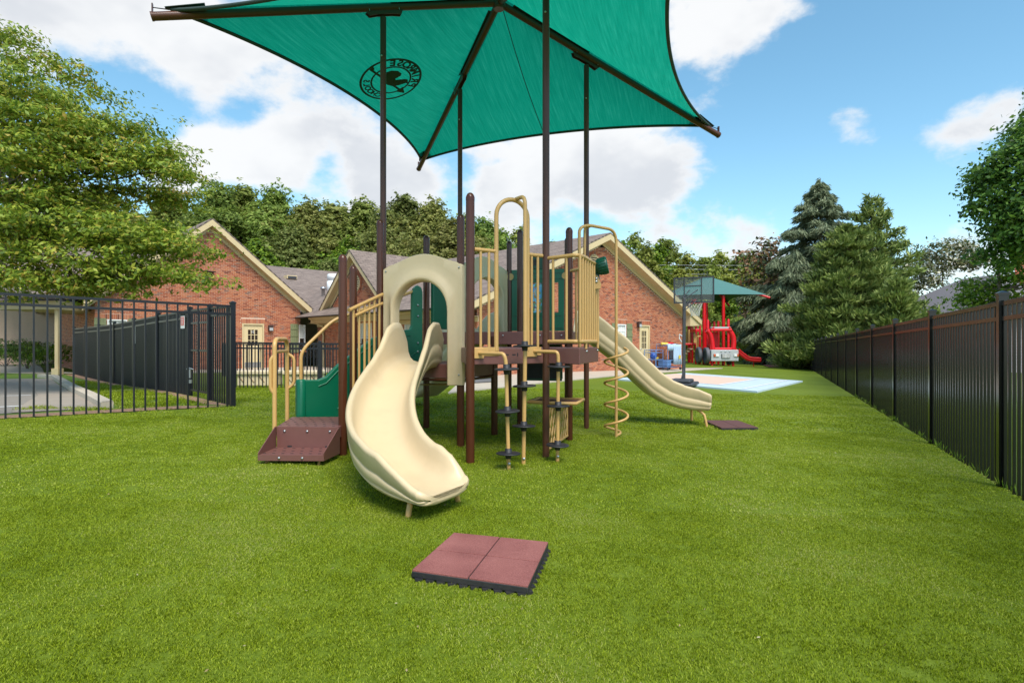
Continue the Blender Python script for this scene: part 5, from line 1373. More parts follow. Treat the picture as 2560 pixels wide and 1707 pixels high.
deck_box('deck_box', 'grey resin storage box on the patio seen beneath the play deck', 1189, 1262, 908, 961)
deck_box('deck_box', 'low dark brown storage box against the left gable wall by the door', 671, 752, 884, 920, m_=M['brown_box'])
# cream resin bench border in the courtyard
def bench(label, px0, px1, py0, py1, yd):
    a, b = at(px0, py1, yd), at(px1, py1, yd); a.z = b.z = G(a.x, a.y); h = (py1 - py0) / FPX * yd; u = (b - a).normalized(); L = (b - a).length
    t = thing('resin_planter', label, 'planter', (a.x, a.y, a.z)); v = Vector((0, 1, 0))
    m = MB(); m.obox(lerp(a, b, .5) + UP * (h - .05) + v * .25, u * L / 2, v * .28, UP * .05); m.build('rim', M['cream_bench'], t, bevel=.02)
    m = MB(); m.obox(lerp(a, b, .5) + UP * (h * .42) + v * .27, u * (L / 2 - .04), v * .24, UP * h * .42); m.build('body', M['cream_bench'], t, bevel=.015)
    n = max(2, int(L / .28))
    for k in range(n):
        p = a + u * (L * (k + .5) / n); m = MB(); m.bar(p + u * -.08 + UP * (h * .68) + v * .025, p + u * .08 + UP * (h * .22) + v * .025, .012, 5); m.build('shadow_bar', M['wood'], t)  # diagonal shadows across the planter front, modelled as brown bars
bench('long cream resin planter box behind the low courtyard fence', 588, 692, 938, 975, 15.9)
bench('short cream resin planter box beside the long one behind the low fence', 706, 800, 937, 974, 15.9)

# ------------------------------------------------------------------ fire engine play structure
fd = 38.0
def T(zx, zy, d=fd): return at(1660 + zx / 6.03, 660 + zy / 6.03, d)
fire = thing('fire_engine_playset', 'red fire engine shaped play structure far back on the turf', 'play structure', (T(880, 1500).x, fd, G(T(880, 1500).x, fd)))
def fbox(name, x0, x1, y0, y1, d0, d1, m_, parent=fire, bev=.03):
    a, b = T(x0, y1), T(x1, y0); c = (a + b) / 2; m = MB(); m.obox((c.x, (d0 + d1) / 2, c.z), ((b.x - a.x) / 2, 0, 0), (0, (d1 - d0) / 2, 0), (0, 0, (b.z - a.z) / 2)); return m.build(name, m_, parent, bevel=bev)
bump = fbox('bumper', 680, 1090, 1292, 1460, 37.6, 38.3, M['silver_plastic'], bev=.04)
fbox('grille', 832, 960, 1350, 1412, 37.55, 37.62, M['dark_grey'], bump, .01)
for k in range(5): fbox('grille_bar', 838, 954, 1354 + k * 12, 1360 + k * 12, 37.52, 37.56, M['white'], bump, 0)
for x in (893,): fbox('grille_bar', x - 3, x + 3, 1350, 1412, 37.515, 37.56, M['white'], bump, 0)
for x0, x1 in ((745, 795), (1018, 1062)): fbox('headlight', x0, x1, 1355, 1392, 37.54, 37.62, M['white'], bump, .01)
for x0, x1 in ((714, 742), (1064, 1086)): fbox('indicator', x0, x1, 1352, 1392, 37.54, 37.62, M['orange'], bump, .01)
for x in (828, 890, 953):
    p = T(x, 1318); m = MB(); m.lathe((p.x, 37.61, p.z), (0, -1, 0), [(.05, 0), (.05, .03), (.02, .04)], 10); m.build('marker_lamp', M['steel'], bump)
# cab: two bent fenders, roof bar, back panel
for pts, r in ((((735, 1285), (720, 1150), (690, 1040), (645, 1000)), None), ((( 1040, 1285), (1052, 1180), (1040, 1080), (985, 1000)), None)):
    mid = [T(*p) for p in pts]; m = MB(); wv = Vector((.17, 0, 0)); rows = []
    m.tube(rounded([Vector((p.x, 38.0, p.z)) for p in mid], .4, 5), .17, 10); m.build('fender', M['red_plastic'], fire)
fbox('cab_roof', 690, 1010, 975, 1010, 37.8, 39.0, M['red_plastic'])
fbox('light_bar', 706, 1000, 948, 976, 37.85, 38.2, M['silver_plastic'])
for x0, x1 in ((712, 748), (960, 996)): fbox('beacon', x0, x1, 950, 974, 37.8, 37.86, M['red'])
fbox('cab_panel', 800, 905, 1020, 1285, 39.0, 39.1, M['red_plastic'])
fbox('cab_floor', 700, 1060, 1260, 1292, 37.9, 40.2, M['red_plastic'])
fbox('hood', 690, 760, 1215, 1290, 37.9, 38.6, M['red_plastic'])
def tyre(zx, zy, d, rz, rx, tilt):
    p = T(zx, zy); p = Vector((p.x, d, p.z)); ax = Vector((-.995, .06, 0)).normalized(); m = MB()
    m.lathe(p - ax * .12, ax, [(rz * .55, 0), (rz * .95, .0), (rz, .04), (rz, .20), (rz * .95, .24), (rz * .6, .24), (rz * .55, .20), (rz * .3, .18)], 24); return m.build('wheel', M['tyre'], fire)
tyre(590, 1378, 38.9, .56, 0, 0); tyre(655, 1382, 38.2, .56, 0, 0); tyre(1030, 1478, 38.6, .22, 0, 0); tyre(425, 1330, 41.0, .5, 0, 0)
def rpost(zx, top, d, base=None, r=.085):
    p = T(zx, 1000, d); top_z = T(zx, top, d).z; m = MB(); z0 = G(p.x, d) - .03; h = top_z - z0
    m.lathe((p.x, d, z0), UP, [(r, 0), (r, h - .06), (r * .7, h - .02), (.01, h)], 10); return m.build('post', M['red'], fire)
for zx, tp_, d in ((376, 868, 44), (425, 868, 43), (482, 862, 42), (540, 850, 41), (660, 838, 39.5), (690, 868, 43), (757, 862, 42), (820, 856, 41), (970, 826, 39.4), (893, 1300, 38.4), (722, 1300, 37.9), (1040, 1300, 37.9)): rpost(zx, tp_, d)
# side decks, barriers, tan panels, steps
fbox('deck', 430, 660, 1195, 1225, 40.2, 41.4, M['red']); fbox('deck', 340, 500, 1195, 1215, 41.4, 43.5, M['red'])
fbox('roof_panel', 415, 520, 990, 1020, 41, 43, M['red']); fbox('roof_panel', 590, 660, 970, 1015, 39.6, 41, M['red'])
for x0, x1, y0, y1, d in ((592, 636, 1042, 1192, 40.0), (432, 500, 1045, 1190, 42.0), (552, 572, 975, 1205, 40.6)): fbox('tan_panel', x0, x1, y0, y1, d, d + .06, M['tube_tan'])
for k in range(6):
    p0, p1 = T(336 + k * 13, 1190, 43), T(336 + k * 13, 1028, 43); m = MB(); m.bar(p0, p1, .025, 6); m.build('baluster', M['tube_tan'], fire)
m = MB(); m.bar(T(330, 1026, 43), T(408, 1026, 43), .03, 6); m.build('rail', M['tube_tan'], fire)
m = MB(); m.bar(T(330, 1192, 43), T(408, 1192, 43), .03, 6); m.build('rail', M['tube_tan'], fire)
m = MB(); m.tube(rounded([T(490, 1262, 40), T(490, 1090, 40), T(545, 1082, 40)], .3), .035, 6); m.build('handrail', M['tube_tan'], fire)
m = MB(); m.tube(rounded([T(512, 1262, 40.3), T(512, 1100, 40.3), T(560, 1085, 40.3)], .3), .03, 6); m.build('handrail', M['tube_tan'], fire)
for k in range(4): fbox('stepping_pod', 500 - k * 30, 550 - k * 30, 1275 + k * 36, 1300 + k * 36, 39.6 + k * .1, 40.2 + k * .1, M['wood'])
for x, d in ((480, 40.8), (530, 40.6)):
    m = MB(); p = T(x, 1460, d); m.bar((p.x, d, G(p.x, d)), T(x, 1220, d), .09, 8); m.build('leg', M['red'], fire)
# slide of the engine
e = [T(1085, 1300, 38.8), T(1160, 1345, 38.8), T(1240, 1398, 38.7), T(1330, 1418, 38.6), T(1440, 1420, 38.5)]
c4 = [e[0].xy, e[1].xy, e[3].xy, e[4].xy]; zz4 = [p.z for p in e]
slide(c4, lambda t: float(np.interp(t, [0, .25, .5, .75, 1], [zz4[0] - .1, zz4[1] - .15, zz4[2] - .2, zz4[3] - .2, zz4[4] - .2])), lambda t: .27, lambda t: .24, lambda t: .24, n=24, m=M['red_plastic'], parent=fire)
m = MB(); p = T(1350, 1515, 38.5); m.bar((p.x, 38.5, G(p.x, 38.5)), (p.x, 38.5, zz4[3] - .25), .035, 6); m.build('slide_leg', M['red'], fire)
# canopy over it
shade2 = thing('shade_canopy', 'dark green shade canopy on red posts over the fire engine playset', 'canopy', (T(750, 1000).x, 41, 0))
ap2 = at(1768, 690, 42); k2 = [at(1925, 739, 40.5), at(1823, 760, 47), at(1625, 752, 45), at(1677, 741, 37.5)]
FAB2 = mat('dark_teal_shade_cloth', srgb(66, 112, 108), .75, var=.1, scale=8)
for i in range(4):
    A2, B2 = lerp(ap2, k2[i], .95), lerp(ap2, k2[(i + 1) % 4], .95); rows = []
    iw = ap2 - (A2 + B2) / 2; iw.z = 0; iw.normalize()
    for b in range(9):
        t_ = b / 8; rows.append([ap2 + (lerp(A2, B2, a / 12) + iw * .9 * (4 * (a / 12) * (1 - a / 12)) + UP * .12 * (4 * (a / 12) * (1 - a / 12)) - ap2) * t_ for a in range(13)])
    m = MB().grid(rows); m.build('fabric', FAB2, shade2)
    m = MB(); m.bar(ap2 - UP * .22, k2[i] - UP * .16, .08, 8); m.build('rafter', M['red'], shade2)
for zx, d in ((605, 40.2), (637, 41.5), (895, 40.6), (378, 44)):
    p = T(zx, 800, d); m = MB(); z1 = T(zx, 588 if zx < 700 else 470, d).z; m.bar((p.x, d, G(p.x, d) - .03), (p.x, d, z1), .125 if zx < 640 else .11, 12); m.build('post', M['red'], shade2)

# ------------------------------------------------------------------ far things
pt = at(1960, 909, 46); gz2 = G(pt.x, 46)
tb = thing('picnic_table', 'pale wooden picnic table far back under the conifers', 'table', (pt.x, 46, gz2))
for (x, z, w_, dp_) in ((0, .72, .9, .7), (-.0, .42, .95, .25)):
    m = MB(); m.box((pt.x, 46 - (0 if z > .5 else .7), gz2 + z), (2 * w_, dp_, .05)); m.build('table_top' if z > .5 else 'bench_seat', M['wood'], tb)
m = MB(); m.box((pt.x, 46.7, gz2 + .42), (1.9, .25, .05)); m.build('bench_seat', M['wood'], tb)
for s in (-.6, .6):
    for d in (-.6, .6):
        m = MB(); m.bar((pt.x + s, 46 + d, gz2), (pt.x + s, 46 + d * .25, gz2 + .7), .04, 6); m.build('leg', M['wood'], tb)
# chain link fence along the back: posts and rails
cf = thing('back_fence', 'thin black wire fence far back in front of the woods', 'fence', (16, 50, -.5))
fpts = [Vector((9, 50.5, 0)), Vector((13.5, 50, 0)), Vector((18, 49.5, 0)), Vector((22.5, 49, 0)), Vector((24.6, 48.7, 0))]
for p in fpts:
    m = MB(); m.bar((p.x, p.y, G(p.x, p.y)), (p.x, p.y, G(p.x, p.y) + 1.8), .035, 6); m.build('post', M['black'], cf)
for a, b in zip(fpts[:-1], fpts[1:]):
    for z in (.1, 1.78):
        m = MB(); m.bar((a.x, a.y, G(a.x, a.y) + z), (b.x, b.y, G(b.x, b.y) + z), .02, 5); m.build('rail', M['black'], cf)
    mm_ = MB(); n = 30
    for k in range(n):
        p = lerp(a, b, (k + .5) / n); mm_.bar((p.x, p.y, G(p.x, p.y) + .1), (p.x, p.y, G(p.x, p.y) + 1.77), .006, 3, caps=False)
    stuff(mm_.build('wire_mesh', M['black'], cf))
# neighbouring house
hs = thing('house', 'neighbouring house with grey hip roof and pale siding beyond the right fence', 'house', (37, 46, -1))
SID = mat('pale_siding', srgb(196, 190, 196), .7, var=.05, scale=3); GR = mat('grey_shingles', srgb(112, 109, 112), .95, var=.22, scale=9, bump=.6, bscale=16, spec=.1)
h0 = Vector((36.0, 43.5, -1.0)); hx_, hy_ = Vector((.9, .2, 0)).normalized(), Vector((-.2, .9, 0)).normalized()
def HQ(a, b, z): return h0 + hx_ * a + hy_ * b + UP * z
m = MB(); m.prism([HQ(-2, -3, 0), HQ(9, -3, 0), HQ(9, 9, 0), HQ(-2, 9, 0)], UP * 3.8); wl2 = m.build('wall', SID, hs)
for k in range(16):
    m = MB(); m.obox(HQ(3.5, -3.01, .4 + k * .21), hx_ * 5.5, hy_ * .012, UP * .012); m.build('siding_lap', SID, wl2)
e4 = [HQ(-2.6, -3.6, 3.8), HQ(9.6, -3.6, 3.8), HQ(9.6, 9.6, 3.8), HQ(-2.6, 9.6, 3.8)]; r1, r2 = HQ(3.2, 1.5, 7.6), HQ(3.6, 4.5, 7.6)
m = MB(); m.add(e4 + [r1, r2], [(0, 1, 4), (1, 2, 5, 4), (2, 3, 5), (3, 0, 4, 5), (3, 2, 1, 0)]); m.build('roof', GR, hs)
m = MB(); m.obox(HQ(2, -3.03, 2.2), hx_ * .6, hy_ * .03, UP * .8); m.build('window', M['dark_glass'], hs)
hs2 = thing('house', 'red brick house corner glimpsed behind the right-hand tree', 'house', (44, 46, -1))
p = at(2552, 640, 46); m = MB(); m.prism([(p.x - .5, 46, -1.5), (p.x + 9, 46, -1.5), (p.x + 15, 52, -1.5), (p.x + 5.2, 52, -1.5)], (0, 0, p.z + .51 + 1.5)); m.build('wall', mat('far_brick', srgb(176, 92, 74), .85, var=.15, scale=8), hs2)
m = MB(); zt5 = p.z + .51; m.add([(p.x - .8, 45.6, zt5 + .01), (p.x + 9.5, 45.6, zt5 + .01), (p.x + 16, 52.5, zt5 + .01), (p.x + 5.3, 52.5, zt5 + .01), (p.x + 7.5, 49, zt5 + 2.2)], [(0, 1, 4), (1, 2, 4), (2, 3, 4), (3, 0, 4)]); m.build('roof', GR, hs2)
# power line with its pole
plp = at(1040, 640, 72)
pl = thing('utility_pole', 'wooden utility pole with crossarm and insulators behind the roof', 'pole', (plp.x, 72, 0))
zt6 = at(1040, 622, 72).z
m = MB(); m.bar((plp.x, 72, 0), (plp.x, 72, zt6 + .2), .16, 8); m.build('pole', M['wood'], pl)
m = MB(); m.box((plp.x, 72, zt6 + .5), (2.4, .14, .16)); m.build('crossarm', M['wood'], pl)
for k in range(6):
    x = plp.x - 1.1 + k * .44; m = MB(); m.lathe((x, 72, zt6 + .58), UP, [(.05, 0), (.12, .1), (.06, .2), (.12, .3), (.05, .45)], 8); m.build('insulator', M['white'], pl)
for k in range(3):
    m = MB(); m.tube(rounded([(plp.x - .9 + .7 * k, 71.9, zt6 + 1.0), (plp.x - .8 + .7 * k, 71.9, zt6 + 1.55), (plp.x - .4 + .7 * k, 71.9, zt6 + 1.4), (plp.x - .2 + .7 * k, 71.9, zt6 + .6)], .2), .035, 5); m.build('jumper', M['white'], pl)
for k, (y0_, y1_) in enumerate(((626, 634), (631, 637), (636, 642))):
    A_, B_ = at(430, y0_ - 2, 66), at(1900, y1_ + 30 + k * 8, 84); m = MB(); pts = []
    for i in range(41):
        t_ = i / 40; p = lerp(A_, B_, t_); 
        pts.append(p - UP * .5 * math.sin(math.pi * t_))
    m.tube(pts, .022, 5); tag(m.build('power_line', M['wire']), ('uppermost', 'middle', 'lowest')[k] + ' of the pale overhead wires crossing in front of the woods', 'wire')

# ------------------------------------------------------------------ porch behind the big tree at the left
pc = thing('porch_building', 'tan porch with low brown roof and slim square columns behind the left tree', 'building', (-18, 23, 0))
c0 = Vector((-18.6, 22.4, 0))
m = MB(); m.prism([c0 + Vector((-1.0, -1.2, 2.45)), c0 + Vector((1.6, -1.2, 2.45)), c0 + Vector((1.6, 4, 2.45)), c0 + Vector((-1.0, 4, 2.45))], UP * .32); m.build('fascia', M['trim'], pc)
roof_slab('roof', [c0 + Vector((-1.3, -1.6, 2.8)), c0 + Vector((1.9, -1.6, 2.8)), c0 + Vector((1.9, 3.5, 4.8)), c0 + Vector((-1.3, 3.5, 4.8))], pc, .08)
for x in (-.9, 1.5):
    m = MB(); m.box((c0.x + x, c0.y - 1.0, 1.22), (.12, .12, 2.46)); cl_ = m.build('column', M['trim'], pc)
    m = MB(); m.box((c0.x + x, c0.y - 1.0, .12), (.26, .26, .24)); m.build('column_base', M['trim'], cl_)
wpp = Wall((c0.x - .6, c0.y + 3.2), Vector((1, 0, 0)), Vector((0, -1, 0)))
bed, br = brick_wall(wpp, lambda z: (0, 2.2), ZG, 2.45, [(.5, 1.1, .1, 2.0)]); ob = bed.build('wall', MORTAR, pc); stuff(br.build('bricks', BRICK, ob))
m = MB(); m.box((c0.x + .2, c0.y + 3.3, 1.05), (.58, .06, 1.9)); m.build('door', M['white'], pc)
# ------------------------------------------------------------------ trees and shrubs
def rv(r): 
    while True:
        v = Vector((r.uniform(-1, 1), r.uniform(-1, 1), r.uniform(-1, 1)))
        if .01 < v.length_squared < 1: return v
def leaf_np(cent, nrm, size, rng, asp=.55, fold=0):
    """rhombic leaves as numpy arrays -> verts, faces"""
    n = len(cent)
    t = rng.normal(size=(n, 3)); t -= nrm * (t * nrm).sum(1, keepdims=True); t /= np.linalg.norm(t, axis=1, keepdims=True) + 1e-9
    b = np.cross(nrm, t); s = size[:, None]
    v = np.stack([cent - t * s, cent + b * s * asp, cent + t * s, cent - b * s * asp], 1)
    return v.reshape(-1, 3), np.arange(4 * n).reshape(-1, 4)
def mesh_np(name, v, f, m):
    me = bpy.data.meshes.new(name); n = len(v); k = len(f)
    me.vertices.add(n); me.vertices.foreach_set('co', np.ascontiguousarray(v, dtype=np.float32).ravel())
    me.loops.add(4 * k); me.loops.foreach_set('vertex_index', np.ascontiguousarray(f, dtype=np.int32).ravel())
    me.polygons.add(k); me.polygons.foreach_set('loop_start', np.arange(0, 4 * k, 4, dtype=np.int32))
    me.update(calc_edges=True); me.materials.append(m); return me
def link(name, me, parent=None):
    o = bpy.data.objects.new(name, me); COL.objects.link(o)
    if parent is not None: o.parent = parent
    return o
def clump_leaves(clumps, per, size, rng, flat=.5, shell=.55, asp=.55, spray=10, spray_r=.3, jitter=.6):
    """clumps: (centre, radii); leaves gathered into sprays near the clump surface"""
    C, N, Sz = [], [], []
    for c, r in clumps:
        ns = max(1, int(per * (r[0] * r[1] * r[2]) ** (2 / 3) / spray)); 
        d = rng.normal(size=(ns, 3)); d /= np.linalg.norm(d, axis=1, keepdims=True)
        rad = rng.uniform(0, 1, ns) ** shell; rad = np.where(rng.uniform(0, 1, ns) < .14, rad * 1.38, rad)
        sc = np.array(c) + d * rad[:, None] * np.array(r)
        for k in range(spray):
            o = rng.normal(size=(ns, 3)) * spray_r * np.array([1, 1, flat])
            C.append(sc + o); nn_ = d * .8 + np.array([0, 0, .7]) + rng.normal(size=(ns, 3)) * jitter; nn_ /= np.linalg.norm(nn_, axis=1, keepdims=True)
            N.append(nn_); Sz.append(size * rng.uniform(.6, 1.35, ns))
    return leaf_np(np.concatenate(C), np.concatenate(N), np.concatenate(Sz), rng, asp)
def limb(m, a, b, r0, r1, rnd, wig=.08, n=6, sag=0):
    a, b = Vector(a), Vector(b); L = (b - a).length; pts = [a]
    for i in range(1, n):
        t = i / n; pts.append(lerp(a, b, t) + rv(rnd) * wig * L * math.sin(math.pi * t) + UP * (sag * L * math.sin(math.pi * t)))
    pts.append(b); m.tube(pts, [lerp(r0, r1, i / n) for i in range(n + 1)], 7); return pts
LEAF = {
 'spring': island_mat('leaf_yellow_green', [(0, (0.081, 0.144, 0.014)), (.35, (0.178, 0.270, 0.025)), (.7, (0.299, 0.374, 0.037)), (.9, (0.437, 0.448, 0.057)), (1, (0.437, 0.310, 0.057))], .5, .38, big=.28, bigscale=.5),
 'oak': island_mat('leaf_dark_green', [(0, (0.094, 0.144, 0.025)), (.4, (0.163, 0.237, 0.040)), (.8, (0.250, 0.338, 0.065)), (1, (0.338, 0.400, 0.100))], .6, .48, big=.22, bigscale=.3, tint=.22),
 'olive': island_mat('leaf_olive', [(0, (0.106, 0.131, 0.027)), (.4, (0.194, 0.231, 0.050)), (.8, (0.294, 0.325, 0.088)), (1, (0.375, 0.375, 0.125))], .6, .45, big=.22, bigscale=.3, tint=.22),
 'lime': island_mat('leaf_bright_green', [(0, (0.049, 0.105, 0.011)), (.4, (0.126, 0.217, 0.017)), (.8, (0.238, 0.350, 0.028)), (1, (0.350, 0.448, 0.056))], .5, .38, big=.2, bigscale=.4),
 'poplar': island_mat('leaf_poplar', [(0, (0.115, 0.155, 0.023)), (.4, (0.218, 0.276, 0.044)), (.8, (0.322, 0.385, 0.069)), (1, (0.402, 0.437, 0.115))], .5, .42, big=.2, bigscale=.4, tint=.15),
 'maple': island_mat('leaf_maple', [(0, (0.031, 0.076, 0.017)), (.4, (0.076, 0.170, 0.027)), (.8, (0.162, 0.289, 0.043)), (1, (0.255, 0.391, 0.068))], .45, .32, big=.2, bigscale=.5),
 'magnolia': island_mat('leaf_magnolia', [(0, (0.045, 0.068, 0.022)), (.35, (0.090, 0.112, 0.038)), (.6, (0.195, 0.112, 0.053)), (1, (0.330, 0.165, 0.083))], .4, .1, big=.2),
 'cedar': island_mat('needle_blue_green', [(0, (.075, .10, .050)), (.5, (.15, .185, .095)), (1, (.26, .30, .17))], .6, .18, big=.15),
 'pine': island_mat('needle_green', [(0, (0.077, 0.116, 0.024)), (.5, (0.176, 0.237, 0.051)), (1, (0.319, 0.369, 0.099))], .6, .22, big=.25),
 'shrub': island_mat('leaf_shrub', [(0, (0.052, 0.091, 0.016)), (.5, (0.130, 0.195, 0.026)), (1, (0.286, 0.325, 0.065))], .5, .25, big=.15),
 'crape': island_mat('leaf_crape', [(0, (0.060, 0.084, 0.024)), (.5, (0.120, 0.144, 0.042)), (.72, (0.192, 0.180, 0.060)), (.8, (0.660, 0.600, 0.456)), (1, (0.800, 0.792, 0.660))], .6, .25, big=.2),
}
def bg_tree(kind, H, Wd, seed, leaf=.30, per=150, ncl=26, trunk=.25, low=.22, shape=1.0, top=.6):
    """a broad tree in local coordinates; returns (crown mesh, trunk mesh)"""
    rnd = random.Random(seed); rng = np.random.default_rng(seed); cl = []
    for i in range(ncl):
        u = (i + rnd.random()) / ncl; z = H * (low + (1 - low - .06) * u)
        rr = Wd * .5 * (math.sin(math.pi * min(1, (u * .9 + .13))) ** shape); a = i * 2.4 + rnd.uniform(-.5, .5); q = rr * rnd.uniform(.25, .85)
        s = Wd * rnd.uniform(.13, .22) * (1.0 if u < .75 else top)
        cl.append(((q * math.cos(a), q * math.sin(a), z), (s, s, s * rnd.uniform(.7, .95))))
    v, f = clump_leaves(cl, per, leaf, rng, .6, .45, .6, 8, leaf * 1.1, .38)
    m = MB(); limb(m, (0, 0, -.4), (rnd.uniform(-.3, .3), rnd.uniform(-.3, .3), H * .8), trunk, trunk * .25, rnd, .03)
    for c, r in cl[::2]: 
        z0 = max(H * .18, c[2] - H * .2); limb(m, (0, 0, z0), c, trunk * .4, trunk * .08, rnd, .08, 5)
    return mesh_np('crown', v, f, LEAF[kind]), m.mesh('trunk')
def add_tree(protos, name, label, loc, rz, sc, group=None, cat='tree'):
    t = thing(name, label, cat, loc, group); t.rotation_euler = (0, 0, rz); t.scale = sc
    link('crown', protos[0], t); o = link('trunk', protos[1], t)
    if not protos[1].materials: protos[1].materials.append(M['bark'])
    return t
protoA = [bg_tree('oak', 18, 12, 1, .19, 300, 58), bg_tree('oak', 17, 11, 2, .19, 300, 54), bg_tree('olive', 17, 12, 3, .19, 300, 58), bg_tree('olive', 15, 11, 4, .19, 300, 50), bg_tree('lime', 13, 9, 5, .19, 300, 44)]
protoP = [bg_tree('poplar', 15, 6.0, 11, .19, 260, 34, .2, .2, .8, .7), bg_tree('poplar', 14, 6.5, 12, .19, 260, 34, .2, .2, .8, .7), bg_tree('lime', 15, 7, 13, .19, 260, 34, .2, .2, .8)]
# woods behind the school, left to right: (px of trunk, py of top, depth, prototype)
woods = [(250, 470, 66, 0), (330, 520, 60, 2), (420, 462, 70, 1), (470, 545, 58, 3), (545, 455, 64, 0), (610, 452, 70, 1), (690, 462, 67, 0), (640, 590, 56, 4), (730, 560, 60, 2), (770, 496, 66, 2),
         (835, 500, 70, 3), (875, 585, 58, 4), (905, 488, 68, 1), (960, 520, 62, 2), (1010, 480, 66, 3), (1080, 495, 64, 2), (1130, 540, 60, 3), (1165, 525, 78, 1), (1215, 545, 76, 0), (700, 650, 52, 4), (820, 645, 53, 3), (1250, 565, 80, 4), (160, 500, 62, 1), (60, 480, 64, 3), (-60, 470, 62, 0), (560, 600, 54, 3), (985, 600, 55, 3), (1060, 610, 56, 2)]
kinds = ['dark green oak', 'dark green oak', 'olive brown oak', 'olive brown oak', 'bright green young tree']
hts = [18, 17, 17, 15, 13]
rnd = random.Random(8)
def words(i, n): return ('first', 'second', 'third', 'fourth', 'fifth', 'sixth', 'seventh', 'eighth', 'ninth', 'tenth', 'eleventh', 'twelfth')[i]
cnt = {}
ORD = ('leftmost', 'second from left', 'third from left', 'fourth from left', 'fifth from left', 'sixth from left', 'seventh from left', 'eighth from left', 'ninth from left', 'tenth from left', 'eleventh from left', 'twelfth from left', 'thirteenth from left', 'fourteenth from left', 'fifteenth from left', 'sixteenth from left', 'seventeenth from left', 'eighteenth from left', 'nineteenth from left', 'twentieth from left')
seen = {}
def uniq(base):
    k = seen.get(base, 0); seen[base] = k + 1; return f'{base}, {ORD[k]}'
for (px, py, d, k) in sorted(woods):
    top = at(px, py, d); z0 = -.5; s = (top.z - z0) / hts[k]
    cnt[k] = cnt.get(k, 0) + 1
    where = 'above the left gable' if px < 420 else 'behind the left gable peak' if px < 640 else 'behind the long shingle roof' if px < 860 else 'behind the small cross gable' if px < 1000 else 'behind the arch panel and posts' if px < 1160 else 'behind the right wing ridge'
    add_tree(protoA[k], 'woodland_tree', uniq(f'{kinds[k]} in the woods {where}'), (top.x, d, z0), rnd.uniform(0, 6.28), (s * rnd.uniform(.9, 1.1), s * rnd.uniform(.9, 1.1), s), f'{kinds[k]}s in the woods {where}')
pops = [(1300, 560, 88, 0), (1345, 600, 84, 1), (1590, 575, 86, 0), (1560, 590, 80, 2), (1640, 600, 82, 2), (1665, 585, 88, 1), (1720, 625, 84, 0), (1700, 660, 76, 1), (1765, 632, 86, 1), (1800, 620, 84, 0), (1850, 628, 88, 1), (1880, 622, 84, 0), (1820, 700, 74, 2), (1750, 720, 72, 1), (1910, 640, 80, 1), (1660, 730, 68, 1), (1860, 740, 66, 0), (1790, 780, 62, 1), (1720, 790, 60, 2), (1400, 590, 90, 1), (1450, 600, 90, 0), (1615, 600, 78, 0), (1745, 640, 90, 0), (1690, 615, 92, 0), (1830, 640, 92, 1), (1785, 650, 78, 0), (1865, 660, 78, 1), (1935, 650, 92, 0)]
for (px, py, d, k) in sorted(pops):
    top = at(px, py, d); z0 = -1.2; s = (top.z - z0) / (15, 14, 15)[k]
    kd_ = 'slender leafy green tree' if k == 2 else 'slender yellow green poplar'
    where = 'behind the right wing ridge' if px < 1520 else 'beyond the right gable slope' if px < 1690 else 'behind the fire engine playset'
    add_tree(protoP[k], 'poplar_tree', uniq(f'{kd_} {where}'), (top.x, d, z0), rnd.uniform(0, 6.28), (s * 1.1, s * 1.1, s), f'{kd_}s {where}')
# undergrowth that closes the view under the woods
def hedge_mass(name, label, x0, x1, yd, z0, h, n, seed, kind, size=.3):
    rng = np.random.default_rng(seed); C = np.stack([rng.uniform(x0, x1, n), yd + rng.normal(size=n) * 1.2, z0 + h * rng.uniform(0, 1, n) ** .8], 1)
    C[:, 2] *= 1 + .15 * np.sin(C[:, 0] * .9); N = rng.normal(size=(n, 3)) + np.array([0, -.6, .5]); N /= np.linalg.norm(N, axis=1, keepdims=True)
    v, f = leaf_np(C, N, size * rng.uniform(.6, 1.3, n), rng, .6); o = link(name, mesh_np(name, v, f, LEAF[kind])); o['label'] = label; o['category'] = 'undergrowth'; return stuff(o)
hedge_mass('undergrowth', 'dense green undergrowth along the foot of the far woods', -62, -4, 75, -1, 7.5, 16000, 3, 'oak', .38)
hedge_mass('undergrowth', 'shaded green undergrowth behind the fire engine and back fence', 8, 40, 56, -1.5, 4.6, 15000, 4, 'poplar', .26)
hedge_mass('undergrowth', 'green undergrowth beyond the far poplars', -4, 60, 92, -1.5, 8, 12000, 5, 'poplar', .45)

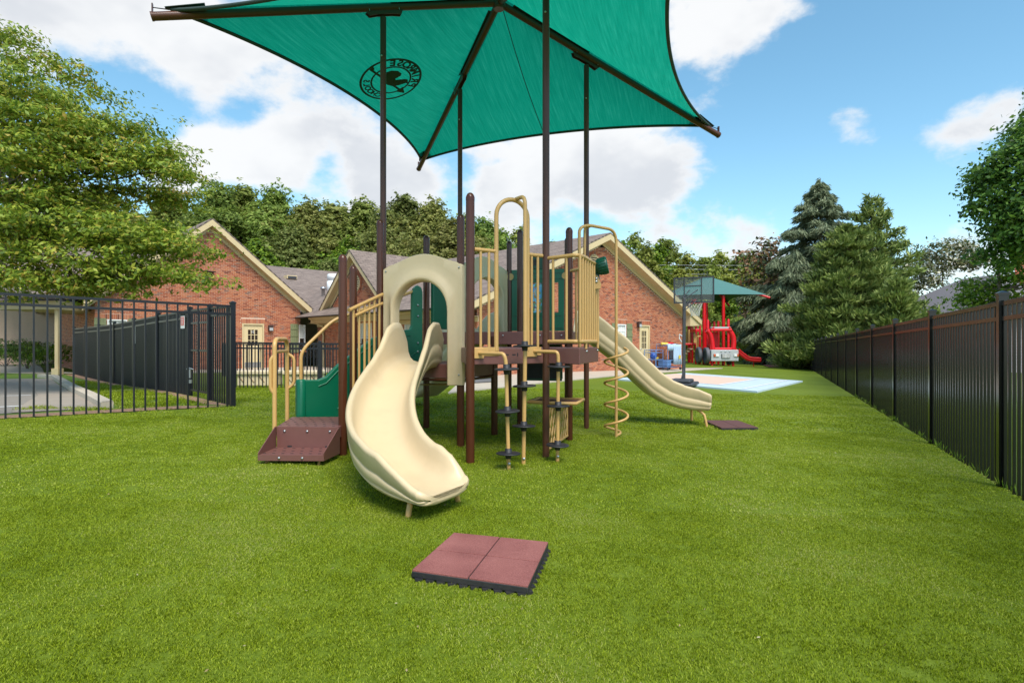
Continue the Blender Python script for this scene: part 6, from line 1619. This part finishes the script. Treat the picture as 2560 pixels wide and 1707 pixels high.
# ---- the big spreading tree at the left
def big_left():
    rnd = random.Random(21); rng = np.random.default_rng(21)
    base = Vector((-14.6, 14.6, G(-14.6, 14.6)))
    t = thing('shade_tree', 'large spreading yellow green tree filling the left edge behind the iron fence', 'tree', base)
    cl = []; m = MB()
    limb(m, base - UP * .3, base + Vector((.2, 0, 2.2)), .26, .20, rnd, .03)
    fork = base + Vector((.2, 0, 2.1))
    tips = []
    # layered sprays: targets given as picture position and depth of the boughs one can see
    targets = [(40, 150, 13.2), (100, 230, 13.0), (20, 300, 12.2), (180, 290, 13.4), (250, 330, 13.0), (130, 370, 12.4), (330, 320, 13.6), (60, 430, 12.0), (240, 430, 13.0), (350, 400, 13.2), (400, 390, 13.8), (430, 430, 13.6), (160, 480, 12.6), (300, 480, 13.4), (30, 560, 11.8), (120, 570, 12.0), (210, 580, 12.0), (300, 600, 12.2), (380, 590, 12.6), (440, 610, 12.6), (470, 630, 12.8), (60, 640, 11.6), (150, 650, 11.8), (250, 660, 12.0), (340, 680, 12.2), (410, 690, 12.4), (20, 690, 11.6), (110, 700, 11.8), (200, 710, 12.0), (280, 715, 12.2),
               (0, 220, 13), (-60, 200, 13.5), (-80, 400, 13), (-60, 560, 12.4), (-120, 640, 12.5), (380, 470, 13.6), (440, 500, 13.8), (90, 320, 12.8), (200, 370, 12.6), (280, 380, 13.2), (10, 100, 13.6), (10, 380, 12.2), (130, 430, 12.4), (90, 510, 12.2), (200, 530, 12.4), (-30, 300, 12.4), (-20, 480, 12.0), (60, 260, 12.9), (180, 340, 12.9)]
    for (px, py, d) in targets:
        c = at(px, py, d); s = rnd.uniform(.55, .85)
        cl.append((tuple(c), (s * 1.25, s * 1.25, s * .42)))
        tips.append(c)
        for _ in range(2):
            o = Vector((rnd.gauss(0, .55), rnd.gauss(0, .7), rnd.gauss(0, .28))); s2 = rnd.uniform(.35, .6); cl.append((tuple(c + o), (s2 * 1.3, s2 * 1.3, s2 * .4)))
    for _ in range(26):
        a = rnd.uniform(0, 6.28); rr = rnd.uniform(1, 5.5); c = base + Vector((rr * math.cos(a) - 1.5, rr * math.sin(a) + 1.0, rnd.uniform(3.2, 8.2))); s = rnd.uniform(.8, 1.2); cl.append((tuple(c), (s * 1.2, s * 1.2, s * .5))); tips.append(c)
    limbs = []
    for k in range(9):
        a = -.9 + k * .32; e_ = fork + Vector((math.cos(a) * rnd.uniform(2.2, 3.4), math.sin(a) * 2.2 - .6, rnd.uniform(.7, 4.2))); limbs.append(limb(m, fork, e_, .12, .055, rnd, .07, 7, .06))
    for c in tips:
        best = min((p for l_ in limbs for p in l_[2:]), key=lambda p: (p - c).length + (0 if p.z < c.z + .2 else 1.5)); L = (c - best).length
        pts = limb(m, best, c, .045, .012, rnd, .09, 6, .05)
        for _ in range(4):
            p0 = pts[rnd.randint(2, 5)]; limb(m, p0, p0 + (c - best).normalized() * rnd.uniform(.3, .8) + rv(rnd) * .5, .013, .004, rnd, .1, 3)
    o = m.build('trunk', M['bark'], t)
    v, f = clump_leaves(cl, 1800, .056, rng, .35, .6, .42, 12, .11, .5)
    link('crown', mesh_np('crown', v, f, LEAF['spring']), t).matrix_parent_inverse = Matrix.Translation(base).inverted()
    return len(f)
nl = big_left(); print('left leaves', nl)
# ---- right-hand trees
def free_tree(name, label, base, targets, kind, leaf, per, srange, flat, seed, trunk_r=.22, fork_h=2.2, extra=2, bark='bark', spray_r=.16):
    rnd = random.Random(seed); rng = np.random.default_rng(seed); base = Vector(base); t = thing(name, label, 'tree', base); m = MB(); cl = []
    fork = base + UP * fork_h; limb(m, base - UP * .3, fork, trunk_r, trunk_r * .8, rnd, .03)
    ctr = sum((Vector(c) for c in targets), Vector()) / len(targets); topz = max(c.z for c in targets)
    lead = limb(m, fork, Vector((lerp(base.x, ctr.x, .6), lerp(base.y, ctr.y, .6), topz)), trunk_r * .8, .03, rnd, .05, 8)
    for c in targets:
        s = rnd.uniform(*srange); cl.append((tuple(c), (s * 1.15, s * 1.15, s * flat)))
        p0 = min(lead, key=lambda p: abs(p.z - (c.z - .25 * (c.xy - p.xy).length))); limb(m, p0, c, .05, .012, rnd, .08, 5)
        for _ in range(extra):
            o = rv(rnd) * s * 1.2; s2 = s * rnd.uniform(.5, .75); cl.append((tuple(Vector(c) + o), (s2, s2, s2 * flat)))
    m.build('trunk', M[bark], t)
    v, f = clump_leaves(cl, per, leaf, rng, .5, .5, .55, 10, spray_r, .65)
    link('crown', mesh_np('crown', v, f, LEAF[kind]), t).matrix_parent_inverse = Matrix.Translation(base).inverted(); print(name, len(f)); return t
tg_ = [at(px + 62, py, d) for px, py, d in ((2560, 280, 17), (2520, 330, 16.5), (2470, 390, 16.2), (2540, 370, 15.8), (2440, 440, 16.4), (2500, 440, 15.8), (2560, 450, 15.4), (2425, 495, 16.4), (2490, 510, 15.8), (2550, 530, 15.4), (2435, 550, 16.6), (2500, 580, 16), (2560, 590, 15.6), (2470, 605, 16.4), (2620, 300, 17), (2640, 420, 16.5), (2640, 540, 16), (2700, 400, 17), (2580, 330, 16.5), (2600, 220, 17.2))]
free_tree('maple_tree', 'tall dark green maple reaching in at the upper right edge', (17.0, 17.5, G(17, 17.5)), tg_, 'maple', .070, 2100, (.52, .76), .75, 31)
tg_ = [at(px + 45, py + 12, d) for px, py, d in ((2400, 700, 18), (2430, 725, 17.6), (2470, 690, 17.4), (2520, 680, 17), (2560, 700, 16.8), (2380, 740, 18), (2420, 765, 17.4), (2480, 740, 17.2), (2540, 745, 16.6), (2600, 690, 16.8), (2500, 650, 17.4), (2370, 770, 18))]
free_tree('maple_tree', 'low bright green maple leaning over the right fence in front of the grey roof', (14.6, 17.4, G(14.6, 17.4)), tg_, 'lime', .062, 1400, (.38, .55), .7, 32, .12, 1.0)
tg_ = [at(px, py, d) for px, py, d in ((2330, 640, 52), (2370, 625, 52), (2410, 620, 52), (2440, 640, 52), (2350, 670, 52), (2390, 660, 52), (2300, 690, 52), (2320, 710, 52), (2410, 650, 52), (2290, 655, 52))]
free_tree('crape_myrtle', 'pale flowering tree behind the grey house roof', (39, 52, -.9), tg_, 'crape', .15, 200, (1.1, 1.5), .7, 33, .15, 2, spray_r=.3)
tg_ = [at(px, py, d) for px, py, d in ((1925, 615, 50), (1895, 650, 50), (1935, 660, 50), (1885, 700, 50), (1915, 730, 50), (1940, 700, 50), (1880, 750, 50), (1900, 790, 50), (1885, 830, 50), (1915, 850, 50), (1945, 780, 50))]
free_tree('magnolia_tree', 'magnolia with brown backed leaves beside the cedar', (22.4, 50, -.7), tg_, 'magnolia', .20, 120, (1.0, 1.4), .9, 34, .2, 2, spray_r=.35)
# ---- conifers
def conifer(name, label, base, H, Rb, kind, seed, droop, nwh, needle, dens, lean=.0, thin=1.0, bend=0, clumpy=False, r0=.25):
    rnd = random.Random(seed); rng = np.random.default_rng(seed); base = Vector(base); t = thing(name, label, 'tree', base); m = MB(); C, N, Sz, Tn = [], [], [], []
    limb(m, base - UP * .3, base + Vector((lean * H, 0, H)), r0, .02, rnd, .006, 10)
    nb = nwh
    for i in range(nb):
        u = (i + rnd.random()) / nb; z = H * (.05 + .94 * u); a = i * 2.399 + rnd.uniform(-.3, .3)
        L = Rb * ((1 - u) ** .75) * rnd.uniform(.5, 1.25) * (1 if u > .1 else .8) + .25
        dr = Vector((math.cos(a), math.sin(a), 0)); p0 = base + Vector((lean * z, 0, z)); pts = []; bd_ = bend + rnd.uniform(-.12, .16)
        for k in range(8):
            s = k / 7; pts.append(p0 + dr * L * s + UP * (L * (bd_ * s - droop * s * s)))
        m.tube(pts, [lerp(.05 * (1 - u) + .015, .006, k / 7) for k in range(8)], 5)
        n = int(dens * L); s = rng.uniform(.18, 1, n) ** .8; ii = np.clip(s * 7, 0, 6.999); k0 = ii.astype(int); fr = (ii - k0)[:, None]
        P = np.array([tuple(p) for p in pts]); ctr = P[k0] * (1 - fr) + P[k0 + 1] * fr
        wdt = (.12 + .24 * L * np.sin(np.pi * np.clip(s * .85 + .1, 0, 1)))[:, None]
        side_ = np.array([-dr.y, dr.x, 0]); lat = rng.uniform(-1, 1, (n, 1))
        if clumpy:
            q = ctr + side_ * lat * wdt + rng.normal(size=(n, 3)) * np.array([.10, .10, .16])
            tn = rng.normal(size=(n, 3)) + np.array(tuple(dr)) * .7 + np.array([0, 0, .9])
        else:
            q = ctr + side_ * lat * wdt - np.array([0, 0, 1]) * (np.abs(lat) * wdt * .45 + rng.uniform(0, .30, (n, 1)) * thin) + rng.normal(size=(n, 3)) * np.array([.05, .05, .09])
            tn = np.array(tuple(dr)) * .8 + side_ * lat * 1.0 + rng.normal(size=(n, 3)) * .3 - np.array([0, 0, .75 * droop * 2])
        tn /= np.linalg.norm(tn, axis=1, keepdims=True)
        C.append(q); Tn.append(tn); Sz.append(needle * rng.uniform(.6, 1.4, n))
    C, Tn, Sz = np.concatenate(C), np.concatenate(Tn), np.concatenate(Sz)[:, None]
    b = np.cross(Tn, rng.normal(size=C.shape)); b /= np.linalg.norm(b, axis=1, keepdims=True)
    w = .22 if clumpy else .16
    v = np.stack([C - Tn * Sz, C + b * Sz * w, C + Tn * Sz, C - b * Sz * w], 1).reshape(-1, 3); f = np.arange(len(v)).reshape(-1, 4)
    m.build('trunk', M['bark'], t); link('crown', mesh_np('crown', v, f, LEAF[kind]), t).matrix_parent_inverse = Matrix.Translation(base).inverted(); print(name, len(f)); return t
cb_ = at(2045, 900, 45); conifer('cedar_tree', 'tall blue green cedar with drooping layered boughs at the end of the right fence', (cb_.x, 45, -1.0), at(2045, 446, 45).z + 1.0, 7.0, 'cedar', 41, .46, 120, .20, 260, .012, bend=.40)
cb_ = at(1985, 900, 43); conifer('cedar_tree', 'lower weeping cedar with grey green boughs left of the tall cedar', (cb_.x, 43, -1.0), at(1985, 625, 43).z + 1.0, 5.2, 'cedar', 42, .62, 80, .24, 300, bend=.30)
pb_ = at(2185, 900, 36); conifer('pine_tree', 'tall thin topped pine rising behind the bushy one', (pb_.x + .8, 37.5, -.8), at(2190, 490, 37.5).z + .8, 3.6, 'pine', 43, .02, 70, .22, 120, bend=.34, clumpy=True)
def bushy(name, label, axis_px, top_py, base_py, halfw, yd, kind, seed, n, needle=.17, per=210):
    """an irregular pine built of needle tufts on spreading boughs"""
    rnd = random.Random(seed); rng = np.random.default_rng(seed); top = at(axis_px, top_py, yd); x0 = top.x; zb_ = -.9; H = top.z - zb_; base = Vector((x0, yd, G(x0, yd))); t = thing(name, label, 'tree', base); m = MB(); C, TN, SZ = [], [], []
    Wm = halfw / FPX * yd; limb(m, base - UP * .2, Vector((x0, yd, top.z - .2)), .22, .03, rnd, .01, 8)
    for i in range(n):
        u = (i + rnd.random()) / n; a = i * 2.399 + rnd.uniform(-.4, .4); rr = Wm * ((1 - u) ** .52) * rnd.uniform(.35, 1.18) + .15
        p0 = Vector((x0, yd, zb_ + H * (.06 + .9 * u))); c = p0 + Vector((rr * math.cos(a), rr * math.sin(a) * .8, rr * rnd.uniform(-.06, .22)))
        pts = limb(m, p0, c, .05 * (1 - u) + .015, .008, rnd, .05, 5)
        for k in range(2, 6):
            q = pts[k]; s = (.34 + .5 * (1 - u)) * (.6 + .14 * k) * rnd.uniform(.8, 1.2); kk = int(per * s * s)
            d = rng.normal(size=(kk, 3)); d /= np.linalg.norm(d, axis=1, keepdims=True); r_ = rng.uniform(.1, 1, kk)[:, None] ** .6
            P = np.array(tuple(q)) + d * r_ * np.array([s, s, s * .42]); C.append(P); tn = d * .7 + np.array([math.cos(a) * .4, math.sin(a) * .4, .75]) + rng.normal(size=(kk, 3)) * .35; TN.append(tn / np.linalg.norm(tn, axis=1, keepdims=True)); SZ.append(needle * rng.uniform(.6, 1.35, kk))
    C, TN, SZ = np.concatenate(C), np.concatenate(TN), np.concatenate(SZ)[:, None]; b = np.cross(TN, rng.normal(size=C.shape)); b /= np.linalg.norm(b, axis=1, keepdims=True)
    v = np.stack([C - TN * SZ, C + b * SZ * .28, C + TN * SZ, C - b * SZ * .28], 1).reshape(-1, 3); f = np.arange(len(v)).reshape(-1, 4)
    m.build('trunk', M['bark'], t); link('crown', mesh_np('crown', v, f, LEAF[kind]), t).matrix_parent_inverse = Matrix.Translation(base).inverted(); print(name, len(f))
bushy('pine_tree', 'broad bushy green pine hanging over the right fence', 2120, 552, 880, 150, 34, 'pine', 44, 105)
bushy('pine_tree', 'smaller dark pine nearer along the right fence', 2245, 690, 880, 78, 31, 'pine', 45, 50)
bushy('pine_tree', 'low pale pine in front of the cedars at the end of the fence', 2040, 700, 890, 75, 37, 'pine', 46, 45)
# ---- shrubs by the porch and the pale multi-stemmed trunk
def shrub(label, px, py, w, h, kind, seed, yd=None):
    p = gnd(px, py) if yd is None else at(px, py, yd); p.z = G(p.x, p.y); rnd = random.Random(seed); rng = np.random.default_rng(seed); t = thing('shrub', label, 'shrub', p, None)
    cl = [((rnd.uniform(-.3, .3) * w, rnd.uniform(-.3, .3) * w, h * rnd.uniform(.35, .75)), (w * .32, w * .32, h * .3)) for _ in range(9)]
    v, f = clump_leaves(cl, 1100, .045, rng, .7, .4, .55, 8, .06, .8); link('foliage', mesh_np('foliage', v, f, LEAF[kind]), t)
    m = MB()
    for c, r in cl[:6]: limb(m, (0, 0, -.1), c, .02, .006, rnd, .08, 4)
    me = m.mesh('stem'); me.materials.append(M['bark']); link('stem', me, t)
shrub('round clipped green shrub by the porch, left of the pair', 68, 922, 1.5, 1.3, 'shrub', 51); shrub('yellow tipped clipped shrub nearest the porch column', 122, 926, 1.7, 1.3, 'lime', 52); shrub('dark low shrub at the far left edge behind the fence', 12, 915, 2.4, 1.5, 'maple', 53)
rnd = random.Random(60); tb_ = gnd(22, 905); mt_ = thing('multi_stem_tree', 'pale barked multi stemmed trunk behind the iron fence at far left', 'tree', tb_); m = MB(); tips = []
for k in range(6):
    a = k * 1.1; e_ = tb_ + Vector((math.cos(a) * .9, math.sin(a) * .9, rnd.uniform(2.8, 3.6))); limb(m, tb_ + Vector((math.cos(a) * .12, math.sin(a) * .12, -.1)), e_, .12, .05, rnd, .06, 6); tips.append(e_)
m.build('trunk', M['bark_lt'], mt_)
v, f = clump_leaves([(tuple(e_ + UP * .5), (.9, .9, .6)) for e_ in tips], 300, .08, np.random.default_rng(61), .6, .5, .5, 8, .12, .7); link('crown', mesh_np('crown', v, f, LEAF['maple']), mt_).matrix_parent_inverse = Matrix.Translation(tb_).inverted()
# backdrop of trees behind the porch
for (px, py, d, k) in ((40, 700, 40, 4), (-120, 640, 42, 0), (120, 760, 38, 4)):
    top = at(px, py, d); s = (top.z + .5) / hts[k]; add_tree(protoA[k], 'woodland_tree', ('young bright tree', 'dark oak', 'small bright tree')[(px > 0) + (px > 100)] + ' behind the porch at the far left', (top.x, d, -.5), px, (s * 1.5, s * 1.5, s))

# ------------------------------------------------------------------ turf blades
def inside_turf(x, y):
    if (Vector((x, y, 0)) - RP).dot(rn) > -.03: return False
    r1 = (Vector((x, y, 0)) - LB)
    if r1.dot(ln) > -.02 and r1.dot(Vector((bdv.y, -bdv.x, 0))) < .02 : return False
    if y > 13 and x > 2 and False: return False
    return abs(x) < .95 * y + .6
def turf_blade_mat():
    mt, n, l, b = nmat('turf_blade'); g = n.new('ShaderNodeNewGeometry'); nz = n.new('ShaderNodeTexNoise'); nz.inputs['Scale'].default_value = .7; nz.inputs['Detail'].default_value = 5; nz.inputs['Roughness'].default_value = .65
    l.new(g.outputs['Position'], nz.inputs['Vector'])
    a = n.new('ShaderNodeMath'); a.operation = 'MULTIPLY_ADD'; l.new(nz.outputs['Fac'], a.inputs[0]); a.inputs[1].default_value = 1.7; a.inputs[2].default_value = -.87  # broad noise: worn patches and pile sheen put into the blade colour
    a2 = n.new('ShaderNodeMath'); a2.operation = 'ADD'; a2.use_clamp = True; l.new(a.outputs[0], a2.inputs[0]); l.new(g.outputs['Random Per Island'], a2.inputs[1])
    c = ramp(n, l, a2.outputs[0], [(0, (.095, .135, .003)), (.3, (.215, .285, .007)), (.65, (.355, .435, .017)), (.92, (.48, .545, .075)), (1, (.48, .47, .16))])
    l.new(c, b.inputs['Base Color']); b.inputs['Roughness'].default_value = .55; b.inputs['Specular IOR Level'].default_value = .2
    tr = n.new('ShaderNodeBsdfTranslucent'); l.new(c, tr.inputs[0]); ms = n.new('ShaderNodeMixShader'); ms.inputs[0].default_value = .45; l.new(b.outputs[0], ms.inputs[1]); l.new(tr.outputs[0], ms.inputs[2]); l.new(ms.outputs[0], n['Material Output'].inputs[0]); return mt
TB = turf_blade_mat()
def tuft(seed, n, rad, h, w):
    rnd = random.Random(seed); m = MB()
    for _ in range(n):
        a, r_ = rnd.uniform(0, 6.28), rad * math.sqrt(rnd.random()); x, y = r_ * math.cos(a), r_ * math.sin(a); b = rnd.uniform(0, 6.28); hh_ = h * rnd.uniform(.6, 1.15); lx, ly = rnd.gauss(0, .6) * hh_, rnd.gauss(0, .6) * hh_; dx_, dy_ = math.cos(b) * w / 2, math.sin(b) * w / 2
        m.add([(x - dx_, y - dy_, 0), (x + dx_, y + dy_, 0), (x + dx_ * .8 + lx * .45, y + dy_ * .8 + ly * .45, hh_ * .62), (x - dx_ * .8 + lx * .45, y - dy_ * .8 + ly * .45, hh_ * .62), (x + lx, y + ly, hh_)], [(0, 1, 2, 3), (3, 2, 4)])
    o = bpy.data.objects.new('turf_tuft', m.mesh('turf_tuft')); o.data.materials.append(TB); return o
def scatter(name, label, y0, y1, cell, dens, tf, seed, smin=.8, smax=1.25, inside=inside_turf):
    bm = MB(); y = y0; k = 0; vs, fs = [], []
    while y < y1:
        x = -(.95 * y + .6)
        while x < .95 * y + .6:
            if inside(x + cell / 2, y + cell / 2):
                i = len(vs); vs += [(x, y, G(x, y)), (x + cell, y, G(x + cell, y)), (x + cell, y + cell, G(x + cell, y + cell)), (x, y + cell, G(x, y + cell))]; fs.append((i, i + 1, i + 2, i + 3))
            x += cell
        y += cell
    me = bpy.data.meshes.new(name); me.from_pydata(vs, [], fs); o = bpy.data.objects.new(name, me); COL.objects.link(o); me.materials.append(TB)
    ng = bpy.data.node_groups.new(name, 'GeometryNodeTree'); ng.interface.new_socket('Geometry', in_out='INPUT', socket_type='NodeSocketGeometry'); ng.interface.new_socket('Geometry', in_out='OUTPUT', socket_type='NodeSocketGeometry')
    N_, L_ = ng.nodes, ng.links; gi, go = N_.new('NodeGroupInput'), N_.new('NodeGroupOutput')
    dp_ = N_.new('GeometryNodeDistributePointsOnFaces'); dp_.inputs['Density'].default_value = dens; dp_.inputs['Seed'].default_value = seed
    oi = N_.new('GeometryNodeObjectInfo'); oi.inputs['Object'].default_value = tf
    ip = N_.new('GeometryNodeInstanceOnPoints'); rr_ = N_.new('FunctionNodeRandomValue'); rr_.data_type = 'FLOAT_VECTOR'; rr_.inputs[0].default_value = (-.12, -.12, 0); rr_.inputs[1].default_value = (.12, .12, 6.283)
    rs = N_.new('FunctionNodeRandomValue'); rs.data_type = 'FLOAT'; rs.inputs[2].default_value = smin; rs.inputs[3].default_value = smax
    L_.new(gi.outputs[0], dp_.inputs[0]); L_.new(dp_.outputs['Points'], ip.inputs['Points']); L_.new(oi.outputs['Geometry'], ip.inputs['Instance']); L_.new(rr_.outputs[0], ip.inputs['Rotation']); L_.new(rs.outputs[1], ip.inputs['Scale']); L_.new(ip.outputs[0], go.inputs[0])
    md = o.modifiers.new('scatter', 'NODES'); md.node_group = ng
    o['label'] = label; o['category'] = 'grass'; return stuff(o)
scatter('turf_blades', 'short bright green blades of the artificial turf close to the camera', 1.5, 4.2, .12, 520, tuft(1, 75, .055, .0105, .0026), 1)
scatter('turf_blades', 'short green blades of the artificial turf round the play structure', 4.2, 8.5, .2, 170, tuft(2, 75, .09, .0115, .0042), 2)
scatter('turf_blades', 'fine green blades of the artificial turf farther back', 8.5, 15, .4, 48, tuft(3, 70, .16, .014, .009), 3)
def inside_lawn(x, y):
    p = Vector((x, y, 0)); q = p - LB
    if not (q.dot(ln) > .45 and q.dot(Vector((bdv.y, -bdv.x, 0))) < -.3): return False
    for a_, b_ in zip(kp[:-1], kp[1:]):       # right of the kerb only
        if a_.y >= y >= b_.y or b_.y >= y >= a_.y:
            t_ = (y - a_.y) / ((b_.y - a_.y) or 1); return x > lerp(a_.x, b_.x, t_) + .35
    return y < min(k_.y for k_ in kp) and x > -8
scatter('lawn_blades', 'rough green lawn grass in the strip behind the left fence', 9, 18, .3, 60, tuft(4, 60, .14, .035, .009), 4, inside=inside_lawn)
# weeds at the foot of the right fence
rng = np.random.default_rng(77); C, TN, SZ = [], [], []
for s0 in (1.2, 1.9, 2.3, 3.0, 4.2, 5.1, 5.3, 6.4, 7.5, -1.0, -.3, .5, 8.6, 9.4, 10.6):
    for _ in range(16):
        s = s0 + rng.normal() * .18; p = RP + rd * s - rn * (.03 + abs(rng.normal()) * .03); C.append((p.x, p.y, G(p.x, p.y) + .04)); TN.append((rng.normal() * .35, rng.normal() * .35, 1)); SZ.append(rng.uniform(.04, .11))
C, TN, SZ = np.array(C), np.array(TN), np.array(SZ)[:, None]; TN /= np.linalg.norm(TN, axis=1, keepdims=True); b = np.cross(TN, rng.normal(size=C.shape)); b /= np.linalg.norm(b, axis=1, keepdims=True)
v = np.stack([C, C + TN * SZ * .5 + b * .004, C + TN * SZ, C + TN * SZ * .5 - b * .004], 1).reshape(-1, 3)
o = link('weeds', mesh_np('weeds', v, np.arange(len(v)).reshape(-1, 4), LEAF['lime'])); o['label'] = 'weeds and long grass along the foot of the right fence'; o['category'] = 'grass'; stuff(o)

# a few dry leaves and bits lying on the turf
rng = np.random.default_rng(88); n = 130; yy = 1.8 + 12 * rng.uniform(0, 1, n) ** 1.4; xx = rng.uniform(-.85, .85, n) * yy; keep = [i for i in range(n) if inside_turf(xx[i], yy[i])]
C = np.array([(xx[i], yy[i], G(xx[i], yy[i]) + .016) for i in keep]); N = rng.normal(size=C.shape) * .35 + np.array([0, 0, 1]); N /= np.linalg.norm(N, axis=1, keepdims=True)
v, f = leaf_np(C, N, rng.uniform(.005, .011, len(C)), rng, .5)
o = link('fallen_leaves', mesh_np('fallen_leaves', v, f, island_mat('dry_leaf', [(0, (.20, .13, .05)), (.6, (.30, .24, .12)), (1, (.36, .33, .2))], .8))); o['label'] = 'small dry leaves and bits scattered over the turf'; o['category'] = 'leaves'; stuff(o)
print('OBJS', len(bpy.data.objects), 'tris', sum(len(m.polygons) for m in bpy.data.meshes))
